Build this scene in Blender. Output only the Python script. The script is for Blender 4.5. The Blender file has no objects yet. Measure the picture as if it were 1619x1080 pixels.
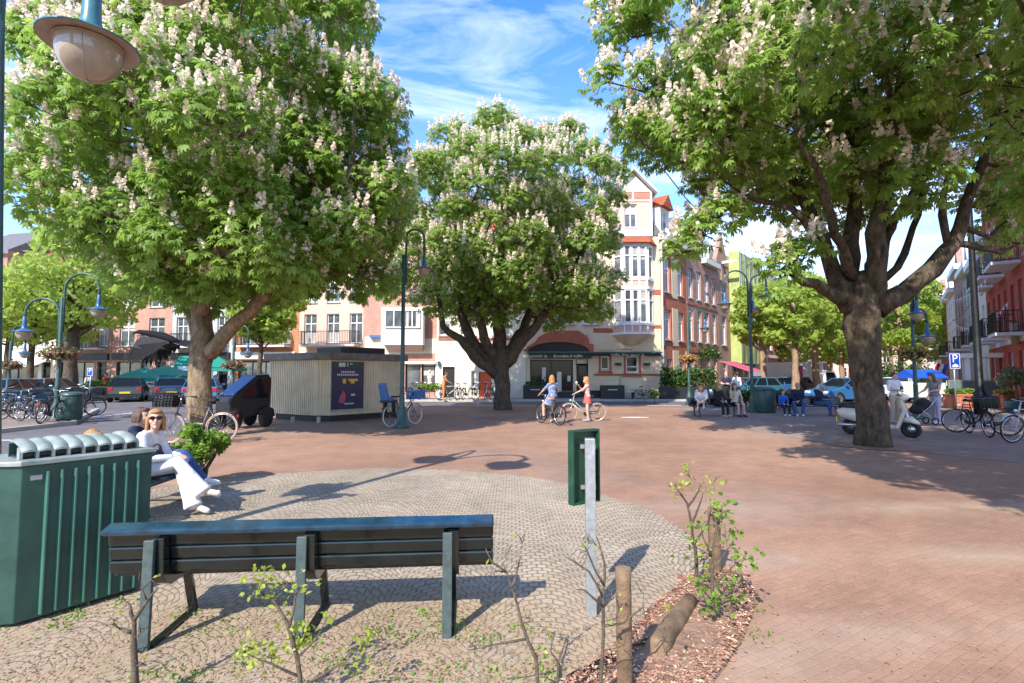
import bpy, math, random
import numpy as np
from mathutils import Vector, Matrix, Euler, Quaternion
random.seed(7); rng = np.random.default_rng(7)
R = math.radians; PI = math.pi
scene = bpy.context.scene
col = scene.collection

# ------------------------------------------------------------------ camera
FPX = 810.0; CX, CY = 809.5, 540.0; CAMH = 1.70
PITCH = math.atan(51/810)
cam = bpy.data.cameras.new("camera"); camo = bpy.data.objects.new("camera", cam); col.objects.link(camo)
cam.sensor_width = 36; cam.lens = 36*FPX/1619; cam.clip_end = 3000; cam.clip_start = .05
camo.location = (0, 0, CAMH); camo.rotation_euler = (PI/2 + PITCH, 0, 0)
scene.camera = camo
_c, _s = math.cos(PITCH), math.sin(PITCH)
def ray(px, py):
    u, w = (px-CX)/FPX, (CY-py)/FPX
    return Vector((u, _c - w*_s, _s + w*_c))
def G(px, py, z=0.0):
    d = ray(px, py); t = (z-CAMH)/d.z
    return Vector((d.x*t, d.y*t, z))
def At(px, py, Y):
    d = ray(px, py); t = Y/d.y
    return Vector((d.x*t, Y, CAMH + d.z*t))

# ------------------------------------------------------------------ world, sun, exposure
SUN_EL = R(40.5); SH = Vector((.475, .88, 0))            # SH: ground direction the shadows fall in
w = bpy.data.worlds.new("World"); scene.world = w; w.use_nodes = True
nt = w.node_tree; N = nt.nodes; L = nt.links; N.clear()
out = N.new('ShaderNodeOutputWorld'); bg = N.new('ShaderNodeBackground')
sky = N.new('ShaderNodeTexSky'); sky.sky_type = 'NISHITA'; sky.sun_disc = False
sky.sun_elevation = SUN_EL; sky.sun_rotation = math.atan2(-SH.x, -SH.y) ; sky.air_density = 1.0; sky.dust_density = .25; sky.ozone_density = 3.2
tc = N.new('ShaderNodeTexCoord')
mp = N.new('ShaderNodeMapping'); mp.inputs['Scale'].default_value = (1.1, 1.6, 4.6); mp.inputs['Rotation'].default_value = (.1, .45, .5)
n1 = N.new('ShaderNodeTexNoise'); n1.inputs['Scale'].default_value = 2.6; n1.inputs['Detail'].default_value = 9; n1.inputs['Roughness'].default_value = .62; n1.inputs['Distortion'].default_value = .5
cr = N.new('ShaderNodeValToRGB'); cr.color_ramp.elements[0].position = .43; cr.color_ramp.elements[1].position = .74
cr.color_ramp.elements[1].color = (.75, .75, .75, 1)
sep = N.new('ShaderNodeSeparateXYZ'); lowm = N.new('ShaderNodeMapRange'); lowm.inputs['From Min'].default_value = .75; lowm.inputs['From Max'].default_value = .05
lowm.inputs['To Min'].default_value = 0.0; lowm.inputs['To Max'].default_value = .42
add = N.new('ShaderNodeMath'); add.operation = 'ADD'; add.use_clamp = True
mx = N.new('ShaderNodeMixRGB'); mx.inputs[2].default_value = (4.4, 4.9, 5.5, 1)
hs = N.new('ShaderNodeHueSaturation'); hs.inputs['Saturation'].default_value = 1.42; hs.inputs['Hue'].default_value = .512; hs.inputs['Value'].default_value = 1.4
L.new(tc.outputs['Generated'], mp.inputs[0]); L.new(mp.outputs[0], n1.inputs['Vector']); L.new(n1.outputs['Fac'], cr.inputs[0])
L.new(tc.outputs['Generated'], sep.inputs[0]); L.new(sep.outputs['Z'], lowm.inputs['Value'])
L.new(cr.outputs['Color'], add.inputs[0]); L.new(lowm.outputs[0], add.inputs[1])
L.new(add.outputs[0], mx.inputs[0]); L.new(sky.outputs[0], hs.inputs['Color']); L.new(hs.outputs[0], mx.inputs[1])
L.new(mx.outputs[0], bg.inputs['Color']); bg.inputs['Strength'].default_value = .15
L.new(bg.outputs[0], out.inputs[0])
sd = bpy.data.lights.new("sun", 'SUN'); sd.energy = 3.7; sd.angle = R(.53); sd.color = (1, .945, .85)
so = bpy.data.objects.new("sun", sd); col.objects.link(so)
sunvec = Vector((-SH.x*math.cos(SUN_EL), -SH.y*math.cos(SUN_EL), math.sin(SUN_EL)))
so.rotation_euler = sunvec.to_track_quat('Z', 'Y').to_euler(); so.location = (-20, -30, 40)
vs = scene.view_settings; vs.view_transform = 'Standard'; vs.look = 'None'; vs.exposure = 1.1; vs.gamma = 1
scene.cycles.max_bounces = 6; scene.cycles.transparent_max_bounces = 6; scene.cycles.use_denoising = True

# ------------------------------------------------------------------ mesh helpers
class MB:
    def __init__(s): s.v = []; s.f = []; s.mi = []; s.sm = []; s.m = 0
    def add(s, vs, fs, smooth=False):
        o = len(s.v); s.v += [tuple(v) for v in vs]
        for f in fs: s.f.append([i+o for i in f]); s.mi.append(s.m); s.sm.append(smooth)
        return s
    def box(s, c, d, rot=None):
        x, y, z = d[0]/2, d[1]/2, d[2]/2
        P = [Vector(p) for p in ((-x,-y,-z),(x,-y,-z),(x,y,-z),(-x,y,-z),(-x,-y,z),(x,-y,z),(x,y,z),(-x,y,z))]
        if rot is not None:
            M = rot if isinstance(rot, Matrix) else Euler(rot).to_matrix()
            P = [M @ p for p in P]
        c = Vector(c); P = [p+c for p in P]
        return s.add(P, [(0,3,2,1),(4,5,6,7),(0,1,5,4),(1,2,6,5),(2,3,7,6),(3,0,4,7)])
    def bx(s, x0, x1, y0, y1, z0, z1): return s.box(((x0+x1)/2,(y0+y1)/2,(z0+z1)/2), (x1-x0, y1-y0, z1-z0))
    def bar(s, p, q, wd, th, up=(0,0,1)):
        p, q = Vector(p), Vector(q); d = q-p; l = d.length; d.normalize()
        u = Vector(up); x = d.cross(u)
        if x.length < 1e-4: x = d.cross(Vector((1,0,0)))
        x.normalize(); u = x.cross(d)
        M = Matrix((x, d, u)).transposed()
        return s.box((p+q)/2, (wd, l, th), M)
    def tube(s, pts, r, n=8, cap=True):
        pts = [Vector(p) for p in pts]; k = len(pts)
        rr = r if hasattr(r, '__len__') else [r]*k
        vs, fs = [], []; prev = None
        for i in range(k):
            d = (pts[min(i+1,k-1)] - pts[max(i-1,0)])
            if d.length < 1e-9: d = Vector((0,0,1))
            d.normalize()
            if prev is None:
                a = d.orthogonal().normalized()
            else:
                a = prev - d*prev.dot(d)
                a = a.normalized() if a.length > 1e-6 else d.orthogonal().normalized()
            prev = a; b = d.cross(a)
            for j in range(n):
                t = 2*PI*j/n; vs.append(pts[i] + (a*math.cos(t)+b*math.sin(t))*rr[i])
        for i in range(k-1):
            for j in range(n):
                j2 = (j+1) % n
                fs.append((i*n+j, i*n+j2, (i+1)*n+j2, (i+1)*n+j))
        if cap: fs += [tuple(range(n-1,-1,-1)), tuple(range((k-1)*n, k*n))]
        return s.add(vs, fs, True)
    def lathe(s, prof, n=16, c=(0,0,0), M=None, capb=True, capt=True):
        vs, fs = [], []; c = Vector(c)
        for (r, z) in prof:
            for j in range(n):
                t = 2*PI*j/n; p = Vector((r*math.cos(t), r*math.sin(t), z))
                vs.append(c + (M @ p if M else p))
        for i in range(len(prof)-1):
            for j in range(n):
                j2 = (j+1) % n; fs.append((i*n+j, i*n+j2, (i+1)*n+j2, (i+1)*n+j))
        if capb: fs.append(tuple(range(n-1,-1,-1)))
        if capt: fs.append(tuple(range((len(prof)-1)*n, len(prof)*n)))
        return s.add(vs, fs, True)
    def ell(s, c, r, nu=12, nv=8, M=None):
        r = r if hasattr(r, '__len__') else (r, r, r); c = Vector(c)
        vs, fs = [], []
        for i in range(1, nv):
            a = PI*i/nv
            for j in range(nu):
                t = 2*PI*j/nu; p = Vector((r[0]*math.sin(a)*math.cos(t), r[1]*math.sin(a)*math.sin(t), -r[2]*math.cos(a)))
                vs.append(c + (M @ p if M else p))
        b = Vector((0,0,-r[2])); t_ = Vector((0,0,r[2]))
        vs.append(c + (M @ b if M else b)); vs.append(c + (M @ t_ if M else t_))
        nb, ntp = len(vs)-2, len(vs)-1
        for i in range(nv-2):
            for j in range(nu):
                j2 = (j+1) % nu; fs.append((i*nu+j, i*nu+j2, (i+1)*nu+j2, (i+1)*nu+j))
        for j in range(nu):
            j2 = (j+1) % nu; fs.append((nb, j2, j)); fs.append((ntp, (nv-2)*nu+j, (nv-2)*nu+j2))
        return s.add(vs, fs, True)
    def capsule(s, p, q, r1, r2, n=10):
        p, q = Vector(p), Vector(q)
        s.ell(p, r1, n, 6); s.ell(q, r2, n, 6)
        if (q-p).length > 1e-4: s.tube([p, q], [r1, r2], n)
        return s
    def prism(s, poly, a0, a1, axis='y'):
        # poly of (u,v) extruded along an axis: 'y' -> (u, a, v); 'x' -> (a, u, v); 'z' -> (u, v, a)
        mk = {'y': lambda u,v,a: (u,a,v), 'x': lambda u,v,a: (a,u,v), 'z': lambda u,v,a: (u,v,a)}[axis]
        n = len(poly); vs = [mk(u,v,a0) for u,v in poly] + [mk(u,v,a1) for u,v in poly]
        fs = [tuple(range(n)), tuple(range(2*n-1, n-1, -1))] + [(i, n+i, n+(i+1)%n, (i+1)%n) for i in range(n)]
        return s.add(vs, fs)
    def torus(s, c, Rr, r, M=None, n=28, m=6, a0=0, a1=2*PI):
        c = Vector(c); pts = []
        full = abs(a1-a0-2*PI) < 1e-6
        k = n if full else n+1
        vs, fs = [], []
        for i in range(k):
            t = a0+(a1-a0)*i/n
            for j in range(m):
                u = 2*PI*j/m; p = Vector(((Rr+r*math.cos(u))*math.cos(t), (Rr+r*math.cos(u))*math.sin(t), r*math.sin(u)))
                vs.append(c + (M @ p if M else p))
        for i in range(n):
            i2 = (i+1) % k
            for j in range(m):
                j2 = (j+1) % m; fs.append((i*m+j, i2*m+j, i2*m+j2, i*m+j2))
        return s.add(vs, fs, True)
    def quad(s, *p): return s.add(p, [tuple(range(len(p)))])
    def mesh(s, name, mats):
        me = bpy.data.meshes.new(name); me.from_pydata(s.v, [], s.f)
        for m in (mats if isinstance(mats, (list, tuple)) else [mats]): me.materials.append(m)
        me.polygons.foreach_set('material_index', s.mi); me.polygons.foreach_set('use_smooth', s.sm)
        me.update(); return me
    def build(s, name, mats, parent=None, bev=0, loc=None, rot=None):
        o = bpy.data.objects.new(name, s.mesh(name, mats)); col.objects.link(o)
        if parent: o.parent = parent
        if loc is not None: o.location = loc
        if rot is not None: o.rotation_euler = rot
        if bev:
            b = o.modifiers.new('bevel', 'BEVEL'); b.width = bev; b.segments = 2; b.limit_method = 'ANGLE'; b.angle_limit = R(40)
        return o
MXZ = Matrix(((1,0,0),(0,0,-1),(0,1,0)))      # turns the xy plane upright (x stays, y -> z)

def tag(o, label=None, cat=None, group=None, kind=None):
    if label: o['label'] = label
    if cat: o['category'] = cat
    if group: o['group'] = group
    if kind: o['kind'] = kind
    return o
def thing(name, label, cat, loc=(0,0,0), rz=0, group=None):
    o = bpy.data.objects.new(name, None); col.objects.link(o); o.empty_display_size = .2
    o.location = loc; o.rotation_euler = (0,0,rz)
    return tag(o, label, cat, group)
def dup(root, loc, rot, label, group=None, scale=None):
    def cp(o, par):
        c = o.copy(); col.objects.link(c); c.parent = par
        for ch in kids.get(o.name, []): cp(ch, c)
        return c
    kids = {}
    for o in col.objects:
        if o.parent: kids.setdefault(o.parent.name, []).append(o)
    r = cp(root, None); r.location = loc; r.rotation_euler = rot if hasattr(rot, '__len__') else (0,0,rot); r['label'] = label
    if group: r['group'] = group
    if scale: r.scale = (scale,)*3
    return r
def np_mesh(name, V, F, mats, mi=None, smooth=False):
    """V (n,3); F list of arrays (k,3|4) all of one size"""
    me = bpy.data.meshes.new(name); k = F.shape[1]
    me.vertices.add(len(V)); me.vertices.foreach_set('co', V.astype(np.float32).ravel())
    me.loops.add(F.size); me.loops.foreach_set('vertex_index', F.astype(np.int32).ravel())
    me.polygons.add(len(F)); me.polygons.foreach_set('loop_start', np.arange(0, F.size, k, dtype=np.int32))
    me.polygons.foreach_set('loop_total', np.full(len(F), k, dtype=np.int32))
    for m in mats: me.materials.append(m)
    if mi is not None: me.polygons.foreach_set('material_index', mi.astype(np.int32))
    if smooth: me.polygons.foreach_set('use_smooth', np.ones(len(F), dtype=bool))
    me.update(); me.validate(); return me
def np_obj(name, V, F, mats, parent=None, mi=None, smooth=False):
    o = bpy.data.objects.new(name, np_mesh(name, V, F, mats, mi, smooth)); col.objects.link(o)
    if parent: o.parent = parent
    return o
def text_mesh(s, size, align='CENTER', extrude=.002):
    cu = bpy.data.curves.new('lettering', 'FONT'); cu.body = s; cu.size = size; cu.extrude = extrude; cu.align_x = align; cu.align_y = 'CENTER'
    o = bpy.data.objects.new('lettering', cu); col.objects.link(o)
    dg = bpy.context.evaluated_depsgraph_get(); me = bpy.data.meshes.new_from_object(o.evaluated_get(dg))
    bpy.data.objects.remove(o); bpy.data.curves.remove(cu); return me
def lettering(s, size, mt, parent, loc, rot=(PI/2,0,0), align='CENTER', name='lettering'):
    me = text_mesh(s, size, align); me.materials.clear(); me.materials.append(mt)
    o = bpy.data.objects.new(name, me); col.objects.link(o); o.parent = parent; o.location = loc; o.rotation_euler = rot
    return o

# ------------------------------------------------------------------ materials
def mat(name, c, rough=.6, metal=0, spec=.5, noise=0, nscale=8, bump=0, bscale=40, coat=0, c2=None, coords='Object', detail=4, wear=None, wscale=9):
    m = bpy.data.materials.new(name); m.use_nodes = True; t = m.node_tree; b = t.nodes['Principled BSDF']
    b.inputs['Base Color'].default_value = (*c, 1); b.inputs['Roughness'].default_value = rough; b.inputs['Metallic'].default_value = metal
    b.inputs['Specular IOR Level'].default_value = spec; b.inputs['Coat Weight'].default_value = coat; b.inputs['Coat Roughness'].default_value = .08
    if noise or bump or c2:
        co = t.nodes.new('ShaderNodeTexCoord')
    if noise or c2:
        n = t.nodes.new('ShaderNodeTexNoise'); n.inputs['Scale'].default_value = nscale; n.inputs['Detail'].default_value = detail; n.inputs['Roughness'].default_value = .6
        r = t.nodes.new('ShaderNodeValToRGB'); e = r.color_ramp.elements; e[0].position = .3; e[1].position = .72
        d = c2 if c2 else tuple(x*(1+noise) for x in c); a = c if c2 else tuple(x*(1-noise) for x in c)
        e[0].color = (*a, 1); e[1].color = (*d, 1)
        t.links.new(co.outputs[coords], n.inputs['Vector']); t.links.new(n.outputs['Fac'], r.inputs[0]); t.links.new(r.outputs[0], b.inputs['Base Color'])
        mr = t.nodes.new('ShaderNodeMapRange'); mr.inputs['To Min'].default_value = max(rough-.12, .03); mr.inputs['To Max'].default_value = min(rough+.12, 1)
        t.links.new(n.outputs['Fac'], mr.inputs['Value']); t.links.new(mr.outputs[0], b.inputs['Roughness'])
    if wear:
        if not (noise or bump or c2): co = t.nodes.new('ShaderNodeTexCoord')
        wn = t.nodes.new('ShaderNodeTexNoise'); wn.inputs['Scale'].default_value = wscale; wn.inputs['Detail'].default_value = 12; wn.inputs['Roughness'].default_value = .8; t.links.new(co.outputs[coords], wn.inputs['Vector'])
        wr = t.nodes.new('ShaderNodeMapRange'); wr.inputs['From Min'].default_value = .60; wr.inputs['From Max'].default_value = .68; wr.inputs['To Max'].default_value = .75; t.links.new(wn.outputs['Fac'], wr.inputs['Value'])
        wm = t.nodes.new('ShaderNodeMixRGB'); wm.inputs[2].default_value = (*wear, 1); t.links.new(wr.outputs[0], wm.inputs[0]); t.links.new(r.outputs[0], wm.inputs[1]); t.links.new(wm.outputs[0], b.inputs['Base Color'])
    if bump:
        n2 = t.nodes.new('ShaderNodeTexNoise'); n2.inputs['Scale'].default_value = bscale; n2.inputs['Detail'].default_value = 6
        bp = t.nodes.new('ShaderNodeBump'); bp.inputs['Strength'].default_value = bump; bp.inputs['Distance'].default_value = .02
        t.links.new(co.outputs[coords], n2.inputs['Vector']); t.links.new(n2.outputs['Fac'], bp.inputs['Height']); t.links.new(bp.outputs[0], b.inputs['Normal'])
    return m
def brick_mat(name, c1, c2, mortar, bw=.22, bh=.065, msize=.008, plane='xz', rough=.85, bumps=.4, stain=.25, coords='Object'):
    m = bpy.data.materials.new(name); m.use_nodes = True; t = m.node_tree; b = t.nodes['Principled BSDF']; nn = t.nodes; l = t.links
    co = nn.new('ShaderNodeTexCoord'); sp = nn.new('ShaderNodeSeparateXYZ'); cb = nn.new('ShaderNodeCombineXYZ'); l.new(co.outputs[coords], sp.inputs[0])
    if plane == 'xz':
        ad = nn.new('ShaderNodeMath'); ad.operation = 'ADD'; l.new(sp.outputs[0], ad.inputs[0]); l.new(sp.outputs[1], ad.inputs[1])
        l.new(ad.outputs[0], cb.inputs[0]); l.new(sp.outputs[2], cb.inputs[1])
    else:
        l.new(sp.outputs[0], cb.inputs[0]); l.new(sp.outputs[1], cb.inputs[1])
    br = nn.new('ShaderNodeTexBrick'); br.inputs['Scale'].default_value = 1; br.inputs['Brick Width'].default_value = bw; br.inputs['Row Height'].default_value = bh
    br.inputs['Mortar Size'].default_value = msize; br.inputs['Mortar Smooth'].default_value = .3; br.inputs['Bias'].default_value = 0
    br.inputs['Color1'].default_value = (*c1, 1); br.inputs['Color2'].default_value = (*c2, 1); br.inputs['Mortar'].default_value = (*mortar, 1)
    l.new(cb.outputs[0], br.inputs['Vector'])
    n = nn.new('ShaderNodeTexNoise'); n.inputs['Scale'].default_value = .9; n.inputs['Detail'].default_value = 7; n.inputs['Roughness'].default_value = .65
    l.new(co.outputs[coords], n.inputs['Vector'])
    mr = nn.new('ShaderNodeMapRange'); mr.inputs['From Min'].default_value = .3; mr.inputs['From Max'].default_value = .7; mr.inputs['To Min'].default_value = 1-stain; mr.inputs['To Max'].default_value = 1+stain*.6
    l.new(n.outputs['Fac'], mr.inputs['Value'])
    mu = nn.new('ShaderNodeMixRGB'); mu.blend_type = 'MULTIPLY'; mu.inputs[0].default_value = 1; l.new(br.outputs['Color'], mu.inputs[1]); l.new(mr.outputs[0], mu.inputs[2])
    l.new(mu.outputs[0], b.inputs['Base Color']); b.inputs['Roughness'].default_value = rough; b.inputs['Specular IOR Level'].default_value = .25
    iv = nn.new('ShaderNodeMath'); iv.operation = 'SUBTRACT'; iv.inputs[0].default_value = 1; l.new(br.outputs['Fac'], iv.inputs[1])
    bp = nn.new('ShaderNodeBump'); bp.inputs['Strength'].default_value = bumps; bp.inputs['Distance'].default_value = .01; l.new(iv.outputs[0], bp.inputs['Height']); l.new(bp.outputs[0], b.inputs['Normal'])
    return m
def leaf_mat(name, ca, cb, trans=.35, rough=.45, clump=.5):
    m = bpy.data.materials.new(name); m.use_nodes = True; t = m.node_tree; nn = t.nodes; l = t.links; b = nn['Principled BSDF']; o = nn['Material Output']
    ge = nn.new('ShaderNodeNewGeometry'); co = nn.new('ShaderNodeTexCoord'); n = nn.new('ShaderNodeTexNoise'); n.inputs['Scale'].default_value = clump; n.inputs['Detail'].default_value = 3
    l.new(co.outputs['Object'], n.inputs['Vector'])
    ad = nn.new('ShaderNodeMath'); ad.operation = 'MULTIPLY_ADD'; ad.inputs[1].default_value = .55; l.new(ge.outputs['Random Per Island'], ad.inputs[0])
    mr = nn.new('ShaderNodeMapRange'); mr.inputs['From Min'].default_value = .3; mr.inputs['From Max'].default_value = .7; mr.inputs['To Min'].default_value = 0; mr.inputs['To Max'].default_value = .45
    l.new(n.outputs['Fac'], mr.inputs['Value']); l.new(mr.outputs[0], ad.inputs[2])
    mx = nn.new('ShaderNodeMixRGB'); mx.inputs[1].default_value = (*ca, 1); mx.inputs[2].default_value = (*cb, 1); l.new(ad.outputs[0], mx.inputs[0])
    l.new(mx.outputs[0], b.inputs['Base Color']); b.inputs['Roughness'].default_value = rough; b.inputs['Specular IOR Level'].default_value = .35
    tr = nn.new('ShaderNodeBsdfTranslucent'); hb = nn.new('ShaderNodeHueSaturation'); hb.inputs['Value'].default_value = 1.35; hb.inputs['Hue'].default_value = .488; l.new(mx.outputs[0], hb.inputs['Color']); l.new(hb.outputs[0], tr.inputs['Color'])
    ms = nn.new('ShaderNodeMixShader'); ms.inputs[0].default_value = trans; l.new(b.outputs[0], ms.inputs[1]); l.new(tr.outputs[0], ms.inputs[2]); l.new(ms.outputs[0], o.inputs['Surface'])
    return m
M = {}
def add_m(k, *a, **kw): M[k] = mat(k, *a, **kw)
add_m('lamp_green', (.035,.085,.075), .4, noise=.35, nscale=14)
add_m('lamp_teal', (.055,.17,.20), .35, noise=.25, nscale=9)
add_m('lamp_blue', (.03,.11,.22), .35, noise=.2)
add_m('lamp_under', (.36,.28,.22), .5, noise=.2, nscale=6)
add_m('globe', (.36,.30,.225), .18, noise=.12, nscale=4, coat=.5)
add_m('black_metal', (.012,.012,.013), .4, noise=.3)
add_m('pole_black', (.01,.011,.013), .45, noise=.4, nscale=5)
add_m('galv', (.36,.38,.385), .42, .55, noise=.18, nscale=22, bump=.05)
add_m('steel', (.55,.56,.57), .28, .9, noise=.1)
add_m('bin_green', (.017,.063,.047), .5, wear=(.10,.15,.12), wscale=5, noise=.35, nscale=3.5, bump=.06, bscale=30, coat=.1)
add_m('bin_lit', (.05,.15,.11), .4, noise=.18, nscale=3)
add_m('lid', (.20,.27,.235), .4, .2, wear=(.36,.22,.18), wscale=12, noise=.4, nscale=6, c2=(.42,.44,.41))
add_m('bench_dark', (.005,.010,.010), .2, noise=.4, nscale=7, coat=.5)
add_m('bench_sky_tint', (.010,.040,.07), .16, wear=(.06,.09,.10), wscale=14, noise=.45, nscale=9, coat=.6)  # slat paint with the sky's reflection put into its colour
add_m('bench_post', (.055,.08,.076), .5, wear=(.16,.17,.155), wscale=16, noise=.25, nscale=25, bump=.1)
add_m('sign_green', (.010,.055,.028), .45, wear=(.07,.10,.07), wscale=10, noise=.3, nscale=8)
add_m('white', (.78,.77,.74), .5, noise=.05)
add_m('white_gloss', (.75,.76,.76), .3)
add_m('offwhite', (.62,.60,.55), .7, noise=.1)
add_m('dark', (.015,.016,.018), .5, noise=.2)
add_m('trike_black', (.010,.010,.011), .5, noise=.2)
add_m('rubber', (.012,.012,.012), .75)
add_m('rubber_tan', (.42,.28,.2), .75)
add_m('rubber_white', (.6,.57,.52), .7)
add_m('glass', (.010,.013,.016), .05, spec=.22)
add_m('glass_lit', (.10,.115,.125), .05, spec=.9, noise=.8, nscale=.9)
add_m('curtain', (.45,.43,.40), .6, noise=.2, nscale=5)
add_m('blue_sign', (.01,.06,.42), .35)
add_m('skin', (.60,.35,.26), .55, noise=.06, nscale=30)
add_m('skin_tan', (.50,.27,.18), .55, noise=.06, nscale=30)
add_m('blonde', (.40,.19,.06), .55, noise=.35, nscale=60, bump=.5, bscale=90)
add_m('brown_hair', (.09,.045,.025), .55, noise=.3, nscale=60, bump=.5, bscale=90)
add_m('grey_hair', (.35,.33,.31), .6, noise=.2, nscale=60)
add_m('wood_post', (.095,.058,.032), .85, c2=(.25,.16,.09), nscale=9, bump=.5, bscale=60)
add_m('wood_cut', (.22,.14,.08), .85, noise=.25, nscale=30, bump=.3)
add_m('wood_red', (.32,.085,.04), .85, noise=.3, nscale=40)
add_m('bare_bark', (.10,.075,.05), .9, noise=.45, nscale=30, bump=.5, bscale=80)
add_m('kiosk_white', (.62,.51,.35), .6, noise=.16, nscale=1.8, bump=.05)
add_m('kiosk_roof', (.17,.15,.13), .8, noise=.35, nscale=5)
add_m('hedge_stem', (.07,.05,.03), .9)
add_m('red_brick_plain', (.25,.10,.065), .85, noise=.3, nscale=30, bump=.3)
add_m('cloth_green', (.0,.21,.155), .7, noise=.12)
add_m('cloth_pink', (.50,.09,.16), .7, noise=.12)
add_m('cloth_blue', (.01,.08,.45), .6, noise=.1)
add_m('cloth_white', (.72,.72,.72), .8, noise=.08, nscale=12)
add_m('orange_red', (.62,.10,.035), .5, noise=.1)
add_m('terracotta', (.48,.17,.09), .85, noise=.25, nscale=12)
add_m('plastic_blue', (.05,.13,.33), .5, noise=.15)
add_m('tail_red', (.45,.01,.01), .2)
add_m('plate_yellow', (.75,.5,.03), .5)
add_m('headlamp', (.7,.72,.75), .15)
for k, c in (('car_black',(.012,.013,.016)),('car_navy',(.015,.03,.07)),('car_teal',(.03,.14,.19)),('car_grey',(.12,.13,.15)),('car_blue',(.03,.13,.30)),('car_white',(.7,.71,.72)),('car_silver',(.38,.40,.42))):
    add_m(k, c, .22, coat=.8, noise=.05)
add_m('poster_navy', (.018,.018,.06), .4, noise=.3, nscale=3); add_m('poster_green', (.01,.05,.03), .4); add_m('poster_pink', (.45,.07,.12), .5, noise=.5, nscale=14); add_m('poster_yellow', (.75,.42,.05), .5); add_m('poster_white', (.55,.55,.56), .5)
# bark
def bark_mat(name, ca, cb, moss=(.09,.10,.035), cm=.3):
    m = bpy.data.materials.new(name); m.use_nodes = True; t = m.node_tree; nn = t.nodes; l = t.links; b = nn['Principled BSDF']
    co = nn.new('ShaderNodeTexCoord'); mp = nn.new('ShaderNodeMapping'); mp.inputs['Scale'].default_value = (5,5,2.2); l.new(co.outputs['Object'], mp.inputs[0])
    n = nn.new('ShaderNodeTexNoise'); n.inputs['Scale'].default_value = 1.6; n.inputs['Detail'].default_value = 9; n.inputs['Roughness'].default_value = .68; l.new(mp.outputs[0], n.inputs['Vector'])
    v = nn.new('ShaderNodeTexVoronoi'); v.feature = 'DISTANCE_TO_EDGE'; v.inputs['Scale'].default_value = 2.4; l.new(mp.outputs[0], v.inputs['Vector'])
    r = nn.new('ShaderNodeValToRGB'); e = r.color_ramp.elements; e[0].position = .34; e[1].position = .68; e[0].color = (*ca,1); e[1].color = (*cb,1); l.new(n.outputs['Fac'], r.inputs[0])
    n2 = nn.new('ShaderNodeTexNoise'); n2.inputs['Scale'].default_value = .9; n2.inputs['Detail'].default_value = 5; l.new(co.outputs['Object'], n2.inputs['Vector'])
    mr = nn.new('ShaderNodeMapRange'); mr.inputs['From Min'].default_value = .52; mr.inputs['From Max'].default_value = .68; mr.inputs['To Max'].default_value = cm; l.new(n2.outputs['Fac'], mr.inputs['Value'])
    mx = nn.new('ShaderNodeMixRGB'); mx.inputs[2].default_value = (*moss,1); l.new(mr.outputs[0], mx.inputs[0]); l.new(r.outputs[0], mx.inputs[1]); l.new(mx.outputs[0], b.inputs['Base Color'])
    b.inputs['Roughness'].default_value = .9; b.inputs['Specular IOR Level'].default_value = .2
    mn = nn.new('ShaderNodeMath'); mn.operation = 'MINIMUM'; mn.inputs[1].default_value = .12; l.new(v.outputs['Distance'], mn.inputs[0])
    ad = nn.new('ShaderNodeMath'); ad.operation = 'MULTIPLY_ADD'; ad.inputs[1].default_value = 1.4; l.new(mn.outputs[0], ad.inputs[0]); l.new(n.outputs['Fac'], ad.inputs[2])
    bp = nn.new('ShaderNodeBump'); bp.inputs['Strength'].default_value = .9; bp.inputs['Distance'].default_value = .05; l.new(ad.outputs[0], bp.inputs['Height']); l.new(bp.outputs[0], b.inputs['Normal'])
    return m
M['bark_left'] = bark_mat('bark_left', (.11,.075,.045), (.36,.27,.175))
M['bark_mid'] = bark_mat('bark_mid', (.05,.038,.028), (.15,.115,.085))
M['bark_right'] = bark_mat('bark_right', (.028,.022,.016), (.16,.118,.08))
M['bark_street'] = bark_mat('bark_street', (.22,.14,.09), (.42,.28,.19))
M['leaf_a'] = leaf_mat('leaf_a', (.135,.255,.04), (.33,.48,.10), .55)
M['leaf_b'] = leaf_mat('leaf_b', (.145,.255,.045), (.33,.46,.10), .55)
M['leaf_lime'] = leaf_mat('leaf_lime', (.22,.34,.05), (.45,.54,.11), .55)
M['leaf_shrub'] = leaf_mat('leaf_shrub', (.09,.19,.022), (.25,.38,.055), .4)
M['leaf_young'] = leaf_mat('leaf_young', (.28,.36,.05), (.48,.52,.10), .45)
M['leaf_hedge'] = leaf_mat('leaf_hedge', (.03,.075,.015), (.09,.16,.03), .25)
M['flower'] = leaf_mat('flower', (.76,.62,.50), (.90,.85,.74), .35, clump=.8)
M['flower_orange'] = leaf_mat('flower_orange', (.55,.16,.04), (.70,.42,.12), .25)
M['flower_dry'] = leaf_mat('flower_dry', (.22,.10,.06), (.40,.24,.13), .25)
M['flower_yellow'] = leaf_mat('flower_yellow', (.45,.36,.05), (.50,.30,.10), .25)
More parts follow.
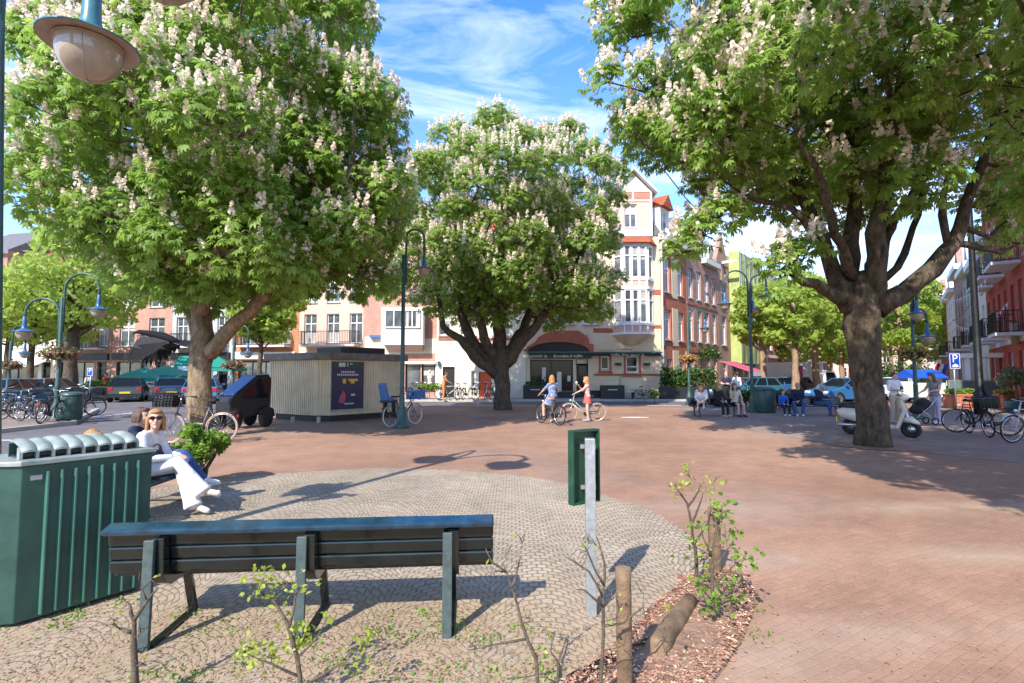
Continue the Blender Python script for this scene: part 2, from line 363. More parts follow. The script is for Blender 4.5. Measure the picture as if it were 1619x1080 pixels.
# walls
M['w_cream'] = mat('w_cream', (.66,.53,.36), .8, noise=.10, nscale=1.2, bump=.1)
M['w_white'] = mat('w_white', (.74,.66,.53), .8, noise=.07, nscale=1.2, bump=.1)
M['w_pinkcream'] = mat('w_pinkcream', (.60,.42,.33), .8, noise=.08, nscale=1.5)
M['w_band'] = brick_mat('w_band', (.46,.12,.055), (.38,.085,.045), (.40,.22,.15))
M['w_red'] = brick_mat('w_red', (.47,.17,.105), (.41,.14,.09), (.42,.32,.26))
M['w_brown'] = brick_mat('w_brown', (.42,.22,.155), (.35,.18,.13), (.40,.32,.26))
M['w_pink'] = brick_mat('w_pink', (.55,.27,.19), (.48,.22,.16), (.45,.36,.30))
M['w_orange'] = brick_mat('w_orange', (.55,.22,.09), (.46,.17,.07), (.42,.30,.22))
M['w_grey'] = mat('w_grey', (.42,.42,.40), .8, noise=.12, nscale=1.5)
M['w_scarlet'] = brick_mat('w_scarlet', (.50,.085,.045), (.42,.065,.04), (.36,.15,.10))
M['roof_tile'] = brick_mat('roof_tile', (.46,.12,.05), (.38,.09,.045), (.15,.04,.02), .24, .3, .02, bumps=.8)
M['roof_grey'] = mat('roof_grey', (.14,.13,.13), .7, noise=.25, nscale=4)
M['net'] = mat('net', (.37,.42,.14), .75, noise=.22, nscale=1.4, bump=.4, bscale=3)

# ------------------------------------------------------------------ ground
def ground_mat(name, base, pat, soil=0):
    m = bpy.data.materials.new(name); m.use_nodes = True; t = m.node_tree; nn = t.nodes; l = t.links; b = nn['Principled BSDF']
    co = nn.new('ShaderNodeTexCoord')
    def noise(sc, det=6, ro=.6, vec=None):
        n = nn.new('ShaderNodeTexNoise'); n.inputs['Scale'].default_value = sc; n.inputs['Detail'].default_value = det; n.inputs['Roughness'].default_value = ro
        l.new(vec if vec else co.outputs['Object'], n.inputs['Vector']); return n.outputs['Fac']
    def rng_(v, a, bb, c=0., d=1.):
        n = nn.new('ShaderNodeMapRange'); n.inputs['From Min'].default_value = a; n.inputs['From Max'].default_value = bb; n.inputs['To Min'].default_value = c; n.inputs['To Max'].default_value = d
        l.new(v, n.inputs['Value']); return n.outputs[0]
    def math_(op, a, bb=None, cc=None):
        n = nn.new('ShaderNodeMath'); n.operation = op
        for i, x in enumerate((a, bb, cc)):
            if x is None: continue
            if isinstance(x, (int, float)): n.inputs[i].default_value = x
            else: l.new(x, n.inputs[i])
        return n.outputs[0]
    def mix(f, a, c, mode='MIX'):
        n = nn.new('ShaderNodeMixRGB'); n.blend_type = mode
        for i, x in enumerate((f, a, c)):
            if isinstance(x, (int, float)): n.inputs[i].default_value = x
            elif isinstance(x, tuple): n.inputs[i].default_value = (*x, 1)
            else: l.new(x, n.inputs[i])
        return n.outputs[0]
    sp = nn.new('ShaderNodeSeparateXYZ'); l.new(co.outputs['Object'], sp.inputs[0]); X, Y = sp.outputs[0], sp.outputs[1]
    cb = nn.new('ShaderNodeCombineXYZ'); br = nn.new('ShaderNodeTexBrick'); br.inputs['Scale'].default_value = 1
    if pat == 'fan':                       # arcs of small setts, one fan about a metre wide
        P = .78
        u = math_('DIVIDE', math_('ADD', X, math_('MULTIPLY', noise(1.1, 4), .34)), P); fr = math_('SUBTRACT', math_('FRACT', u), .5)
        v = math_('ADD', Y, math_('MULTIPLY', math_('MULTIPLY', fr, fr), 1.35))
        v = math_('ADD', v, math_('MULTIPLY', noise(1.7, 5), .22))
        l.new(math_('MULTIPLY', X, 1.0), cb.inputs[0]); l.new(v, cb.inputs[1])
        br.inputs['Brick Width'].default_value = .088; br.inputs['Row Height'].default_value = .072; br.inputs['Mortar Size'].default_value = .010
    else:
        a = R(28); r1 = math_('ADD', math_('MULTIPLY', X, math.cos(a)), math_('MULTIPLY', Y, math.sin(a))); r2 = math_('SUBTRACT', math_('MULTIPLY', Y, math.cos(a)), math_('MULTIPLY', X, math.sin(a)))
        wob = math_('MULTIPLY', noise(.35, 3), .35)
        l.new(r1, cb.inputs[0]); l.new(math_('ADD', r2, wob), cb.inputs[1])
        br.inputs['Brick Width'].default_value = .2; br.inputs['Row Height'].default_value = .066; br.inputs['Mortar Size'].default_value = .006
    l.new(cb.outputs[0], br.inputs['Vector']); br.inputs['Mortar Smooth'].default_value = .5
    c1, c2, mo = base
    br.inputs['Color1'].default_value = (*c1,1); br.inputs['Color2'].default_value = (*c2,1); br.inputs['Mortar'].default_value = (*mo,1)
    c = br.outputs['Color']
    big = rng_(noise(.22, 7, .62), .36, .66, .80, 1.18); c = mix(1., c, big, 'MULTIPLY')
    med = rng_(noise(1.7, 8, .7), .3, .7, .82, 1.15); c = mix(1., c, med, 'MULTIPLY')
    fine = rng_(noise(34, 4, .7), .3, .7, .86, 1.14); c = mix(1., c, fine, 'MULTIPLY')
    if pat == 'brick' and name == 'ground':
        # pale worn tracks and sandy dust
        trk = None
        for off, sl in ((3.55, .16), (4.9, .08), (6.6, -.05)):
            d = math_('ABSOLUTE', math_('SUBTRACT', math_('SUBTRACT', Y, off), math_('MULTIPLY', math_('MULTIPLY', math_('SUBTRACT', X, 4.), math_('SUBTRACT', X, 4.)), -sl*.35)))
            f = rng_(d, .45, 0., 0., .5); trk = f if trk is None else math_('MAXIMUM', trk, f)
        trk = math_('MULTIPLY', trk, rng_(noise(.8, 5), .35, .65)); c = mix(trk, c, (.46,.36,.27))
        c = mix(rng_(noise(.5, 9, .72), .54, .74, 0., .42), c, (.42,.31,.24))
        grey = rng_(noise(.16, 5), .5, .62, 0., .28); c = mix(grey, c, (.27,.24,.215))
    if soil:
        near = rng_(Y, 4.6, 2.6, 0., 1.)
        s = math_('MULTIPLY', near, rng_(noise(2.6, 8, .7), .30, .50)); c = mix(s, c, mix(noise(9, 6, .7), (.25,.165,.10), (.47,.34,.215)))
        ms_ = math_('MULTIPLY', rng_(Y, 4.6, 2.4, 0., .75), rng_(noise(3.4, 8, .75), .53, .68)); c = mix(ms_, c, (.17,.18,.06))
        c = mix(rng_(noise(1.1, 6), .55, .75, 0., .4), c, (.46,.42,.36))
    speck = rng_(noise(55, 3, .5), .70, .76, 0., .3); c = mix(speck, c, (.50,.40,.31))
    l.new(c, b.inputs['Base Color']); b.inputs['Roughness'].default_value = .9; b.inputs['Specular IOR Level'].default_value = .2
    h = math_('MULTIPLY_ADD', noise(28, 5, .7), .5, math_('SUBTRACT', 1., br.outputs['Fac']))
    h = math_('ADD', h, math_('MULTIPLY', noise(5, 3), .8))
    bp = nn.new('ShaderNodeBump'); bp.inputs['Strength'].default_value = .5 if pat == 'fan' else .3; bp.inputs['Distance'].default_value = .016; l.new(h, bp.inputs['Height']); l.new(bp.outputs[0], b.inputs['Normal'])
    return m
M['ground'] = ground_mat('ground', ((.335,.195,.132), (.295,.17,.114), (.298,.176,.121)), 'brick')
M['cobbles'] = ground_mat('cobbles', ((.41,.34,.26), (.34,.28,.21), (.225,.165,.11)), 'fan', soil=1)
M['greypave_and_shade'] = ground_mat('greypave_and_shade', ((.29,.215,.175), (.25,.185,.15), (.22,.165,.13)), 'brick')  # left pavement brick; also the tree shade toned into the right-hand brick
M['road'] = ground_mat('road', ((.165,.15,.155), (.15,.135,.14), (.12,.11,.11)), 'brick')
M['pave'] = ground_mat('pave', ((.36,.33,.30), (.32,.295,.27), (.24,.21,.18)), 'brick')
M['kerb'] = mat('kerb', (.42,.40,.37), .85, noise=.15, nscale=6, bump=.2)
M['soil'] = mat('soil', (.16,.095,.06), .95, c2=(.36,.21,.14), nscale=14, bump=1., bscale=30, detail=8)
M['paint'] = mat('paint', (.70,.69,.66), .7, noise=.15, nscale=9)

def sheet(name, pts, z, m, thick=0):
    mb = MB()
    if thick: mb.prism([(p[0], p[1]) for p in pts], z-thick, z, 'z')
    else: mb.quad(*[(p[0], p[1], z) for p in pts])
    return tag(mb.build(name, m), kind='structure')
def ngon(cx, cy, r, n): return [(cx+r*math.cos(2*PI*i/n), cy+r*math.sin(2*PI*i/n)) for i in range(n)]
sheet('ground', [(-900,-300),(900,-300),(900,900),(-900,900)], 0, M['ground'])
sheet('cobble_circle', [(-2.1+r_*math.cos(a_), 5.35+r_*math.sin(a_)) for a_, r_ in [(2*PI*i/360, 3.97+.04*math.sin(9*2*PI*i/360)+random.uniform(-.07,.05)) for i in range(360)]], .004, M['cobbles'])
sheet('shade_toned_paving', [tuple(G(1085,652)[:2]), tuple(G(1130,672)[:2]), tuple(G(1300,700)[:2]), tuple(G(1640,735)[:2]), (30,12), (40,24), (12.5,30), (8.5,27)], .004, M['greypave_and_shade'])  # the right tree's shade, put into the colour of a brick sheet
# road at the left and in front of the corner house
sheet('road', [(-9.4,7.5),(-9.0,13.5),(-9.2,19),(-10.8,26.4),(-2,27.2),(9,27.6),(14,29),(24,42),(60,90),(72,84),(28.5,27.5),(60,22),(60,33),(75,80),(60,95),(16,36.5),(11,31.3),(-11,30.8),(-20,35.2),(-60,40.5),(-70,20),(-70,4),(-20,6)], .008, M['road'])
sheet('pavement', [(-14.75,8),(-14.7,17.2),(-15.6,18.4),(-19,23.5),(-26,24.5),(-50,22),(-60,8)], .12, M['greypave_and_shade'], .11)
sheet('kerb', [(-14.62,8),(-14.57,17.25),(-15.5,18.5),(-18.9,23.64),(-19.02,23.52),(-15.62,18.38),(-14.72,17.2),(-14.77,8)], .128, M['kerb'], .12)
sheet('pavement', [(-60,41),(-20,35.8),(-11.2,31.4),(11.2,31.8),(15.5,37),(60,96),(57,98),(9.9,36),(-9,34),(-11,40.5),(-60,48)], .13, M['pave'], .12)
sheet('kerb', [(-60,40.75),(-20,35.55),(-11.2,31.15),(11.35,31.55),(11.2,31.8),(-11.2,31.4),(-20,35.8),(-60,41)], .138, M['kerb'], .13)
sheet('kerb', [(-11.0,26.2),(-2,26.95),(9,27.35),(9,27.6),(-2,27.2),(-11.0,26.45)], .03, M['kerb'], .02)
for k in range(9):                                   # dashes across the side street
    a = G(160+k*10.2, 658.5-k*1.05)
    sheet('road_marking', [(a.x-.16,a.y-.25),(a.x+.16,a.y-.25),(a.x+.16,a.y+.25),(a.x-.16,a.y+.25)], .012, M['paint'])
p0 = G(2,697); sheet('road_marking', [(p0.x-2,p0.y-.08),(p0.x+.5,p0.y-.02),(p0.x+.5,p0.y+.12),(p0.x-2,p0.y+.08)], .012, M['paint'])
p0 = G(1003,660); sheet('white_stain', [(p0.x-.55,p0.y-.12),(p0.x-.1,p0.y-.22),(p0.x+.5,p0.y-.15),(p0.x+.6,p0.y+.05),(p0.x+.1,p0.y+.2),(p0.x-.5,p0.y+.1)], .005, M['paint'])

# ------------------------------------------------------------------ buildings
_wc = {}
def window(root, o, rz, x0, x1, z0, z1, y, nv=1, tr=.68, fm='white', gm='glass', sill='kerb', fw=.075, name='window', arch=False):
    """a window in the wall frame (o, rz): frame mesh, its pane and sill as children"""
    wd, ht = x1-x0, z1-z0; va = random.randrange(5) if gm in ('glass_lit','curtain') and name == 'window' else 0
    key = (round(wd,2), round(ht,2), nv, tr, fm, gm, sill, fw, va)
    if key not in _wc:
        f = MB(); d0, d1 = -.03, .05
        f.bx(0,fw,d0,d1,0,ht); f.bx(wd-fw,wd,d0,d1,0,ht); f.bx(fw,wd-fw,d0,d1,0,fw); f.bx(fw,wd-fw,d0,d1,ht-fw,ht)
        for k in range(1, nv+1): xx = wd*k/(nv+1); f.bx(xx-fw*.45,xx+fw*.45,d0+.008,d1-.008,fw,ht-fw)
        if tr: f.bx(fw,wd-fw,d0-.004,d1-.004,ht*tr-fw*.45,ht*tr+fw*.45)
        p = MB(); e = fw*.5; xa, xb, za, zb_ = e, wd-e, e, ht-e
        def pq(a, b, c, d, mi): p.m = mi; p.quad((a,.03,c),(b,.03,c),(b,.03,d),(a,.03,d))
        if va in (0, 4) : pq(xa,xb,za,zb_,0 if gm != 'curtain' or va == 4 else 1)
        elif va == 1: k_ = (xb-xa)*.26; pq(xa,xa+k_,za,zb_,1); pq(xb-k_,xb,za,zb_,1); pq(xa+k_,xb-k_,za,zb_,0)
        elif va == 2: k_ = za+(zb_-za)*.55; pq(xa,xb,za,k_,0); pq(xa,xb,k_,zb_,1)
        else: k_ = za+(zb_-za)*.38; pq(xa,xb,za,k_,1); pq(xa,xb,k_,zb_,0)
        s = MB(); s.bx(-.06,wd+.06,-y-.09,-.035,-.08,-.004)
        _wc[key] = (f.mesh('window_frame', M[fm]), p.mesh('pane', [M['glass_lit' if gm == 'curtain' else gm], M['curtain']]), s.mesh('sill', M[sill]) if sill else None)
    fme, pme, sme = _wc[key]
    c, s_ = math.cos(rz), math.sin(rz); X, Y = x0, y
    ob = bpy.data.objects.new(name, fme); col.objects.link(ob); ob.parent = root
    ob.location = (o[0]+c*X-s_*Y, o[1]+s_*X+c*Y, o[2]+z0); ob.rotation_euler = (0,0,rz)
    pb = bpy.data.objects.new('pane', pme); col.objects.link(pb); pb.parent = ob
    if sme: sb = bpy.data.objects.new('sill', sme); col.objects.link(sb); sb.parent = ob
    return ob
def facade(root, W, H, D, ops, wm, o=(0,0,0), rz=0, reveal=.16, top=None, name='wall', gable=None, side=True, **kw):
    """wall with real openings; ops: (x0,x1,z0,z1[,options]); top: extra outline above H as (x,z) points"""
    mb = MB()
    xs = sorted({0, W, *[q[0] for q in ops], *[q[1] for q in ops]}); zs = sorted({0, H, *[q[2] for q in ops], *[q[3] for q in ops]})
    for i in range(len(xs)-1):
        for j in range(len(zs)-1):
            xm, zm = (xs[i]+xs[i+1])/2, (zs[j]+zs[j+1])/2
            if any(q[0] < xm < q[1] and q[2] < zm < q[3] for q in ops): continue
            mb.quad((xs[i],0,zs[j]),(xs[i+1],0,zs[j]),(xs[i+1],0,zs[j+1]),(xs[i],0,zs[j+1]))
    for q in ops:
        a, b, c, d = q[:4]; r = reveal+.06
        mb.quad((a,0,c),(a,0,d),(a,r,d),(a,r,c)); mb.quad((b,0,c),(b,r,c),(b,r,d),(b,0,d)); mb.quad((a,0,d),(b,0,d),(b,r,d),(a,r,d)); mb.quad((a,0,c),(a,r,c),(b,r,c),(b,0,c))
    if side:
        mb.quad((0,0,0),(0,0,H),(0,D,H),(0,D,0)); mb.quad((W,0,0),(W,D,0),(W,D,H),(W,0,H)); mb.quad((0,D,0),(0,D,H),(W,D,H),(W,D,0)); mb.quad((0,0,H),(W,0,H),(W,D,H),(0,D,H))
    if top: mb.prism(top, 0, .35, 'y')
    ob = mb.build(name, M[wm], root, loc=o, rot=(0,0,rz))
    for q in ops:
        op = dict(kw); op.update(q[4] if len(q) > 4 else {})
        if op.pop('skip', 0): continue
        window(root, o, rz, *q[:4], reveal, **op)
    return ob
def on(o, rz, x, y, z):
    c, s_ = math.cos(rz), math.sin(rz); return (o[0]+c*x-s_*y, o[1]+s_*x+c*y, o[2]+z)
def grid_ops(W, cols, rows, wd, **kw):
    return [(W*(k+.5)/cols-wd/2, W*(k+.5)/cols+wd/2, z0, z1, dict(kw)) for z0, z1 in rows for k in range(cols)]
def boxes(root, name, m, o, rz, bl, bev=0):
    for b in bl: ob = MB().bx(*b).build(name, M[m], root, bev, loc=o, rot=(0,0,rz))
    return ob
def pitched(root, W, D, H, h, m, o, rz, ov=.3, name='roof'):
    mb = MB(); mb.prism([(-ov,H-.02),(D/2,H+h),(D+ov,H-.02),(D/2,H-.3+.001)], -.02, W+.02, 'x')
    return mb.build(name, M[m], root, loc=o, rot=(0,0,rz))
def balcony(root, o, rz, x0, x1, z, dep=.9, slab='offwhite'):
    mb = MB(); mb.bx(x0,x1,-dep,-.005,z-.14,z); b = mb.build('balcony', M[slab], root, loc=o, rot=(0,0,rz))
    r = MB()
    for (p, q) in (((x0+.04,-dep+.04),(x1-.04,-dep+.04)),((x0+.04,-.06),(x0+.04,-dep+.04)),((x1-.04,-.06),(x1-.04,-dep+.04))):
        n = max(2, int((Vector(q)-Vector(p)).length/.13))
        for zz in (.05, 1.0): r.bar((*p,z+zz), (*q,z+zz), .04, .04)
        for k in range(n+1):
            x = p[0]+(q[0]-p[0])*k/n; y = p[1]+(q[1]-p[1])*k/n; r.bx(x-.012,x+.012,y-.012,y+.012,z,z+1.0)
    rl = r.build('railing', M['black_metal'], b); return b

YF = 33.5
def FX(px): return At(px, 560, YF).x
def FZ(py): return At(810, py, YF).z
# ---- corner house with the oriel tower, cafe on the ground floor
XL, XR = FX(832), FX(1046)
ch = thing('corner_house', 'cream plastered corner house with red brick bands, white oriel window and pointed gable', 'house', (XL, YF, 0))
W = XR-XL; lx = lambda px: FX(px)-XL
EV = FZ(374)
ops = [(lx(838),lx(906),.55,FZ(569),dict(nv=1,tr=.0,fm='black_metal',sill=None,name='shop_window',gm='glass')),
       (lx(911),lx(930),.14,FZ(568),dict(skip=1)),
       (lx(950),lx(963),FZ(584),FZ(563),dict(nv=0,tr=0,fm='white',gm='glass')), (lx(990),lx(1009),FZ(589),FZ(563),dict(nv=0,tr=.35,fm='white',gm='glass'))]
for z0, z1 in ((FZ(520),FZ(462)),(FZ(440),FZ(395))):
    ops += [(lx(a),lx(a+26),z0+.3,z1) for a in (842,882,922)]
facade(ch, W, EV, 8, ops, 'w_cream', gm='glass_lit', nv=1)
dr = boxes(ch, 'door', 'dark', (0,0,0), 0, [(lx(912),lx(929),.1,.16,.14,FZ(577))]); boxes(dr, 'door_pane', 'glass', (0,0,0), 0, [(lx(915),lx(926),.085,.098,.9,FZ(579))])
boxes(dr, 'fanlight', 'glass_lit', (0,0,0), 0, [(lx(912),lx(929),.1,.14,FZ(575),FZ(568.3))])
# awning box, fascia and lettering
boxes(ch, 'fascia', 'dark', (0,0,0), 0, [(lx(836),lx(934),-.32,-.01,FZ(567),FZ(559.5)),(lx(934)+.002,lx(1043),-.28,-.01,FZ(563),FZ(559))])
boxes(ch, 'ledge', 'lamp_green', (0,0,0), 0, [(lx(834),lx(1044),-.5,-.008,FZ(559)+.002,FZ(556.5))])
lettering('Ambachtelijk ijs  -  Broodjes & koffie', .27, M['white'], ch, (lx(872),-.325,FZ(563.2)))
lettering('koffie, thee, sap en ijs', .25, M['white'], ch, (lx(991),-.285,FZ(561.2)))
# brick arch over the cafe, stepped at its shoulders
ar = MB(); a0, a1 = lx(828), lx(938); zb = FZ(556)+.01; cxm = (a0+a1)/2
outer = [(a0,zb),(a0,FZ(552)),(lx(836),FZ(552)),(lx(838),FZ(545)),(lx(846),FZ(541)),(lx(852),FZ(533)),(lx(862),FZ(527)),(lx(875),FZ(523)),(lx(918),FZ(523)),(lx(922),FZ(530)),(lx(930),FZ(531)),(lx(931),FZ(543)),(lx(938),FZ(545)),(a1,zb)]
inner = [(cxm + 2.0*math.cos(t), zb + .62*math.sin(t)) for t in np.linspace(0, PI, 19)]
for i in range(len(inner)-1):
    p, q = inner[i], inner[i+1]
    def topz(x):
        for k in range(1, len(outer)-2):
            if outer[k][0] <= x <= outer[k+1][0]:
                f = (x-outer[k][0])/max(1e-6, outer[k+1][0]-outer[k][0]); return outer[k][1]*(1-f)+outer[k+1][1]*f
        return FZ(545)
    ar.prism([(q[0],q[1]),(p[0],p[1]),(p[0],topz(p[0])),(q[0],topz(q[0]))], -.14, -.004, 'y')
ar.prism([(a0,zb),(inner[-1][0],zb),(inner[-1][0],topz(inner[-1][0])),(lx(838),FZ(545)),(lx(836),FZ(552)),(a0,FZ(552))], -.14,-.004,'y')
ar.prism([(inner[0][0],zb),(a1,zb),(lx(938),FZ(545)),(inner[0][0],topz(inner[0][0]))], -.14,-.004,'y')
ar.build('brick_arch', M['w_band'], ch)
tm = MB(); tm.prism([(x,z) for x,z in inner], -.02, -.006, 'y'); tm.build('arch_window', M['dark'], ch)
# brick bands, surrounds and stall board
bl = [(lx(938)+.02,W+.03,-.03,-.003,FZ(594),FZ(591)), (lx(938)+.02,lx(1035),-.028,-.003,FZ(526),FZ(519)), (lx(1034),W+.03,-.032,-.002,FZ(466),FZ(458)), (lx(1034),W+.03,-.031,-.002,FZ(519),FZ(514)),
      (lx(975),lx(1000),-.05,-.003,FZ(556)+.15,FZ(552)), (lx(946),lx(968),-.05,-.003,FZ(556)+.12,FZ(553.5))]
for a, b, c, d in ((946.5,966.5,587,561),(986,1013,592.5,561)):
    x0, x1, z0, z1 = lx(a), lx(b), FZ(c), FZ(d)
    bl += [(x0,x0+.13,-.035,-.004,z0,z1-.06),(x1-.13,x1,-.035,-.004,z0,z1-.06),(x0-.05,x1+.05,-.09,-.004,z0-.14,z0-.002)]
boxes(ch, 'brick_band', 'w_band', (0,0,0), 0, bl)
boxes(ch, 'plinth', 'dark', (0,0,0), 0, [(0,lx(911),-.04,-.004,.13,.54),(lx(931),lx(962),-.04,-.004,.13,.62)])
boxes(ch, 'wall_lamp', 'dark', (0,0,0), 0, [(lx(972),lx(981),-.25,-.004,FZ(578),FZ(574)),(lx(1017),lx(1026),-.25,-.004,FZ(578),FZ(574))])
boxes(ch, 'window_poster', 'poster_white', (0,0,0), 0, [(lx(857),lx(863),.10,.12,FZ(600),FZ(581)),(lx(897),lx(902),.10,.12,FZ(603),FZ(594))]); boxes(ch, 'window_display', 'plastic_blue', (0,0,0), 0, [(lx(841),lx(852),.08,.12,FZ(617),FZ(607))])
boxes(ch, 'pavement_board', 'offwhite', (0,0,0), 0, [(lx(880),lx(887),-.16,-.06,.56,FZ(588))])
pt = MB(); pt.tube([(lx(980),-.06,.3),(lx(979),-.06,FZ(600)),(lx(983),-.06,FZ(593))], .035, 6); pt.build('drainpipe', M['galv'], ch)
# oriel: polygonal bay with windows, on a corbel, tile skirt roof, then the gabled turret
ox0, ox1, od, oc = lx(969), lx(1035), .75, .55
def bayfoot(g=0): return [(ox0-g,-.001),(ox0+oc-g*.5,-od-g),(ox1-oc+g*.5,-od-g),(ox1+g,-.001)]
def bayband(z0, z1, g, m, nm): b = MB(); b.prism(bayfoot(g), z0, z1, 'z'); return b.build(nm, M[m], ch)
zb0, zb1, zb2, zb3, zb4, zb5 = FZ(528), FZ(514), FZ(458), FZ(444), FZ(390), FZ(386)
bayband(zb0, zb1, 0, 'w_pinkcream', 'oriel_panel'); bayband(zb1+.003, zb2-.003, -.06, 'offwhite', 'oriel_wall'); bayband(zb2, zb3, 0, 'w_pinkcream', 'oriel_panel'); bayband(zb3+.003, zb4-.003, -.06, 'offwhite', 'oriel_wall')
for zz in (zb0, zb1, zb2, zb3, zb4): bayband(zz-.07, zz+.07, .05, 'white', 'oriel_moulding')
cb = MB(); P1, P2 = bayfoot(0), [(lx(985),-.001),(lx(993),-.2),(lx(1002),-.2),(lx(1012),-.001)]
zc = FZ(545)
for i in range(4):
    a, b = P1[i], P1[(i+1)%4]; c, d = P2[i], P2[(i+1)%4]
    cb.quad((*c,zc),(*d,zc),(*b,zb0-.072),(*a,zb0-.072))
cb.quad(*[(*p,zc) for p in P2]); cb.build('corbel', M['w_cream'], ch)
fl = bayfoot(-.06)
for (z0, z1) in ((zb1+.08, zb2-.08), (zb3+.08, zb4-.08)):
    xa, xb = fl[1][0]+.04, fl[2][0]-.04; n = 3; wd = (xb-xa)/n
    for k in range(n): window(ch, (0,0,0), 0, xa+k*wd, xa+(k+1)*wd, z0, z1, -od+.03, nv=0, tr=.68, gm='glass_lit' if k != 2 else 'curtain', sill=None, fw=.09)
    for (p, q) in ((fl[0],fl[1]),(fl[2],fl[3])):
        d = Vector(q)-Vector(p); ang = math.atan2(d.y, d.x); nl = Vector((d.y,-d.x)).normalized()*.03
        window(ch, (p[0]+nl.x,p[1]+nl.y,0), ang, .1, d.length-.06, z0, z1, 0, nv=0, tr=.68, gm='glass_lit', sill=None, fw=.09)
for zz0, zz1 in ((zb0+.08,zb1-.08),(zb2+.08,zb3-.08)):
    xa, xb = fl[1][0]+.04, fl[2][0]-.04
    boxes(ch, 'oriel_batten', 'white', (0,0,0), 0, [(xa+(xb-xa)*k/3-.05, xa+(xb-xa)*k/3+.05, -od-.03, -od+.02, zz0, zz1) for k in range(4)])
rf = MB(); top = [(ox0+.2,-.001),(ox0+.45,-.12),(ox1-.45,-.12),(ox1-.1,-.001)]; low = bayfoot(.28)
zr0, zr1 = FZ(389), FZ(375)
for i in range(3): rf.quad((*low[i],zr0),(*low[i+1],zr0),(*top[i+1],zr1),(*top[i],zr1))
rf.quad(*[(*p,zr0) for p in reversed(low)]); rf.quad(*[(*p,zr1) for p in top]); rf.build('tile_skirt', M['roof_tile'], ch)
tx0, tx1 = lx(974), lx(1034); tz0, tz1, tap = EV, FZ(302), FZ(274)
tr_ = MB()
to = (lx(990), lx(1010), FZ(360), FZ(323))
facade(ch, tx1-tx0, tz1-tz0, 3.2, [(to[0]-tx0,to[1]-tx0,to[2]-tz0,to[3]-tz0,dict(nv=1,tr=.6,gm='curtain',sill='white'))], 'w_pinkcream', o=(tx0,-.06,tz0), name='turret_wall', top=[(0,tz1-tz0),(tx1-tx0,tz1-tz0),((tx1-tx0)/2,tap-tz0)])
boxes(ch, 'turret_trim', 'white', (tx0,-.06,tz0), 0, [(-.02,.10,-.06,-.002,0,tz1-tz0),(tx1-tx0-.10,tx1-tx0+.02,-.06,-.002,0,tz1-tz0),(.102,tx1-tx0-.102,-.05,-.002,.0,.5),(.102,tx1-tx0-.102,-.055,-.002,FZ(318)-tz0-.05,FZ(318)-tz0+.05),(.102,tx1-tx0-.102,-.055,-.002,tz1-tz0-.09,tz1-tz0+.03),((tx1-tx0)/2-.05,(tx1-tx0)/2+.05,-.05,-.002,FZ(318)-tz0+.051,tz1-tz0-.091)])
boxes(ch, 'turret_panel', 'w_red', (tx0,-.06,tz0), 0, [(.102,(tx1-tx0)/2-.051,-.025,-.003,FZ(318)-tz0+.051,tz1-tz0-.091),((tx1-tx0)/2+.051,tx1-tx0-.102,-.025,-.003,FZ(318)-tz0+.051,tz1-tz0-.091)])
gb = MB(); gm_ = (tx0+tx1)/2
for s in (-1, 1): gb.bar((gm_+s*(tx1-tx0)/2*1.16, 1.5, tz1-.22), (gm_, 1.5, tap+.12), 3.6, .12, up=(0,0,1))
# the two roof slopes of the gable
gb = MB()
for s in (-1, 1):
    e, r_ = gm_+s*((tx1-tx0)/2+.3), gm_
    pl = [(e, tz1-.28), (r_, tap+.10), (r_, tap+.26), (e, tz1-.12)]
    gb.prism(pl if s < 0 else pl[::-1], -.5, 3.2, 'y')
gb.build('gable_roof', M['offwhite'], ch)
gf = MB(); gf.prism([(tx0+.1,tz1+.03),(tx1-.1,tz1+.03),(gm_,tap-.05)], -.10, -.062, 'y'); gf.build('gable_panel', M['white'], ch)
# side facade down the right-hand street
SD = math.atan2(.768,.64); o2 = (W, 0, 0); sl = 4.5
def side_ops(L_, cols, rows, wd): return grid_ops(L_, cols, rows, wd)
rows = [(.9,2.7),(4.0,6.0),(7.2,9.6)]
facade(ch, sl, EV, 6, grid_ops(sl, 2, rows, 1.05, gm='curtain', nv=1), 'w_band', o=o2, rz=SD, name='side_wall', gm='curtain')
bl = []
for z0, z1 in ((3.6,6.2),(6.9,9.8)): bl += [(.08,.52,-.03,-.003,z0,z1),(1.86,2.84,-.03,-.003,z0,z1)]
bl += [(.02,.58,-.032,-.003,.05,3.3),(1.84,2.86,-.032,-.003,.05,3.3),(4.16,4.66,-.032,-.003,.05,3.3)]
boxes(ch, 'plaster_panel', 'w_cream', o2, SD, bl)
boxes(ch, 'cornice', 'offwhite', o2, SD, [(-.2,sl,-.4,-.004,EV-.25,EV+.1)]); boxes(ch, 'cornice', 'offwhite', (0,0,0), 0, [(-.1,lx(966),-.4,-.004,EV-.3,EV+.1)])
dp = MB(); dp.tube([(.02,-.1,.3),(.02,-.1,EV-.3)], .06, 8); dp.build('drainpipe', M['white'], ch, loc=o2, rot=(0,0,SD))
mr_ = MB(); mr_.prism([(-.1,EV+.1),(1.6,EV+2.9),(5,EV+2.9),(5,EV+.1)], 0, sl, 'x'); mr_.build('mansard_roof', M['roof_grey'], ch, loc=o2, rot=(0,0,SD))
for k, xx in enumerate((.9, 3.0)):
    facade(ch, 1.5, 1.9, 1.8, [(.15,1.35,.25,1.7,dict(nv=1,tr=0,gm='glass_lit'))], 'white', o=on(o2,SD,xx-.5,.1,EV+.3), rz=SD, name='dormer')
g2 = MB(); g2.prism([(-.1,2.2),(1.6,2.2),(.75,3.1)], -.3, 1.8, 'y'); g2.build('dormer_gable', M['roof_tile'], ch, loc=on(o2,SD,.4,.1,EV), rot=(0,0,SD))
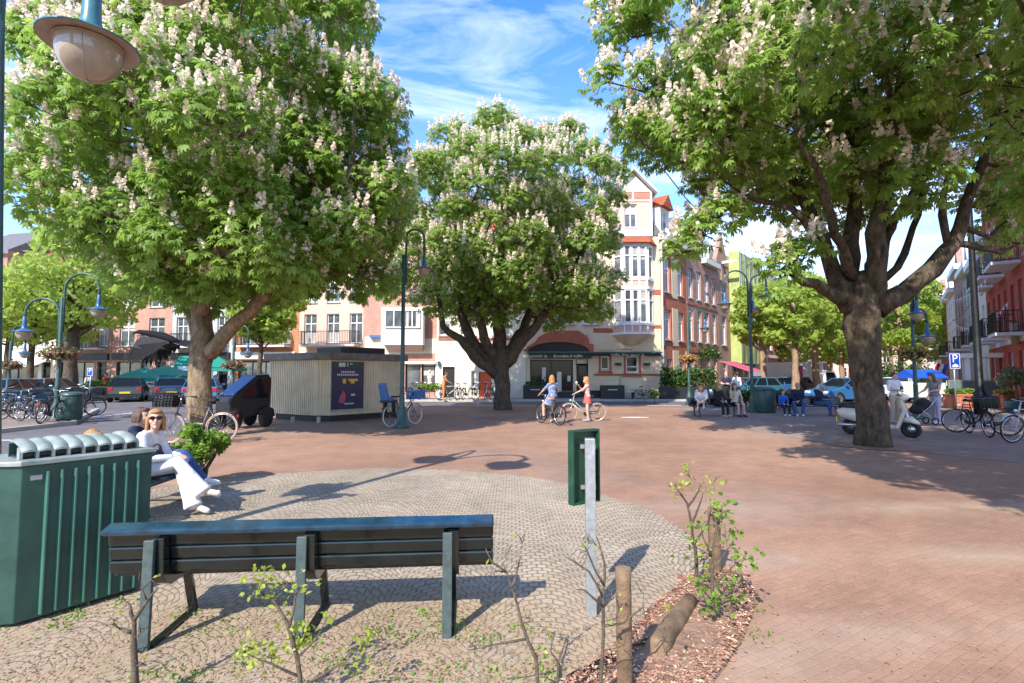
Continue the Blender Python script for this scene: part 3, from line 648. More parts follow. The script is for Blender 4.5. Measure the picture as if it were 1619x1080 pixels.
hp = MB(); hp.bar((3.4,-1.5,EV+2.3),(3.4,.2,EV+2.2),.12,.14); hp.build('hoist_beam', M['white'], ch, loc=o2, rot=(0,0,SD))
mr2 = MB(); mr2.prism([(-.1,EV+.1),(1.6,EV+2.6),(7,EV+2.6),(7,EV+.1)], 0, lx(968), 'x'); mr2.build('mansard_roof', M['roof_tile'], ch)

# ---- brown brick house, narrow gabled house, netted house and the row beyond along the street
S0 = Vector((XR, YF, 0)); SDv = Vector((.64,.768,0))
def along(t): return tuple(S0 + SDv*t)
bh = thing('row_house', 'brown brick row house with tall white windows and shaped gable beside the cream corner house', 'house', along(sl+.05), SD)
facade(bh, 6.7, 10.6, 8, grid_ops(6.7, 4, [(.9,2.9),(4.1,6.5),(7.3,9.5)], .9, gm='curtain', nv=1), 'w_brown', top=[(.3,10.6),(3.1,10.6),(2.8,11.9),(2.4,12.2),(2.1,13.3),(1.4,13.3),(1.1,12.2),(.7,11.9)])
boxes(bh, 'cornice', 'offwhite', (0,0,0), 0, [(3.2,6.7,-.4,-.004,10.3,10.7)]); boxes(bh, 'stone_band', 'w_band', (0,0,0), 0, [(.02,6.65,-.05,-.003,3.3,3.55),(.02,6.65,-.05,-.003,6.8,6.98)])
pitched(bh, 6.7, 8, 10.6, 3.2, 'roof_grey', (0,0,0), 0, .05)
facade(bh, 2.2, 1.9, 2, [(.2,2.0,.3,1.6,dict(nv=2,tr=0))], 'white', o=(3.8,.3,10.75), name='dormer')
gh = thing('row_house', 'narrow red brown brick house with steep pointed gable next to the green netting', 'house', along(11.35), SD)
facade(gh, 3.0, 11, 8, grid_ops(3.0, 1, [(.6,2.8),(4.1,6.6),(7.3,9.3)], 1.3, gm='curtain')+[(.7,1.3,9.6,10.9,dict(nv=0)),(1.7,2.3,9.6,10.9,dict(nv=0))], 'w_brown', top=[(0,11),(3.0,11),(3.0,11.3),(1.5,13.6),(0,11.3)])
pitched(gh, 3.0, 8, 11, 3, 'roof_grey', (0,0,0), 0, .05); ch2 = MB(); ch2.bx(2.4,2.95,3,4,12,14.6); ch2.build('chimney', M['w_brown'], gh)
boxes(gh, 'hoist_beam', 'white', (0,0,0), 0, [(1.4,1.6,-1.2,-.01,11.1,11.3)])
gn = thing('scaffolded_house', 'house wrapped in lime green scaffold netting further down the street', 'house', along(14.4), SD)
nb = MB()
for i in range(12):
    for j in range(8):
        x0, x1, z0, z1 = i*.66, (i+1)*.66, 2.6+j*1.22, 2.6+(j+1)*1.22
        c = lambda x, z: (x, -.9+.10*math.sin(x*3.7+z*1.3)*math.sin(z*2.6), z)
        nb.quad(c(x0,z0), c(x1,z0), c(x1,z1), c(x0,z1))
nb.build('netting', M['net'], gn)
nb2 = MB(); nb2.quad((0,-.95,2.6),(0,-.95,12.4),(0,-.05,12.4),(0,-.05,2.6)); nb2.build('netting', M['net'], gn)
sc = MB()
for i in range(7):
    sc.tube([(i*1.31+.03,-1.05,.1),(i*1.31+.03,-1.05,12.8)], .035, 6)
for j in range(5): sc.tube([(0,-1.05,2.6+j*2.4),(7.9,-1.05,2.6+j*2.4)], .03, 6)
sc.build('scaffold_poles', M['galv'], gn)
facade(gn, 8, 12, 8, grid_ops(8, 3, [(.5,2.5)], 1.6), 'w_brown'); pitched(gn, 8, 8, 12, 2.5, 'roof_grey', (0,0,0), 0, .05)
fc = [('w_red','red brick house with white windows behind the slim street trees'),('w_orange','orange brick house with pale sills behind the slim street trees'),('w_brown','dark brown brick house with ground floor arches far down the street'),('w_white','white plastered house far down the tree lined street'),('w_red','last red brick house where the tree lined street ends')]
t0 = 22.6
for k, (m_, lb) in enumerate(fc):
    wd = 9.5; h = 11+(k*7 % 3)
    q = thing('row_house', lb, 'house', along(t0), SD); facade(q, wd, h, 8, grid_ops(wd, 4, [(.8,3.0),(4.2,6.4),(7.4,9.4)], 1.3, gm='glass_lit' if k % 2 else 'curtain'), m_)
    boxes(q, 'cornice', 'white', (0,0,0), 0, [(0,wd-.01,-.35,-.004,h-.3,h+.05),(0,wd-.01,-.12,-.004,3.4,3.7)]); pitched(q, wd, 8, h, 2.6, 'roof_grey', (0,0,0), 0, .05); t0 += wd+.02
# end block closing the street
q = thing('apartment_block', 'distant pinkish block closing off the view at the street end', 'building', (48,118,0), 0); facade(q, 60, 12, 10, grid_ops(60, 18, [(1,3),(4.2,6.4),(7.4,9.6)], 1.6), 'w_pinkcream')
# ---- houses left of the corner house on the same frontage
x1 = FX(690); x0 = FX(572)
pk = thing('shop_house', 'pink brick house with white boxed bay over a wide shop window', 'house', (x0, YF+.25, 0)); lx = lambda px: FX(px)-x0
W2 = x1-x0
facade(pk, W2, 11.5, 8, [(lx(640),lx(664),.5,FZ(572)),(lx(666),lx(687),.5,FZ(572)),(lx(586),lx(632),.6,FZ(572))] + grid_ops(W2,3,[(7.6,9.7)],1.1), 'w_pink', nv=0, tr=.86, fm='dark', gm='glass_lit', sill=None)
boxes(pk, 'plaster_front', 'w_white', (0,0,0), 0, [(lx(575),lx(638),-.03,-.004,FZ(572)+.1,FZ(532)),(lx(638)+.003,W2,-.03,-.004,FZ(560)+.05,FZ(535)),(lx(688),W2,-.03,-.004,.1,FZ(560))])
boxes(pk, 'boxed_bay', 'white', (0,0,0), 0, [(lx(606),lx(671),-.9,-.035,FZ(546),FZ(488))])
window(pk, (0,0,0), 0, lx(612), lx(640), FZ(520), FZ(492), -.98, nv=1, tr=0, gm='curtain', sill=None); window(pk, (0,0,0), 0, lx(642), lx(667), FZ(520), FZ(492), -.98, nv=1, tr=0, gm='curtain', sill=None)
cbm = MB(); cbm.prism([(-.9,FZ(546)-.002),(-.032,FZ(546)-.002),(-.032,FZ(556))], lx(612), lx(668), 'x'); cbm.build('bay_corbel', M['w_pinkcream'], pk)
boxes(pk, 'flower_box', 'plastic_blue', (0,0,0), 0, [(lx(584),lx(604),-.35,-.035,FZ(534),FZ(530))])
boxes(pk, 'shop_awning_box', 'offwhite', (0,0,0), 0, [(lx(638),lx(689),-.25,-.04,FZ(575.5),FZ(572)+.02)])
x0 = x1+.02; x1b = FX(832)-.02
wh = thing('house', 'white rendered house with dark and red doors behind the middle chestnut', 'house', (x0, YF+.05, 0)); lx = lambda px: FX(px)-x0; W3 = x1b-x0
facade(wh, W3, 11.2, 8, [(lx(700),lx(719),.14,FZ(580),dict(skip=1)),(lx(745),lx(752),.8,FZ(586),dict(nv=0,tr=0)),(lx(757),lx(777),.14,FZ(588),dict(skip=1)),(lx(756),lx(777),FZ(572),FZ(553),dict(nv=0,tr=0)),(lx(690)+.15,lx(712),FZ(530),FZ(496)),(lx(728),lx(752),FZ(530),FZ(496)),(lx(780),lx(806),FZ(530),FZ(496))]+grid_ops(W3,3,[(6.6,8.8)],1.1), 'w_white', gm='glass_lit', reveal=.2)
boxes(wh, 'door', 'dark', (0,0,0), 0, [(lx(700)+.01,lx(719)-.01,.12,.19,.14,FZ(580)-.01)]); boxes(wh, 'door', 'orange_red', (0,0,0), 0, [(lx(757)+.01,lx(777)-.01,.12,.19,.14,FZ(588)-.01)])
boxes(wh, 'brick_band', 'w_band', (0,0,0), 0, [(.1,W3-.1,-.04,-.004,FZ(538),FZ(534)),(lx(753),lx(780),-.05,-.004,FZ(579),FZ(575)),(lx(753),lx(780),-.05,-.004,FZ(551.5),FZ(548))])
lp_ = MB(); lp_.box((lx(694),-.12,FZ(575)),(.14,.2,.3)); lp_.build('wall_lamp', M['lamp_blue'], wh)
mr3 = MB(); mr3.prism([(-.1,11.2),(2,13.6),(7,13.6),(7,11.2)], 0, W3, 'x'); mr3.build('mansard_roof', M['roof_tile'], wh)
# ---- left row beyond the side street
la, lb_ = Vector((-56,47,0)), Vector((-10.9,38.6,0)); LD = (lb_-la).normalized(); LA = math.atan2(LD.y, LD.x)
spec = [('w_pink','pale pink brick house at the far left edge of the square'),('w_brown','brown brick house with awning behind the left flower basket'),('w_white','white fronted house beside the thick street tree'),
        ('w_brown','brown brick house with paired white windows over a dark shop'),('w_pink','pink brick house above the green awnings'),('w_grey','grey house with white balconies right of the big trunk'),('w_orange','orange brick house with white bay seen over the kiosk'),('w_pinkcream','pinkish plastered house with tall white balcony windows behind the kiosk roof')]
tot = (lb_-la).length; wd = tot/len(spec)
for k, (m_, lb) in enumerate(spec):
    p = la+LD*wd*k; h = 11.5+[0,1.2,-.6,.8,1.6,-.4,.7,0][k]
    q = thing('shop_house', lb, 'house', tuple(p), LA)
    W4 = wd-.03
    shop = [(.5,W4-1.7,.5,2.7,dict(nv=2,tr=0,fm='dark',gm='glass_lit',sill=None)),(W4-1.35,W4-.4,.13,2.7,dict(nv=0,tr=.8,fm='lamp_green',gm='glass',sill=None,name='shop_door'))]
    facade(q, W4, h, 8, shop+grid_ops(W4, 3 if k % 2 else 2, [(4.0,6.3),(7.2,9.3)], 1.05 if k % 2 else 1.5, gm='glass_lit' if k % 3 else 'curtain', nv=1), m_)
    boxes(q, 'cornice', 'white', (0,0,0), 0, [(0,W4,-.4,-.004,h-.35,h+.05)])
    boxes(q, 'fascia', ['offwhite','white','offwhite','dark','dark','dark','white','offwhite'][k], (0,0,0), 0, [(.2,W4-.2,-.18,-.004,2.85,3.4)])
    pitched(q, W4, 8, h, 2.8, 'roof_grey' if k % 2 else 'roof_tile', (0,0,0), 0, .05)
    if k in (1, 2): aw = MB(); aw.prism([(-1.4,2.3),(-.01,2.95),(-.01,3.0),(-1.4,2.36)], .3, W4-.3, 'x'); aw.build('awning', M['terracotta' if k == 1 else 'cloth_white'], q)
    if k in (5, 6, 7): balcony(q, (0,0,0), 0, .6, W4-.6, 3.9)
    if k in (3, 4): balcony(q, (0,0,0), 0, W4-2.6, W4-.6, 3.85, .7)
# ---- right-hand row
RD = math.atan2(-.8,-.6); base = Vector((25.9,26.7,0)); F = Vector((.6,.8,0))
def rrow(s0, s1, m_, h, lb, ops_, **kw):
    q = thing('terrace_house', lb, 'house', tuple(base+F*s1), RD); facade(q, s1-s0-.03, h, 9, ops_(s1-s0-.03), m_, **kw)
    return q
q = rrow(-11, 7, 'w_scarlet', 13.5, 'scarlet brick house with iron balconies at the right edge', lambda W_: grid_ops(W_, 9, [(3.7,6.1),(7.0,9.3),(10.2,12.2)], .95, nv=0, fm='offwhite')+grid_ops(W_, 6, [(.6,2.8)], 1.5, fm='offwhite'), gm='glass_lit')
boxes(q, 'stone_band', 'offwhite', (0,0,0), 0, [(0,17.9,-.06,-.003,3.2,3.45)]); boxes(q, 'cornice', 'offwhite', (0,0,0), 0, [(0,17.9,-.5,-.004,13.2,13.6)])
for x_ in (1.0, 5.0, 9.2): balcony(q, (0,0,0), 0, x_, x_+2.4, 3.6, 1.0); balcony(q, (0,0,0), 0, x_, x_+2.4, 6.9, 1.0)
boxes(q, 'porch', 'white', (0,0,0), 0, [(3.5,3.7,-1.6,-1.4,.0,2.6),(5.2,5.4,-1.6,-1.4,0,2.6),(3.4,5.5,-1.7,-.004,2.6,2.85)])
for s0, s1, m_, h, lb in ((7,13,'w_white',9.5,'cream white terrace house next to the scarlet brick one'),(13,20,'w_grey',10,'pale grey terrace house with tall narrow windows'),(20,28,'w_brown',11,'brown brick terrace house with white window frames'),(28,38,'w_white',10,'white terrace house behind the flag'),(38,50,'w_red',11,'red terrace house far along the right side'),(50,66,'w_white',11,'last pale terrace house on the right side')):
    q = rrow(s0, s1, m_, h, lb, lambda W_: grid_ops(W_, max(2,int(W_/2.2)), [(.7,2.9),(3.9,6.2),(7.0,8.8)], 1.05), gm='glass_lit', fm='white')
    boxes(q, 'cornice', 'white', (0,0,0), 0, [(0,s1-s0-.04,-.5,-.004,h-.4,h+.05)]); pitched(q, s1-s0-.03, 9, h, 3, 'roof_tile' if s0 % 3 else 'roof_grey', (0,0,0), 0, .05)
    d_ = MB(); W_ = s1-s0-.03; d_.prism([(W_*.3,h),(W_*.7,h),(W_*.5,h+2.2)], -.05, .4, 'y'); d_.build('gable', M[m_], q)
    balcony(q, (0,0,0), 0, .5, 2.6, 3.7, .9)

# ------------------------------------------------------------------ trees
def unit(a): return a/np.maximum(np.linalg.norm(a, axis=-1, keepdims=True), 1e-9)
def chestnut_leaves(P, D, leaf, rs, nl=7, nlf=6):
    """palmate leaves round each shoot point P with shoot direction D; returns V, F"""
    n = len(P)
    a0 = rs.uniform(0, 2*PI, n)
    up = np.array([0,0,1.])
    ref = np.where(np.abs(D[:,2:3]) > .9, np.array([[1.,0,0]]), np.array([[0,0,1.]]))
    e1 = unit(np.cross(D, ref)); e2 = np.cross(D, e1)
    k = np.arange(nl); az = a0[:,None] + 2*PI*k/nl + rs.uniform(-.35,.35,(n,nl))
    out = e1[:,None]*np.cos(az)[...,None] + e2[:,None]*np.sin(az)[...,None]
    lift = rs.uniform(-.15,.75,(n,nl))[...,None]
    pd = unit(out + D[:,None]*lift)                                   # petiole direction
    base = P[:,None] + pd*rs.uniform(.10,.24,(n,nl))[...,None]*leaf/.2 + D[:,None]*rs.uniform(-.16,.05,(n,nl))[...,None]
    pd = unit(pd + np.array([0,0,-.45]) + rs.normal(0,.12,(n,nl,3)))  # the blade droops
    side = unit(np.cross(pd, up + rs.normal(0,.22,(n,nl,3)))); nor = np.cross(side, pd)
    phi = np.linspace(-1.75, 1.75, nlf)
    ln = leaf*(1 - .13*np.abs(phi)**1.5)*1.0
    sc = rs.uniform(.6,1.25,(n,nl))
    fd = pd[:,:,None]*np.cos(phi)[:,None] + side[:,:,None]*np.sin(phi)[:,None]           # n,nl,nlf,3
    fd = unit(fd + np.array([0,0,-.36]) + rs.normal(0,.09,fd.shape))
    fs = unit(np.cross(fd, nor[:,:,None] + 0*fd)); fn = np.cross(fs, fd)
    Ln = (ln[None,None]*sc[:,:,None])[...,None]; wd = Ln*.175
    b = base[:,:,None] + 0*fd
    m = b + fd*Ln*.60 + fn*Ln*.05
    l_ = m - fs*wd - fn*Ln*.05; r_ = m + fs*wd - fn*Ln*.05
    t = b + fd*Ln - fn*Ln*.07 + np.array([0,0,-1.])*Ln*.10
    V = np.stack([b, l_, t, r_, m], axis=3).reshape(-1,3)
    q = n*nl*nlf; i = np.arange(q)*5
    # each leaflet: two halves folded on the midrib (one mesh island)
    F = np.concatenate([np.stack([i, i+4, i+1], 1), np.stack([i+1, i+4, i+2], 1), np.stack([i, i+3, i+4], 1), np.stack([i+4, i+3, i+2], 1)])
    return V, F
def panicles(P, D, h, rs, nb=32):
    """upright candles of small florets"""
    n = len(P); d = unit(D*.45 + np.array([0,0,1.]))
    e1 = unit(np.cross(d, np.array([1.,.3,0]))); e2 = np.cross(d, e1)
    t = rs.uniform(.0,1,(n,nb)); a = rs.uniform(0,2*PI,(n,nb)); hh = h*rs.uniform(.75,1.25,n)
    rad = (1-t*.8)*.30*hh[:,None]*rs.uniform(.5,1.1,(n,nb))
    c = P[:,None] + d[:,None]*(t*hh[:,None]+.10)[...,None] + e1[:,None]*(np.cos(a)*rad)[...,None] + e2[:,None]*(np.sin(a)*rad)[...,None]
    s = (h*.125*rs.uniform(.6,1.25,(n,nb)))[...,None]
    o1 = unit(rs.normal(0,1,(n,nb,3))); o2 = unit(np.cross(o1, rs.normal(0,1,(n,nb,3))))
    V = np.stack([c-o1*s, c-o2*s, c+o1*s, c+o2*s], 2).reshape(-1,3)
    F = np.arange(len(V)).reshape(-1,4); return V, F
def grow(path, radii, wob, rs, step=.35):
    """wobbly polyline with interpolated radii"""
    pts, rr = [], []
    for i in range(len(path)-1):
        a, b = np.array(path[i]), np.array(path[i+1]); k = max(2, int(np.linalg.norm(b-a)/step))
        for j in range(k):
            f = j/k; p = a*(1-f)+b*f
            if i+j > 0: p = p + rs.normal(0, wob, 3)*min(1, radii[i]*3+.2)
            pts.append(p); rr.append((radii[i]*(1-f)+radii[i+1]*f)*(1+rs.normal(0,.05)))
    pts.append(np.array(path[-1])); rr.append(radii[-1]); return pts, rr
def chestnut(name, label, base, Y0, trunk, limbs, crowns, leaf, nshoot, flower, bark, leafm, seed, nlobe=70, lobr=1.15, thin=None, ph=.29, extra=(), ts=1, ls=1):
    rs = np.random.default_rng(seed); loc = np.array(base)
    root = thing(name, label, 'tree', tuple(base))
    W_ = MB(); lo = lambda v: np.array(v) - loc
    tp = [lo(At(px, py, Y0+dy)) if py is not None else None for px, py, dy, r in trunk]; tp[0][2] = -.05
    tr = [t[3]*ts for t in trunk]
    pts, rr = grow(tp, tr, .02, rs, .25)
    W_.tube(pts, rr, 20)
    nv = len(W_.v)                                    # lumps and root flare
    for i in range(nv):
        v = np.array(W_.v[i]); z = v[2]; a = math.atan2(v[1]-tp[0][1], v[0]-tp[0][0]); ax = np.array([np.interp(z, [p[2] for p in tp], [p[0] for p in tp]), np.interp(z, [p[2] for p in tp], [p[1] for p in tp])])
        k = 1 + .05*math.sin(3*a+z*2.2) + .035*math.sin(5*a-z*3.1) + .10*max(0, .5-z)*(1+.8*math.sin(5*a+seed))
        W_.v[i] = (ax[0]+(v[0]-ax[0])*k, ax[1]+(v[1]-ax[1])*k, z)
    skel = []
    for lm in limbs:
        lp = [lo(At(px, py, Y0+dy)) for px, py, dy, r in lm]; lr = [t[3]*ts*ls for t in lm]
        pts, rr = grow(lp, lr, .05, rs); W_.tube(pts, rr, 10)
        skel += [(p, r) for p, r in zip(pts, rr)]
    SK = np.array([p for p, r in skel]); SR = np.array([r for p, r in skel])
    # lobes of foliage on and inside the crown ellipsoids
    LC, LR, LO = [], [], []
    tv = sum(c[3] for c in crowns)
    for (cc, rad, ctr, wgt) in crowns:
        n = int(nlobe*wgt/tv); cc = np.array(cc)-loc; rad = np.array(rad)
        for i in range(n):
            z = 1-2*(i+.5)/n; th = i*2.39996+seed; s = math.sqrt(1-z*z); d = np.array([s*math.cos(th), s*math.sin(th), z])
            f = rs.uniform(.72, .98) if rs.random() < .72 else rs.uniform(.35, .7)
            LC.append(cc + d*rad*f); LR.append(lobr*rs.uniform(.7,1.25)); LO.append(unit(d/rad))
    if thin is not None:
        kp = [thin(c+loc) for c in LC]; LC = [c for c, k in zip(LC, kp) if k]; LR = [c for c, k in zip(LR, kp) if k]; LO = [c for c, k in zip(LO, kp) if k]
    for px, py, dy, r in extra:
        LC.append(lo(At(px, py, Y0+dy))); LR.append(r); LO.append(np.array([0,0,1.]))
    LC, LR, LO = np.array(LC), np.array(LR), np.array(LO)
    P, D = [], []
    tot = (LR**2).sum()
    for c, r, o in zip(LC, LR, LO):
        dd = np.linalg.norm(SK-c, axis=1) + np.maximum(0, SK[:,2]-c[2])*1.2
        j = int(np.argmin(dd)); p0 = SK[j]; ln = np.linalg.norm(c-p0)
        midp = (p0+c)/2 + np.array([0,0,-.12*ln]) + rs.normal(0,.12*ln,3)*.6
        r0 = min(SR[j]*.6, .03+.022*ln)
        pts, rr = grow([p0, midp, c], [r0, r0*.7, .018], .04, rs, .4); W_.tube(pts, rr, 6)
        n = max(4, int(nshoot*r*r/tot))
        d = unit(rs.normal(0,1,(n*3,3)) + o*.55 + np.array([0,0,.35])); d = d[:n]
        rad = r*rs.uniform(.45,1.08,n)**.6
        pp = c + d*rad[:,None]*np.array([1.12,1.12,.78])
        P.append(pp); D.append(unit(d + np.array([0,0,.75])))
        for q in pp[:6]:
            W_.tube([c, (c+q)/2+rs.normal(0,.06,3), q], [.018,.012,.006], 4, cap=False)
    P, D = np.concatenate(P), np.concatenate(D)
    pit = [(loc[0]+(ts*1.15+.12*math.sin(5*a+seed))*math.cos(a), loc[1]+(ts*1.15+.12*math.sin(4*a))*math.sin(a)) for a in np.linspace(0,2*PI,40,endpoint=False)]
    if name and loc[1] > 6: sheet('tree_pit', pit, .013, M['soil'])
    W_.build('trunk', M[bark], root)
    V, F = chestnut_leaves(P, D, leaf, rs); np_obj('crown', V, F, [M[leafm]], root)
    cen = np.mean(LC, axis=0); outw = unit(P-cen)
    ok = (rs.random(len(P)) < flower*(.35 + .9*np.clip(outw[:,2]*.6+.5, 0, 1))) & (D[:,2] > .1)
    V, F = panicles(P[ok], D[ok], ph, rs); np_obj('blossom', V, F, [M['flower']], root)
    return root
# left chestnut
b = G(317, 693); YL = b.y
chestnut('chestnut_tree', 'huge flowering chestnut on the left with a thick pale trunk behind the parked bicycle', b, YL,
  [(317,693,0,.50),(316,660,0,.40),(317,610,0,.385),(318,575,0,.40),(319,545,0,.42),(319,520,0,.32),(318,500,0,.2)],
  [[(312,560,0,.36),(318,500,.1,.33),(316,430,.2,.28),(322,330,.2,.22),(330,200,.2,.15),(335,60,.1,.06)],
   [(330,560,-.1,.27),(358,530,-.2,.25),(395,490,-.3,.23),(432,445,-.6,.19),(500,360,-1.0,.12),(560,260,-1.2,.05)],
   [(312,530,.1,.22),(295,480,.6,.19),(255,400,1.2,.15),(190,310,1.6,.10),(110,230,1.8,.05)],
   [(318,500,0,.22),(340,420,-1.2,.18),(370,320,-2.2,.13),(390,210,-2.8,.06)],
   [(316,480,.3,.22),(285,400,-1.0,.17),(250,300,-2.0,.12),(210,170,-2.6,.05)],
   [(318,470,.3,.22),(360,400,1.6,.18),(430,300,2.6,.12),(480,180,3.0,.05)]],
  [((-7.5,YL,7.9),(4.6,4.4,4.9),None,1.0),((-6.8,YL-.4,5.4),(3.5,3.0,1.8),None,.2)], .18, 6400, 1.15, 'bark_left', 'leaf_a', 11, nlobe=120, lobr=.98, ts=.74,
  thin=lambda c: not (c[2] < 4.6 and (c[0] < -9.2)) and c[2] > 3.6)
# middle chestnut
b = G(795, 648); YM = b.y
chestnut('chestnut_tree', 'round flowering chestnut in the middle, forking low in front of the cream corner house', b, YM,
  [(795,648,0,.50),(794,620,0,.42),(793,590,0,.44),(792,570,0,.46),(792,555,0,.36),(792,540,0,.2)],
  [[(786,592,0,.34),(762,572,-.2,.30),(735,545,-.5,.26),(703,515,-.8,.17),(692,470,-1,.12),(680,400,-1.2,.05)],
   [(786,582,0,.32),(752,548,.2,.30),(728,500,.4,.25),(712,440,.5,.19),(700,340,.6,.08)],
   [(785,575,0,.3),(768,535,-.6,.26),(752,480,-1.2,.2),(745,400,-1.8,.14),(740,300,-2,.06)],
   [(793,575,0,.40),(790,520,.2,.34),(794,450,.2,.27),(800,350,.2,.18),(805,230,0,.06)],
   [(800,575,0,.36),(818,545,-.2,.33),(850,515,-.5,.25),(880,470,-.7,.19),(920,400,-.9,.11),(950,330,-1,.05)],
   [(800,565,0,.3),(828,520,.6,.25),(850,460,1.4,.2),(870,380,2,.13),(890,280,2.3,.05)]],
  [((-.15,YM,8.9),(5.6,5.0,4.7),None,1.0),((-.2,YM,5.9),(5.2,4.4,2.0),None,.35)], .19, 5600, 1.5, 'bark_mid', 'leaf_b', 23, nlobe=135, lobr=.98, ph=.30, ts=.86,
  thin=lambda c: c[2] > 4.6)
# right chestnut
b = G(1381, 705); YR = b.y
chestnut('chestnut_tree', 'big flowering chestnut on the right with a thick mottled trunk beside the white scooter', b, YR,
  [(1381,705,0,.47),(1377,670,0,.43),(1372,620,0,.42),(1365,560,0,.44),(1362,515,0,.50),(1362,480,0,.52),(1360,455,0,.42),(1358,430,0,.22)],
  [[(1345,490,0,.36),(1320,430,.1,.29),(1295,370,.2,.25),(1268,300,.3,.20),(1232,220,.3,.14),(1170,130,.2,.09),(1090,60,.0,.05)],
   [(1352,480,0,.36),(1346,410,.3,.30),(1352,320,.5,.25),(1342,210,.6,.18),(1330,80,.6,.08)],
   [(1375,480,0,.40),(1386,400,-.3,.32),(1398,310,-.6,.26),(1412,200,-1,.19),(1430,60,-1.2,.08)],
   [(1385,490,0,.42),(1432,462,-.1,.36),(1475,425,-.2,.32),(1505,385,-.3,.27),(1528,330,-.4,.2),(1560,230,-.6,.13),(1600,120,-.8,.06)],
   [(1335,478,0,.26),(1305,455,-.4,.20),(1270,445,-.7,.15),(1245,430,-.9,.08)],
   [(1400,440,.2,.16),(1432,400,.4,.13),(1450,340,.5,.11),(1470,240,.7,.05)],
   [(1350,440,0,.22),(1322,370,-.8,.16),(1300,290,-1.5,.11),(1260,210,-2.0,.05)],
   [(1370,440,0,.26),(1420,340,1.6,.2),(1480,250,2.6,.13),(1530,130,3,.05)],
   [(1300,380,-.2,.16),(1250,330,-.4,.11),(1180,310,-.6,.08),(1120,350,-.8,.04)],
   [(1500,390,-.3,.14),(1490,340,-.3,.12),(1498,280,-.4,.09)]],
  [((8.7,YR-.2,9.7),(5.9,4.8,4.2),None,1.0),((7.6,YR-.4,7.3),(3.5,2.8,1.5),None,.2)], .18, 4900, 1.45, 'bark_right', 'leaf_a', 37, nlobe=112, lobr=1.0, ph=.34, ts=.75, ls=.86,
  thin=lambda c: c[2] > 6.0 and not (c[2] < 8.6 and c[1] < YR-.8 and c[0] > 5.5 and (c[0]*7.3) % 1 < .75), extra=[(1050,215,-.6,.6),(1085,265,-.6,.55),(1110,305,-.5,.5),(1150,330,-.4,.5),(962,130,-.4,.5),(1000,60,-.3,.85),(985,10,-.2,.8),(1020,140,-.5,.7),(1000,205,-.5,.42),(1590,350,.4,.7),(1610,385,.6,.6),(1550,330,.5,.6),(1250,415,-.9,.62),(1275,400,-.7,.55),(1235,440,-.9,.45),(1110,372,-.8,.6),(1080,400,-.8,.45),(1135,345,-.7,.6)])
# chestnut whose branches reach in at the right edge of the photo
_e = lambda X, Y, Z, r: (810+X/Y*810, 591-(Z-1.7)/Y*810, Y-4.0, r)
chestnut('chestnut_tree', 'chestnut standing beyond the right edge, only its dark lower branch tips in view', (9.6,4.0,0), 4.0,
  [_e(9.6,4.0,.0,.4),_e(9.6,4.0,2,.34),_e(9.6,4.0,3.6,.3)],
  [[_e(9.6,4.0,3.5,.26),_e(8.8,4.0,5.5,.2),_e(8.0,4.2,8,.08)],[_e(9.6,4.0,3.4,.2),_e(8.6,5.2,4.8,.12),_e(7.9,6.6,5.4,.05)]],
  [((6.8,3.6,7.3),(4.4,4.4,2.5),None,1.0)], .19, 2900, .3, 'bark_right', 'leaf_a', 41, nlobe=80, lobr=1.0, thin=lambda c: c[2] > 4.7 and (c[0]/max(c[1],.1) > 1.15 or (c[2]-1.7)/max(c[1],.1) > 1.0), extra=[_e(8.0,7.3,4.6,.7),_e(8.4,7.9,4.3,.6),_e(7.9,7.7,5.2,.7),_e(8.5,7.2,3.9,.5)])

def leaf_cloud(lobes, n, size, rs, up=.35, asp=.55):
    """loose leaf faces through the volume of given lobes (c, r)"""
    C = np.array([l[0] for l in lobes]); Rr = np.array([l[1] if hasattr(l[1], '__len__') else (l[1],)*3 for l in lobes])
    pw = Rr.prod(1)**.66; pick = rs.choice(len(C), n, p=pw/pw.sum())
    d = unit(rs.normal(0,1,(n,3))); rad = rs.uniform(.25,1.05,n)**.5
    c = C[pick] + d*rad[:,None]*Rr[pick]
    nn = unit(d*.5 + np.array([0,0,up]) + rs.normal(0,.55,(n,3))); a = unit(np.cross(nn, rs.normal(0,1,(n,3)))); b_ = np.cross(nn, a)
    s = (size*rs.uniform(.55,1.3,n))[:,None]
    V = np.stack([c-a*s, c-b_*s*asp+nn*s*.15, c+a*s, c+b_*s*asp+nn*s*.15], 1).reshape(-1,3)
    return V, np.arange(4*n).reshape(-1,4)
def street_tree(label, p, h, tr, crz, crx, n, size, lm, seed, bark='bark_street', name='street_tree', group=None, cw=None, nl=16):
    rs = np.random.default_rng(seed); root = thing(name, label, 'tree', tuple(p), 0, group); t = MB()
    z0 = h-2*crz; cz = h-crz
    top = (rs.normal(0,.15), rs.normal(0,.15), cz+crz*.3)
    pts, rr = grow([(0,0,-.05),(rs.normal(0,.04),rs.normal(0,.04),z0*.6),(0,0,z0),top], [tr*1.25,tr,tr*.85,tr*.3], .02, rs, .5); t.tube(pts, rr, 9)
    lob = []
    for i in range(nl):
        z = 1-2*(i+.5)/nl; th = i*2.4+seed; s = math.sqrt(1-z*z); f = rs.uniform(.5,.9)
        c = np.array([s*math.cos(th)*crx*f, s*math.sin(th)*crx*f, cz+z*crz*f]); r = rs.uniform(.24,.42)*crx
        lob.append((c, (r, r, r*.7)))
        p0 = np.array([0,0,min(max(z0*.95, c[2]-1.2), cz)]); pts, rr = grow([p0,(p0+c)/2+np.array([0,0,-.1]),c],[tr*.4,tr*.25,.02],.03,rs,.5); t.tube(pts, rr, 5)
    t.build('trunk', M[bark], root)
    V, F = leaf_cloud(lob, n, size, rs); np_obj('crown', V, F, [M[lm]], root); return root
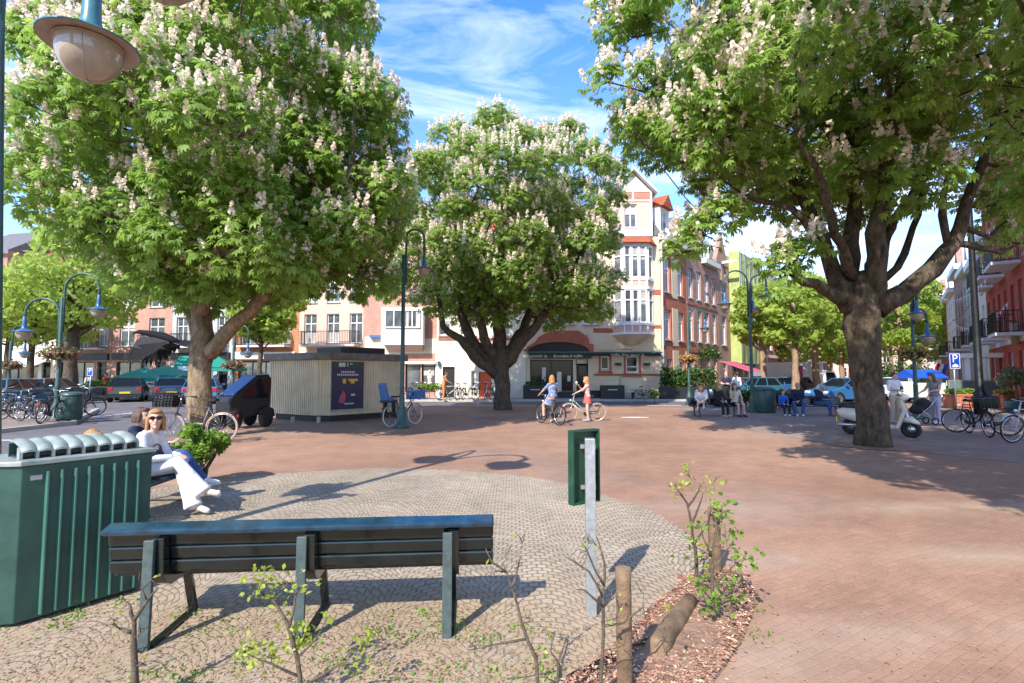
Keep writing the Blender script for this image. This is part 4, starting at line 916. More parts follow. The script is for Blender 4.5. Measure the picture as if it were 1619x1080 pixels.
# slim trees along the right-hand street
for k, (px, Yd, h, crx, lb) in enumerate(((1206,36,8.6,2.3,'slim street tree just right of the tall lamp, pale straight trunk'),(1258,33,8.2,2.3,'slim street tree behind the men on the bench'),(1291,38,9.4,2.6,'slim street tree with the thickest pale trunk left of the big trunk'),
        (1331,52,10,2.8,'slim street tree close behind the left edge of the big trunk'),(1236,58,9.5,2.8,'more distant slim street tree between two nearer trunks'),(1312,72,11,3.2,'far street tree seen in the gap beside the big trunk'),(1190,50,11.5,1.4,'narrow upright tree against the green netting'),
        (1425,44,10.5,2.6,'light green street tree right of the big trunk'),(1455,62,13,3.6,'far lime green tree at the right of the street'),(1410,80,16,4.5,'tallest lime green tree closing the street view'),(1345,90,15,4.6,'far lime green tree behind the big trunk'))):
    p = At(px, 600, Yd); street_tree(lb, (p.x, Yd, 0), h, .15+.004*Yd*.5, h*(.30 if Yd < 42 else .37), crx*(1.05 if Yd < 42 else 1.35), 4200 if Yd < 42 else 5600, .13+.0018*Yd, 'leaf_lime', 50+k, group='slim trees lining the right street')
# trees along the left street
for k, (px, Yd, h, crx, tr, lb) in enumerate(((112,31,9.5,4.2,.36,'thick street tree behind the left flower basket'),(47,34,9.0,4.0,.2,'lime street tree left of the flower basket'),(10,38,9.5,4.2,.22,'lime street tree at the left edge of the view'),(75,48,10,4,.2,'distant lime tree over the parked cars'),
        (412,34,8.2,2.4,.16,'young street tree behind the kiosk left end'),(200,50,10,4,.2,'distant lime tree above the green awnings'),(372,52,10.5,3.6,.2,'distant lime tree just right of the big pale trunk'))):
    p = At(px, 600, Yd); street_tree(lb, (p.x, Yd, 0), h, tr, h*.29, crx, 5200, .15+.0016*Yd, 'leaf_lime', 80+k, bark='bark_mid', group='trees along the left street', nl=22)

# ------------------------------------------------------------------ street lamps
def lamp_head(parent, loc, Rr, neck=1.5):
    h = MB(); h.m = 0
    h.lathe([(Rr,-.012*Rr),(Rr*1.01,.02*Rr),(Rr*.8,.10*Rr),(Rr*.5,.19*Rr),(Rr*.33,.28*Rr),(Rr*.24,.40*Rr),(Rr*.20,.7*Rr),(Rr*.17,neck*Rr),(Rr*.09,(neck+.12)*Rr)], 28, capb=False)
    h.m = 1; h.lathe([(Rr*.99,-.014*Rr),(Rr*.8,.02*Rr),(Rr*.62,.03*Rr),(Rr*.02,.06*Rr)], 28, capb=False, capt=False)
    o = h.build('lamp_head', [M['lamp_teal' if Rr > .4 else 'lamp_blue'], M['lamp_under']], parent, loc=loc)
    g = MB(); g.lathe([(Rr*.66,.03*Rr),(Rr*.675,-.06*Rr),(Rr*.665,-.22*Rr),(Rr*.62,-.42*Rr),(Rr*.53,-.60*Rr),(Rr*.40,-.74*Rr),(Rr*.22,-.84*Rr),(.001,-.88*Rr)], 24, capb=False, capt=False); g.build('globe', M['globe'], o)
    f = MB(); f.lathe([(.001,-.95*Rr),(.04*Rr,-.93*Rr),(.05*Rr,-.87*Rr),(.02*Rr,-.84*Rr)], 8)
    for a in range(4):
        t = PI/2*a+.5; f.tube([(Rr*k*math.cos(t), Rr*k*math.sin(t), z*Rr) for k, z in ((.682,-.06),(.672,-.22),(.627,-.42),(.537,-.605),(.407,-.747),(.222,-.85),(.06,-.886))], .006*Rr, 4)
    f.torus((0,0,-.02*Rr), .685*Rr, .022*Rr, None, 28, 6)
    f.build('globe_band', M['lamp_under'], o); return o
def arch(p0, ztop, tip):
    """pipe rising from p0 to ztop and bending over to tip (x, y, z)"""
    a = Vector((p0[0], p0[1], 0)); b = Vector((tip[0], tip[1], 0)); r = (b-a).length/2; d = (b-a).normalized(); c = (a+b)/2; z0 = ztop-r
    pts = [Vector(p0)] + [Vector((a.x,a.y,z0-.15))]
    for k in range(11):
        t = PI*k/10; q = c - d*r*math.cos(t); pts.append(Vector((q.x, q.y, z0+r*math.sin(t))))
    pts.append(Vector(tip)); return pts
def lamp_post(label, p, arms, Rr=.32, mat_='lamp_green', group='teal street lamps'):
    """arms: (dx, dy, lamp z, arch top z, start z)"""
    root = thing('street_lamp', label, 'street lamp', tuple(p), 0, group)
    b = MB(); zt = max(a[3] for a in arms)-.9
    b.lathe([(.25,0),(.25,.06),(.17,.12),(.15,.5),(.13,.56),(.085,.72),(.075,1.2),(.09,1.24),(.07,1.3),(.06,zt),(.045,zt+.05)], 14); b.build('pole', M[mat_], root)
    for dx, dy, zl, za, zs in arms:
        d = Vector((dx,dy,0)).normalized()*.07
        m_ = MB(); m_.tube(arch((d.x,d.y,zs), za, (dx,dy,zl+Rr*1.5)), .038, 8); m_.tube([(0,0,zs+.02),(d.x,d.y,zs+.02)], .03, 6); m_.build('arm', M[mat_], root)
        lamp_head(root, (dx,dy,zl), Rr)
    return root
def flower_basket(label, p, r, fm, seed, group='hanging flower baskets'):
    root = thing('flower_basket', label, 'flower basket', tuple(p), 0, group); rs = np.random.default_rng(seed)
    b = MB(); b.lathe([(.12,-.22),(.3*r/.5,-.12),(r*.75,0),(r*.77,.03)], 14, capt=True); b.build('basket', M['dark'], root)
    lob = [((r*.62*math.cos(a), r*.62*math.sin(a), .02+.08*math.sin(3*a)), (r*.42, r*.42, .2)) for a in np.linspace(0, 2*PI, 9)[:-1]] + [((0,0,.16),(r*.5,r*.5,.2))]
    V, F = leaf_cloud(lob, 520, .06, rs); np_obj('blossom', V, F, [M[fm]], root)
    V, F = leaf_cloud(lob, 240, .06, rs); np_obj('foliage', V, F, [M['leaf_hedge']], root); return root
# near lamp whose heads hang in at the top left
NB = G(-24, 927); NT = At(-7, -60, NB.y+.02)
nl = thing('street_lamp', 'near teal street lamp with dish shaped heads hanging in at the top left corner', 'street lamp', tuple(NB), 0, 'teal street lamps')
b = MB(); tp = NT-NB; b.tube([(0,0,0),(0,0,.1),tp*.15,tp], [.17,.12,.085,.062], 14); b.build('pole', M['lamp_green'], nl)
for (x, y, z) in ((-4.366,5.095,5.09),(-3.02,4.22,5.30)):
    d = Vector((x,y,z))-NB; m_ = MB()
    st = tp + Vector((d.x-tp.x,d.y-tp.y,0)).normalized()*.05
    m_.tube([tp*.8, Vector((st.x,st.y,tp.z*.84))] + arch((st.x,st.y,tp.z-.1), 6.45, (d.x,d.y,d.z+.7))[1:], .04, 10); m_.build('arm', M['lamp_green'], nl); lamp_head(nl, tuple(d), .43)
flower_basket('flower basket hung on the outer side of the near lamp pole at the left edge', NB+Vector((-.52,-.1,3.4)), .36, 'flower_dry', 5)
def LZ(px, py, Y): return At(px, py, Y).z
def DX(px, base, Y): return At(px, 560, Y).x-base
p = G(88,668); lamp_post('two armed street lamp among the parked bicycles on the left', p, [(1.22,.1,LZ(145,489,p.y),LZ(120,432,p.y),3.2),(-1.2,-.1,LZ(35,525,p.y),LZ(60,472,p.y),2.7)], .34)
flower_basket('dry brown flower basket on the left street lamp', p+Vector((0,0,LZ(90,560,p.y))), .62, 'flower_dry', 1)
p = G(635,676); lamp_post('single armed street lamp in front of the middle chestnut', p, [(DX(668,p.x,p.y),.1,LZ(668,424,p.y),LZ(650,362,p.y),4.6)], .29)
p = G(1190,652); lamp_post('tall two armed street lamp beside the round green litter bin', p, [(-1.1,0,LZ(1147,481,p.y),LZ(1165,428,p.y),4.2),(.62,-.3,LZ(1213,470,p.y),LZ(1203,436,p.y),4.4),(.55,.9,LZ(1207,484,p.y),LZ(1200,445,p.y),4.2)], .33)
p = G(1090,640); lamp_post('street lamp with orange flower basket in front of the brown brick house', p, [(.95,0,LZ(1117,519,p.y),LZ(1105,487,p.y),3.4)], .32)
flower_basket('orange flower basket on the lamp by the brown brick house', p+Vector((0,0,LZ(1090,568,p.y))), .55, 'flower_orange', 2)
p = G(1450,662); lamp_post('street lamp with yellow flower basket between the women and the big right trunk', p, [(.03,-.2,LZ(1450,497,p.y),LZ(1450,445,p.y),3.6),(.72,.2,LZ(1480,532,p.y),LZ(1466,488,p.y),3.2)], .33)
flower_basket('yellow flower basket above the two women', p+Vector((0,0,LZ(1450,558,p.y))), .55, 'flower_yellow', 3)
for px, Yd, lb in ((368,27,'street lamp just right of the pale left trunk'),(14,27,'far street lamp at the left edge behind the parked cars')):
    q = At(px, 600, Yd); lamp_post(lb, (q.x, Yd, 0), [(.75,0,LZ(px,558,Yd),LZ(px,515,Yd),2.9)], .32)
    flower_basket('flower basket on the '+lb.replace('street lamp','lamp'), (q.x,Yd,LZ(px,578,Yd)), .6, 'flower_dry', 4)
# plain tall black pole at the right
p = G(1551,655); t = At(1536,309,p.y)
pl = thing('lamp_pole', 'tall plain black lamp pole rising behind the parked bicycles on the right', 'street lamp', tuple(p)); b = MB()
b.lathe([(.24,0),(.22,.9),(.15,1.0),(.13,3.5),(.105,t.z-.3),(.09,t.z)], 14); b.build('pole', M['pole_black'], pl)
b = MB(); b.tube([(0,0,t.z-.3),(.02,0,t.z),(.3,0,t.z+.12),(1.6,-.1,t.z+.1)], [.09,.07,.05,.04], 8); b.build('arm', M['pole_black'], pl); b = MB(); b.box((1.8,-.1,t.z+.1),(.6,.22,.1)); b.build('lamp_head', M['galv'], pl)

# ------------------------------------------------------------------ near bench (seen from behind) and its twin
def make_bench(label, loc, rz, L_=2.46, xs=(-.925,0,.925)):
    root = thing('park_bench', label, 'bench', tuple(loc), rz, 'dark green slatted park benches')
    h = L_/2
    for x in xs:
        p = MB(); p.bar((x,-.02,0),(x,.0,.66),.062,.030,(0,1,0)); p.build('rear_leg', M['bench_post'], root, .004)
        f = MB(); f.bar((x+.02,.52,0),(x+.02,.40,.37),.055,.03,(0,1,0)); f.build('front_leg', M['bench_dark'], root, .003)
        g = MB(); g.bar((x+.02,.0,.012),(x+.02,.54,.012),.05,.018); g.build('foot_bar', M['bench_dark'], root)
        # curved bracket from the backrest under the seat
        k = MB(); outer = [(.012,.665),(.075,.66),(.085,.50),(.11,.43),(.16,.395),(.48,.385),(.48,.355),(.13,.34),(.06,.375),(.02,.44)]
        k.prism(outer, x-.045+.05, x+.045+.03, 'x'); k.build('bracket', M['bench_dark'], root, .004)
    def slat(c, w_, t_, tilt, m_, nm):
        s = MB(); s.box((0,c[0],c[1]), (L_, w_, t_), (tilt,0,0)); s.build(nm, M[m_], root, .012)
    slat((.062,.715), .105, .040, R(16), 'bench_sky_tint', 'top_rail')
    slat((.105,.640), .042, .085, R(8), 'bench_dark', 'back_slat'); slat((.115,.553), .042, .085, R(8), 'bench_dark', 'back_slat'); slat((.128,.468), .05, .08, R(10), 'bench_dark', 'back_slat')
    for k, y in enumerate((.20,.29,.38,.47)): slat((y,.405), .08, .04, 0, 'bench_dark', 'seat_slat')
    slat((.545,.395), .06, .05, R(-20), 'bench_sky_tint', 'seat_slat'); return root
b0, b1 = G(228,1027), G(708,1006.6); d = b1-b0; bc = (b0+b1)/2
make_bench('dark green slatted bench seen from behind in the foreground', bc, math.atan2(d.y,d.x))
make_bench('slatted bench behind the ribbed green bin, people in white and jeans on it', (-4.82,6.15,0), -PI/2+R(4), 2.2, (-.85,0,.85))

# ------------------------------------------------------------------ ribbed green bin with flap lids
BC = G(20,995); BE = G(232,931); ang = math.atan2(BE.y-BC.y, BE.x-BC.x)
bn = thing('waste_container', 'green ribbed metal waste container with a row of curved flaps on top', 'container', tuple(BC), ang)
LB = (BE-BC).length; HB = 1.07; DB = .46; ch_ = .30
# local: x along the ribbed face, outward is -y
fp = [(0,0),(LB,0),(LB-.03,.06),(LB-.05,DB),(-ch_*1.0,DB+.1),(-ch_*.66,ch_*.72)]
m_ = MB(); m_.prism(fp, .03, HB, 'z'); body = m_.build('body', M['bin_green'], bn, .006)
m_ = MB(); m_.quad((-.004,-.006,.03),(-.004,-.006,HB-.004),(-ch_*.66-.004,ch_*.72-.006,HB-.004),(-ch_*.66-.004,ch_*.72-.006,.03)); 
rb = MB(); n = 8; x0 = .135; x1_ = LB-.10
for k in range(n):
    x = x0+(x1_-x0)*k/(n-1); rb.prism([(x-.011,0.002),(x-.006,-.030),(x+.006,-.030),(x+.011,.002)], .05, HB-.05, 'z')
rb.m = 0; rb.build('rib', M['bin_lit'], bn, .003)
rm = MB(); c_ = [(sum(p[0] for p in fp)/6, sum(p[1] for p in fp)/6)][0]
rm.prism([(c_[0]+(p[0]-c_[0])*1.045, c_[1]+(p[1]-c_[1])*1.09) for p in fp], HB+.002, HB+.035, 'z'); rm.build('rim', M['lid'], bn, .005)
st = MB(); st.box((.075,-.003,HB-.085),(.062,.003,.032)); st.build('sticker', M['galv'], bn)
fw_ = (LB-.08)/8; z0 = HB+.036
for k in range(8):
    xa = .005+k*fw_; f = MB(); nx = 6; vs_, fs_ = [], []
    prof = [(.085,.055),(.11,.076),(.17,.096),(.24,.107),(.31,.112),(.36,.106)]
    tl = random.uniform(-.012,.014)
    for lay in (0, -.012):
        for i in range(nx+1):
            u = i/nx; bul = .010*math.sin(PI*u)
            for (y, z) in prof: vs_.append((xa+.004+u*(fw_-.006), y-.012*math.sin(PI*u)*(y < .12), z0+z+bul*(1 if lay == 0 else .8)+lay+tl*(y-.08)/.3))
    P_ = len(prof); off = (nx+1)*P_
    for i in range(nx):
        for j in range(P_-1):
            a_ = i*P_+j; fs_.append((a_, a_+P_, a_+P_+1, a_+1)); fs_.append((off+a_, off+a_+1, off+a_+P_+1, off+a_+P_))
    for i in range(nx):
        a_ = i*P_; fs_.append((a_, off+a_, off+a_+P_, a_+P_)); a_ = i*P_+P_-1; fs_.append((a_, a_+P_, off+a_+P_, off+a_))
    for e_ in (0, nx):
        for j in range(P_-1): a_ = e_*P_+j; fs_.append((a_, a_+1, off+a_+1, off+a_) if e_ == 0 else (a_, off+a_, off+a_+1, a_+1))
    f.add(vs_, fs_, False); f.build('flap', M['lid'], bn)
    m_ = MB(); m_.bx(xa+.016,xa+fw_-.002,.125,.132,z0+.001,z0+.062); m_.build('flap_opening', M['dark'], bn)
for k in range(9):
    xa = .005+k*fw_; m_ = MB(); m_.prism([(.088,z0),(.088,z0+.052),(.12,z0+.072),(.15,z0+.078),(.15,z0)], xa-.004, xa+.014, 'x'); m_.build('flap_post', M['lid'], bn)
bk = MB(); bk.bx(.0,LB-.1,.345,.36,HB+.036,HB+.13); bk.build('flap_back', M['bin_green'], bn)
bk = MB(); bk.bx(.01,LB-.11,.125,.34,HB+.037,HB+.05); bk.build('slot', M['dark'], bn)

# ------------------------------------------------------------------ sign from behind, posts, log
SB = G(935,972)
sg = thing('park_sign', 'green sign panel on a galvanised square post, seen from behind', 'sign', tuple(SB), R(-4))
h_ = LZ(928,684,SB.y)
m_ = MB(); m_.box((0,0,h_/2-.02),(.072,.072,h_-.04)); m_.build('post', M['galv'], sg, .005)
pz0, pz1 = LZ(900,799,SB.y), LZ(920,684,SB.y)+.015
pn = MB(); wq = .265; pn.box((0,0,(pz0+pz1)/2),(wq,.012,pz1-pz0))
for s in (-1,1): pn.box((s*(wq/2-.008),-.028,(pz0+pz1)/2),(.016,.045,pz1-pz0))
for z in (pz0+.008,pz1-.008): pn.box((0,-.028,z),(wq-.034,.045,.016))
pn.build('panel', M['sign_green'], sg, .003, loc=(-.05,.085,0), rot=(0,0,R(38)))
for z in (pz0+.12,pz1-.12): MB().box((-.01,.045,z),(.11,.025,.03)).build('clamp', M['steel'], sg)
P1 = G(988,1095)
ps = thing('wooden_post', 'upright weathered wooden post in the foreground bed', 'post', tuple(P1), 0, 'round wooden posts'); hh = LZ(980,889,P1.y)
def stake(root, h, r):
    m_ = MB(); rs = np.random.default_rng(int(h*1e4)); pr = [(r*(1+rs.normal(0,.02)), h*k/9-.03) for k in range(10)]
    m_.lathe(pr, 16); m_.build('stake', M['wood_post'], root, 0)
    e = MB(); e.lathe([(r*.98,0),(r*.6,.006),(.003,.004)], 16, c=(0,0,pr[-1][1]+.001), capb=False, capt=False); e.build('cut_end', M['wood_cut'], root)
stake(ps, hh, .042)
P2 = G(1131,908); ps2 = thing('wooden_post', 'wooden post behind the leafy sapling at the bed end', 'post', tuple(P2), 0, 'round wooden posts'); stake(ps2, LZ(1132,803,P2.y)+.03, .05)
LA_, LB_ = G(1037,1026,.06), G(1091,950,.055)
lg = thing('log', 'fallen wooden log with a reddish broken tip lying in the bed', 'log', ((LA_+LB_)/2)[:]); m_ = MB()
a_, b_ = LA_-(LA_+LB_)/2, LB_-(LA_+LB_)/2; m_.tube([a_+(b_-a_)*k/7 + Vector((.004*math.sin(k*2.1),.003*math.cos(k*3),.003*math.sin(k))) for k in range(8)], [.066,.065,.063,.063,.06,.057,.055,.05], 16); m_.build('bark', M['wood_post'], lg)
m_ = MB(); dn = (b_-a_).normalized(); m_.tube([b_, b_+dn*.05, b_+dn*.09], [.05,.038,.015], 12); m_.build('broken_tip', M['wood_red'], lg)
m_ = MB(); m_.tube([a_-dn*.004, a_-dn*.001], [.060,.065], 16); m_.build('cut_end', M['wood_cut'], lg)
# planting bed, chips, edging bricks
bedpx = [(870,1085),(905,1078),(960,1035),(1010,985),(1050,945),(1090,912),(1130,900),(1172,905),(1195,935),(1190,975),(1172,1020),(1145,1060),(1125,1085),(1110,1140),(900,1140)]
bed = [G(*q) for q in bedpx]; cx_ = sum(p.x for p in bed)/len(bed); cy_ = sum(p.y for p in bed)/len(bed)
mb = MB(); vs_ = []; fs_ = []; K = len(bed)
for r_, z_ in ((1,.006),(.85,.022),(.5,.04),(0.01,.045)):
    for p in bed: vs_.append((cx_+(p.x-cx_)*r_+random.uniform(-.015,.015), cy_+(p.y-cy_)*r_+random.uniform(-.015,.015), z_+random.uniform(-.004,.006)*(r_ < 1)))
for i in range(3):
    for j in range(K): fs_.append((i*K+j, i*K+(j+1)%K, (i+1)*K+(j+1)%K, (i+1)*K+j))
mb.add(vs_, fs_, True); tag(mb.build('planting_bed', M['soil']), kind='structure')
def in_poly(x, y, P):
    c = False; j = len(P)-1
    for i in range(len(P)):
        if (P[i].y > y) != (P[j].y > y) and x < (P[j].x-P[i].x)*(y-P[i].y)/(P[j].y-P[i].y)+P[i].x: c = not c
        j = i
    return c
def scatter(name, pts, size, m_, seed, asp=.45, z=.006, tilt=.5, mats=None, curl=.25):
    rs = np.random.default_rng(seed); n = len(pts); c = np.array(pts, dtype=float)
    a = rs.uniform(0,2*PI,n); s = (size*rs.uniform(.4,1.4,n))[:,None]
    d = np.stack([np.cos(a), np.sin(a), rs.normal(0,tilt*.5,n)], 1); d = unit(d); nn = unit(np.stack([rs.normal(0,tilt*.6,n), rs.normal(0,tilt*.6,n), np.ones(n)],1)); e = unit(np.cross(nn, d))
    c[:,2] += z
    V = np.stack([c-d*s, c-e*s*asp, c+d*s, c+e*s*asp+np.array([0,0,1])*s*curl], 1); V[:,:,2] = np.maximum(V[:,:,2], c[:,2:3]-z+.0055); V = V.reshape(-1,3)
    mi = rs.integers(0, len(mats), n) if mats else None
    return tag(np_obj(name, V, np.arange(4*n).reshape(-1,4), mats or [m_], None, mi), kind='stuff')
for k, c in (('chip_a',(.52,.27,.17)),('chip_b',(.36,.19,.12)),('chip_c',(.62,.42,.28)),('chip_d',(.22,.12,.075)),('litter_a',(.40,.26,.14)),('litter_b',(.44,.33,.22)),('litter_c',(.26,.15,.08))): add_m(k, c, .9, noise=.15)
rs = np.random.default_rng(3); cp = []
while len(cp) < 9000:
    x, y = rs.uniform(-.2,2.6), rs.uniform(2.4,4.7)
    if in_poly(x, y, bed): cp.append((x, y, .018+.02*rs.random()))
    elif rs.random() < .035 and in_poly(cx_+(x-cx_)*.86, cy_+(y-cy_)*.86, bed): cp.append((x,y,.002))
scatter('wood_chips', cp, .0145, None, 4, .4, .004, .8, [M['chip_a'],M['chip_b'],M['chip_c'],M['chip_d'],M['chip_a']])
lp = []
while len(lp) < 5500:
    y = 2.3+11*rs.random()**2.2; x = rs.uniform(-1.1,1.1)*y
    if (y < 3.9 and (x < .3 or rs.random() < .3)) or rs.random() < .2: lp.append((x,y,.004))
scatter('leaf_litter', lp, .0085, None, 5, .5, .003, .35, [M['litter_a'],M['litter_b'],M['litter_c'],M['litter_b']], .1)
# soil crumbs and trampled dirt towards the camera
lp = []
while len(lp) < 9000:
    y = 2.3+1.6*rs.random()**1.3; x = rs.uniform(-1.05,.25)*y
    lp.append((x,y,.004))
scatter('dirt_crumbs', lp, .008, None, 6, .7, .002, .5, [M['litter_a'],M['litter_c'],M['chip_d'],M['litter_b']], .3)
for (a_, b_) in (((1098,925),(1072,913)),((1060,946),(1040,968)),((1036,972),(1008,1000)),((1003,1004),(970,1034)),((966,1037),(930,1066)),((926,1068),(895,1088))):
    p, q = G(*a_), G(*b_); e = thing('edging_brick', 'red brick edging the planting bed, half sunk in the soil', 'brick', tuple((p+q)/2), math.atan2(q.y-p.y,q.x-p.x), 'bricks edging the planting bed')
    m_ = MB(); m_.box((0,0,.0),((q-p).length*.78,.05,.06),(random.uniform(-.15,.15),random.uniform(-.06,.06),random.uniform(-.1,.1))); m_.build('brick', M['red_brick_plain'], e, .006)
# grass tufts and weeds between the setts
def tuft_cloud(name, centres, n, h, m_, seed):
    rs = np.random.default_rng(seed); c = np.array(centres)[rs.integers(0,len(centres),n)]; c[:,:2] += rs.normal(0,.05,(n,2))
    a = rs.uniform(0,2*PI,n); hh = h*rs.uniform(.4,1.3,n); lean = rs.uniform(.1,.9,n)
    d = np.stack([np.cos(a),np.sin(a),0*a],1); e = np.stack([-np.sin(a),np.cos(a),0*a],1); w_ = (.006+.004*rs.random(n))[:,None]
    m1 = c+d*(hh*lean*.4)[:,None]+np.array([0,0,1])*(hh*.65)[:,None]; t_ = c+d*(hh*lean)[:,None]+np.array([0,0,1])*(hh*.9)[:,None]
    V = np.stack([c-e*w_*.5, c+e*w_*.5, m1+e*w_, t_, m1-e*w_],1).reshape(-1,3)
    return tag(np_obj(name, V, np.arange(5*n).reshape(-1,5), [M[m_]]), kind='stuff')
tc_ = []
for px, py in ((60,960),(130,968),(190,955),(300,970),(345,990),(615,985),(690,975),(670,1010),(770,1015),(600,1000),(540,1050),(720,1000),(400,1040),(260,1062),(880,1070),(680,1065),(760,1060),(10,990),(100,985),(590,1070),(300,1075),(835,1000),(860,1040),(500,1020),(1200,960),(1190,1010)):
    p = G(px,py)
    for k in range(4): tc_.append((p.x+rs.normal(0,.07), p.y+rs.normal(0,.05), .004))
tuft_cloud('grass_tufts', tc_, 1100, .020, 'leaf_shrub', 8)

# ------------------------------------------------------------------ bare saplings and leafy twigs in front
def sapling(label, px, py, tips, leaves, seed, lm='leaf_young', r0=.016, size=.03, name='sapling', spread=.05, nt=5, bark='bare_bark'):
    """tips: list of stems, each a list of (px, py, dy) pixels from the base upward"""
    b = G(px, py); rs = np.random.default_rng(seed); root = thing(name, label, 'plant', tuple(b)); m_ = MB(); ends = []
    for st in tips:
        path = [np.array(At(x, y, b.y+dy)-b) for x, y, dy in st]
        r = r0*.85 if st is tips[0] else r0*.5
        pts, rr = grow(path, list(np.linspace(r, r*.32, len(path))), .010, rs, .07)
        m_.tube(pts, rr, 7)
        for k in range(2, len(pts)):
            if rs.random() < .55:
                d = unit(rs.normal(0,1,3)*np.array([1,.7,.5])+np.array([0,0,.7])); ln = rs.uniform(.04,.17)
                q = pts[k]+d*ln*.5+rs.normal(0,.012,3); e = pts[k]+d*ln+rs.normal(0,.012,3); m_.tube([pts[k],q,e], [rr[k]*.45,rr[k]*.3,.0018], 4); ends.append(e)
                for _ in range(int(rs.integers(1,4))):
                    f0 = rs.uniform(.3,.9); b0_ = pts[k]*(1-f0)+e*f0; e2 = b0_+unit(d*.6+rs.normal(0,.8,3)+np.array([0,0,.4]))*ln*rs.uniform(.3,.7); m_.tube([b0_,(b0_+e2)/2+rs.normal(0,.006,3),e2],[.0028,.0022,.0014],4); ends.append(e2)
        ends.append(pts[-1])
    m_.build('stem', M[bark], root)
    if leaves:
        E = np.array(ends)[rs.integers(0,len(ends),leaves)]; c = E+rs.normal(0,spread*.55,(leaves,3))
        V, F = leaf_cloud([(tuple(x),.012) for x in c], leaves, size, rs, .6, .62); np_obj('leaves', V, F, [M[lm]], root)
    return root
sapling('bare pruned stump of a stem in front of the bench left leg', 212, 1120, [[(214,1120,0),(212,1030,0),(212,985,0),(205,955,0)],[(212,980,0),(232,950,.02),(250,930,.03)],[(210,1000,0),(192,995,-.02),(188,993,-.02)]], 8, 1, size=.018, r0=.024)
sapling('leafy twig with fresh yellow green leaves in front of the bench middle leg', 478, 1130, [[(480,1130,0),(470,1040,0),(455,985,0),(432,950,0),(408,935,0)],[(458,990,0),(468,940,.03),(480,920,.03)],[(470,1040,0),(500,1010,.06),(515,980,.08)],[(475,1070,0),(430,1050,-.05),(385,1030,-.08)],[(478,1085,0),(540,1050,.05),(580,1045,.06)]], 420, 2, size=.0165, spread=.06)
sapling('thin bare sapling right of the bench end', 858, 1130, [[(858,1130,0),(845,1040,0),(825,985,0),(808,925,0),(795,890,0)],[(808,930,0),(818,905,.02),(822,880,.02)],[(800,905,0),(778,890,-.02),(768,868,-.03)],[(835,1010,0),(780,1020,-.05),(740,1028,-.06)]], 14, 3, size=.016, r0=.014)
sapling('bare branching sapling beside the galvanised sign post', 948, 1125, [[(948,1125,0),(952,1030,0),(955,960,0),(956,890,0),(944,850,0)],[(954,945,0),(932,905,-.04),(905,885,-.06),(893,880,-.06)],[(955,925,0),(940,900,-.03),(928,870,-.05),(922,860,-.05)],[(955,960,0),(925,935,-.05),(910,932,-.06)],[(953,990,0),(985,985,.04),(1015,960,.06),(1030,990,.06)]], 16, 4, size=.016, r0=.014)
sapling('tall sapling with fresh leaves beside the leaning log', 1103, 935, [[(1103,935,0),(1100,880,0),(1093,830,0),(1086,795,0),(1070,772,0)],[(1088,800,0),(1100,785,.02),(1108,765,.03)],[(1093,830,0),(1105,800,.03),(1112,778,.03)],[(1098,860,0),(1118,830,.04),(1125,800,.05)]], 120, 5, size=.023, r0=.02, spread=.07, bark='bark_mid')
sapling('leafy sapling with bright green leaves at the end of the bed', 1128, 992, [[(1128,992,0),(1126,930,0),(1125,880,0),(1135,830,0),(1142,800,0)],[(1126,900,0),(1150,870,.03),(1165,850,.05)],[(1126,930,0),(1155,900,.03),(1172,885,.05)],[(1125,880,0),(1112,850,-.03),(1108,830,-.03)],[(1126,950,0),(1108,930,-.03),(1118,960,-.03)],[(1127,965,0),(1150,950,.04),(1165,945,.05)]], 300, 6, 'leaf_shrub', size=.023, r0=.016, spread=.07)
sapling('dark twiggy stump in the foreground bed', 880, 1140, [[(880,1140,0),(882,1080,0),(885,1040,0),(895,1010,0)],[(884,1050,0),(870,1030,0),(878,1000,0)]], 5, 7, size=.014, r0=.013)
# clipped green shrub by the bench
p = G(317,766); sh = thing('shrub', 'round bright green shrub on bare stems beside the seated woman', 'shrub', tuple(p)); m_ = MB(); rs = np.random.default_rng(9); lob = []
for k in range(6):
    a = k*1.05; m_.tube([(.05*math.cos(a),.05*math.sin(a),-.02),(.09*math.cos(a),.09*math.sin(a),.25),(.22*math.cos(a),.2*math.sin(a),.45)], [.03,.026,.014], 7)
m_.tube([(0,0,-.02),(0,0,.3)],[.06,.05],8); m_.build('stem', M['bark_mid'], sh)
for k in range(26):
    a = rs.uniform(0,2*PI); r = .31*math.sqrt(rs.random()); lob.append(((r*math.cos(a)*1.15-.05, r*math.sin(a), .56+.16*rs.normal()*.7+.05), (.13,.13,.09)))
V, F = leaf_cloud(lob, 2600, .045, rs, .7, .6); np_obj('foliage', V, F, [M['leaf_shrub']], sh)

# ------------------------------------------------------------------ kiosk
kA, kB, kC, kD = G(424,662), G(496,667), G(521,667), G(636,659)
kE = kA + (kD-kB)*.9; K0 = kB.copy()
ks = thing('transformer_kiosk', 'white ribbed utility kiosk with dark roof and a poster, between trunk and lamp', 'kiosk', tuple(K0))
poly = [kA-K0, Vector((0,0,0)), kC-K0, kD-K0, kD-K0+Vector((-1.6,1.6,0)), kE-K0]; zt_ = LZ(505,569,K0.y)
m_ = MB(); m_.prism([(p.x,p.y) for p in poly], .22, zt_, 'z')
for i in range(3):
    a, b_ = poly[i], poly[i+1]; n = int((b_-a).length/.105); dn = Vector(((b_-a).y, -(b_-a).x,0)).normalized()
    for k in range(1, n):
        q = a+(b_-a)*k/n + dn*.012; m_.bar((q.x,q.y,.24),(q.x,q.y,zt_-.02),.05,.028,tuple(dn))
m_.build('wall', M['kiosk_white'], ks)
pc = sum(poly, Vector())/6; gr = lambda s: [((p.x-pc.x)*s+pc.x, (p.y-pc.y)*s+pc.y) for p in poly]
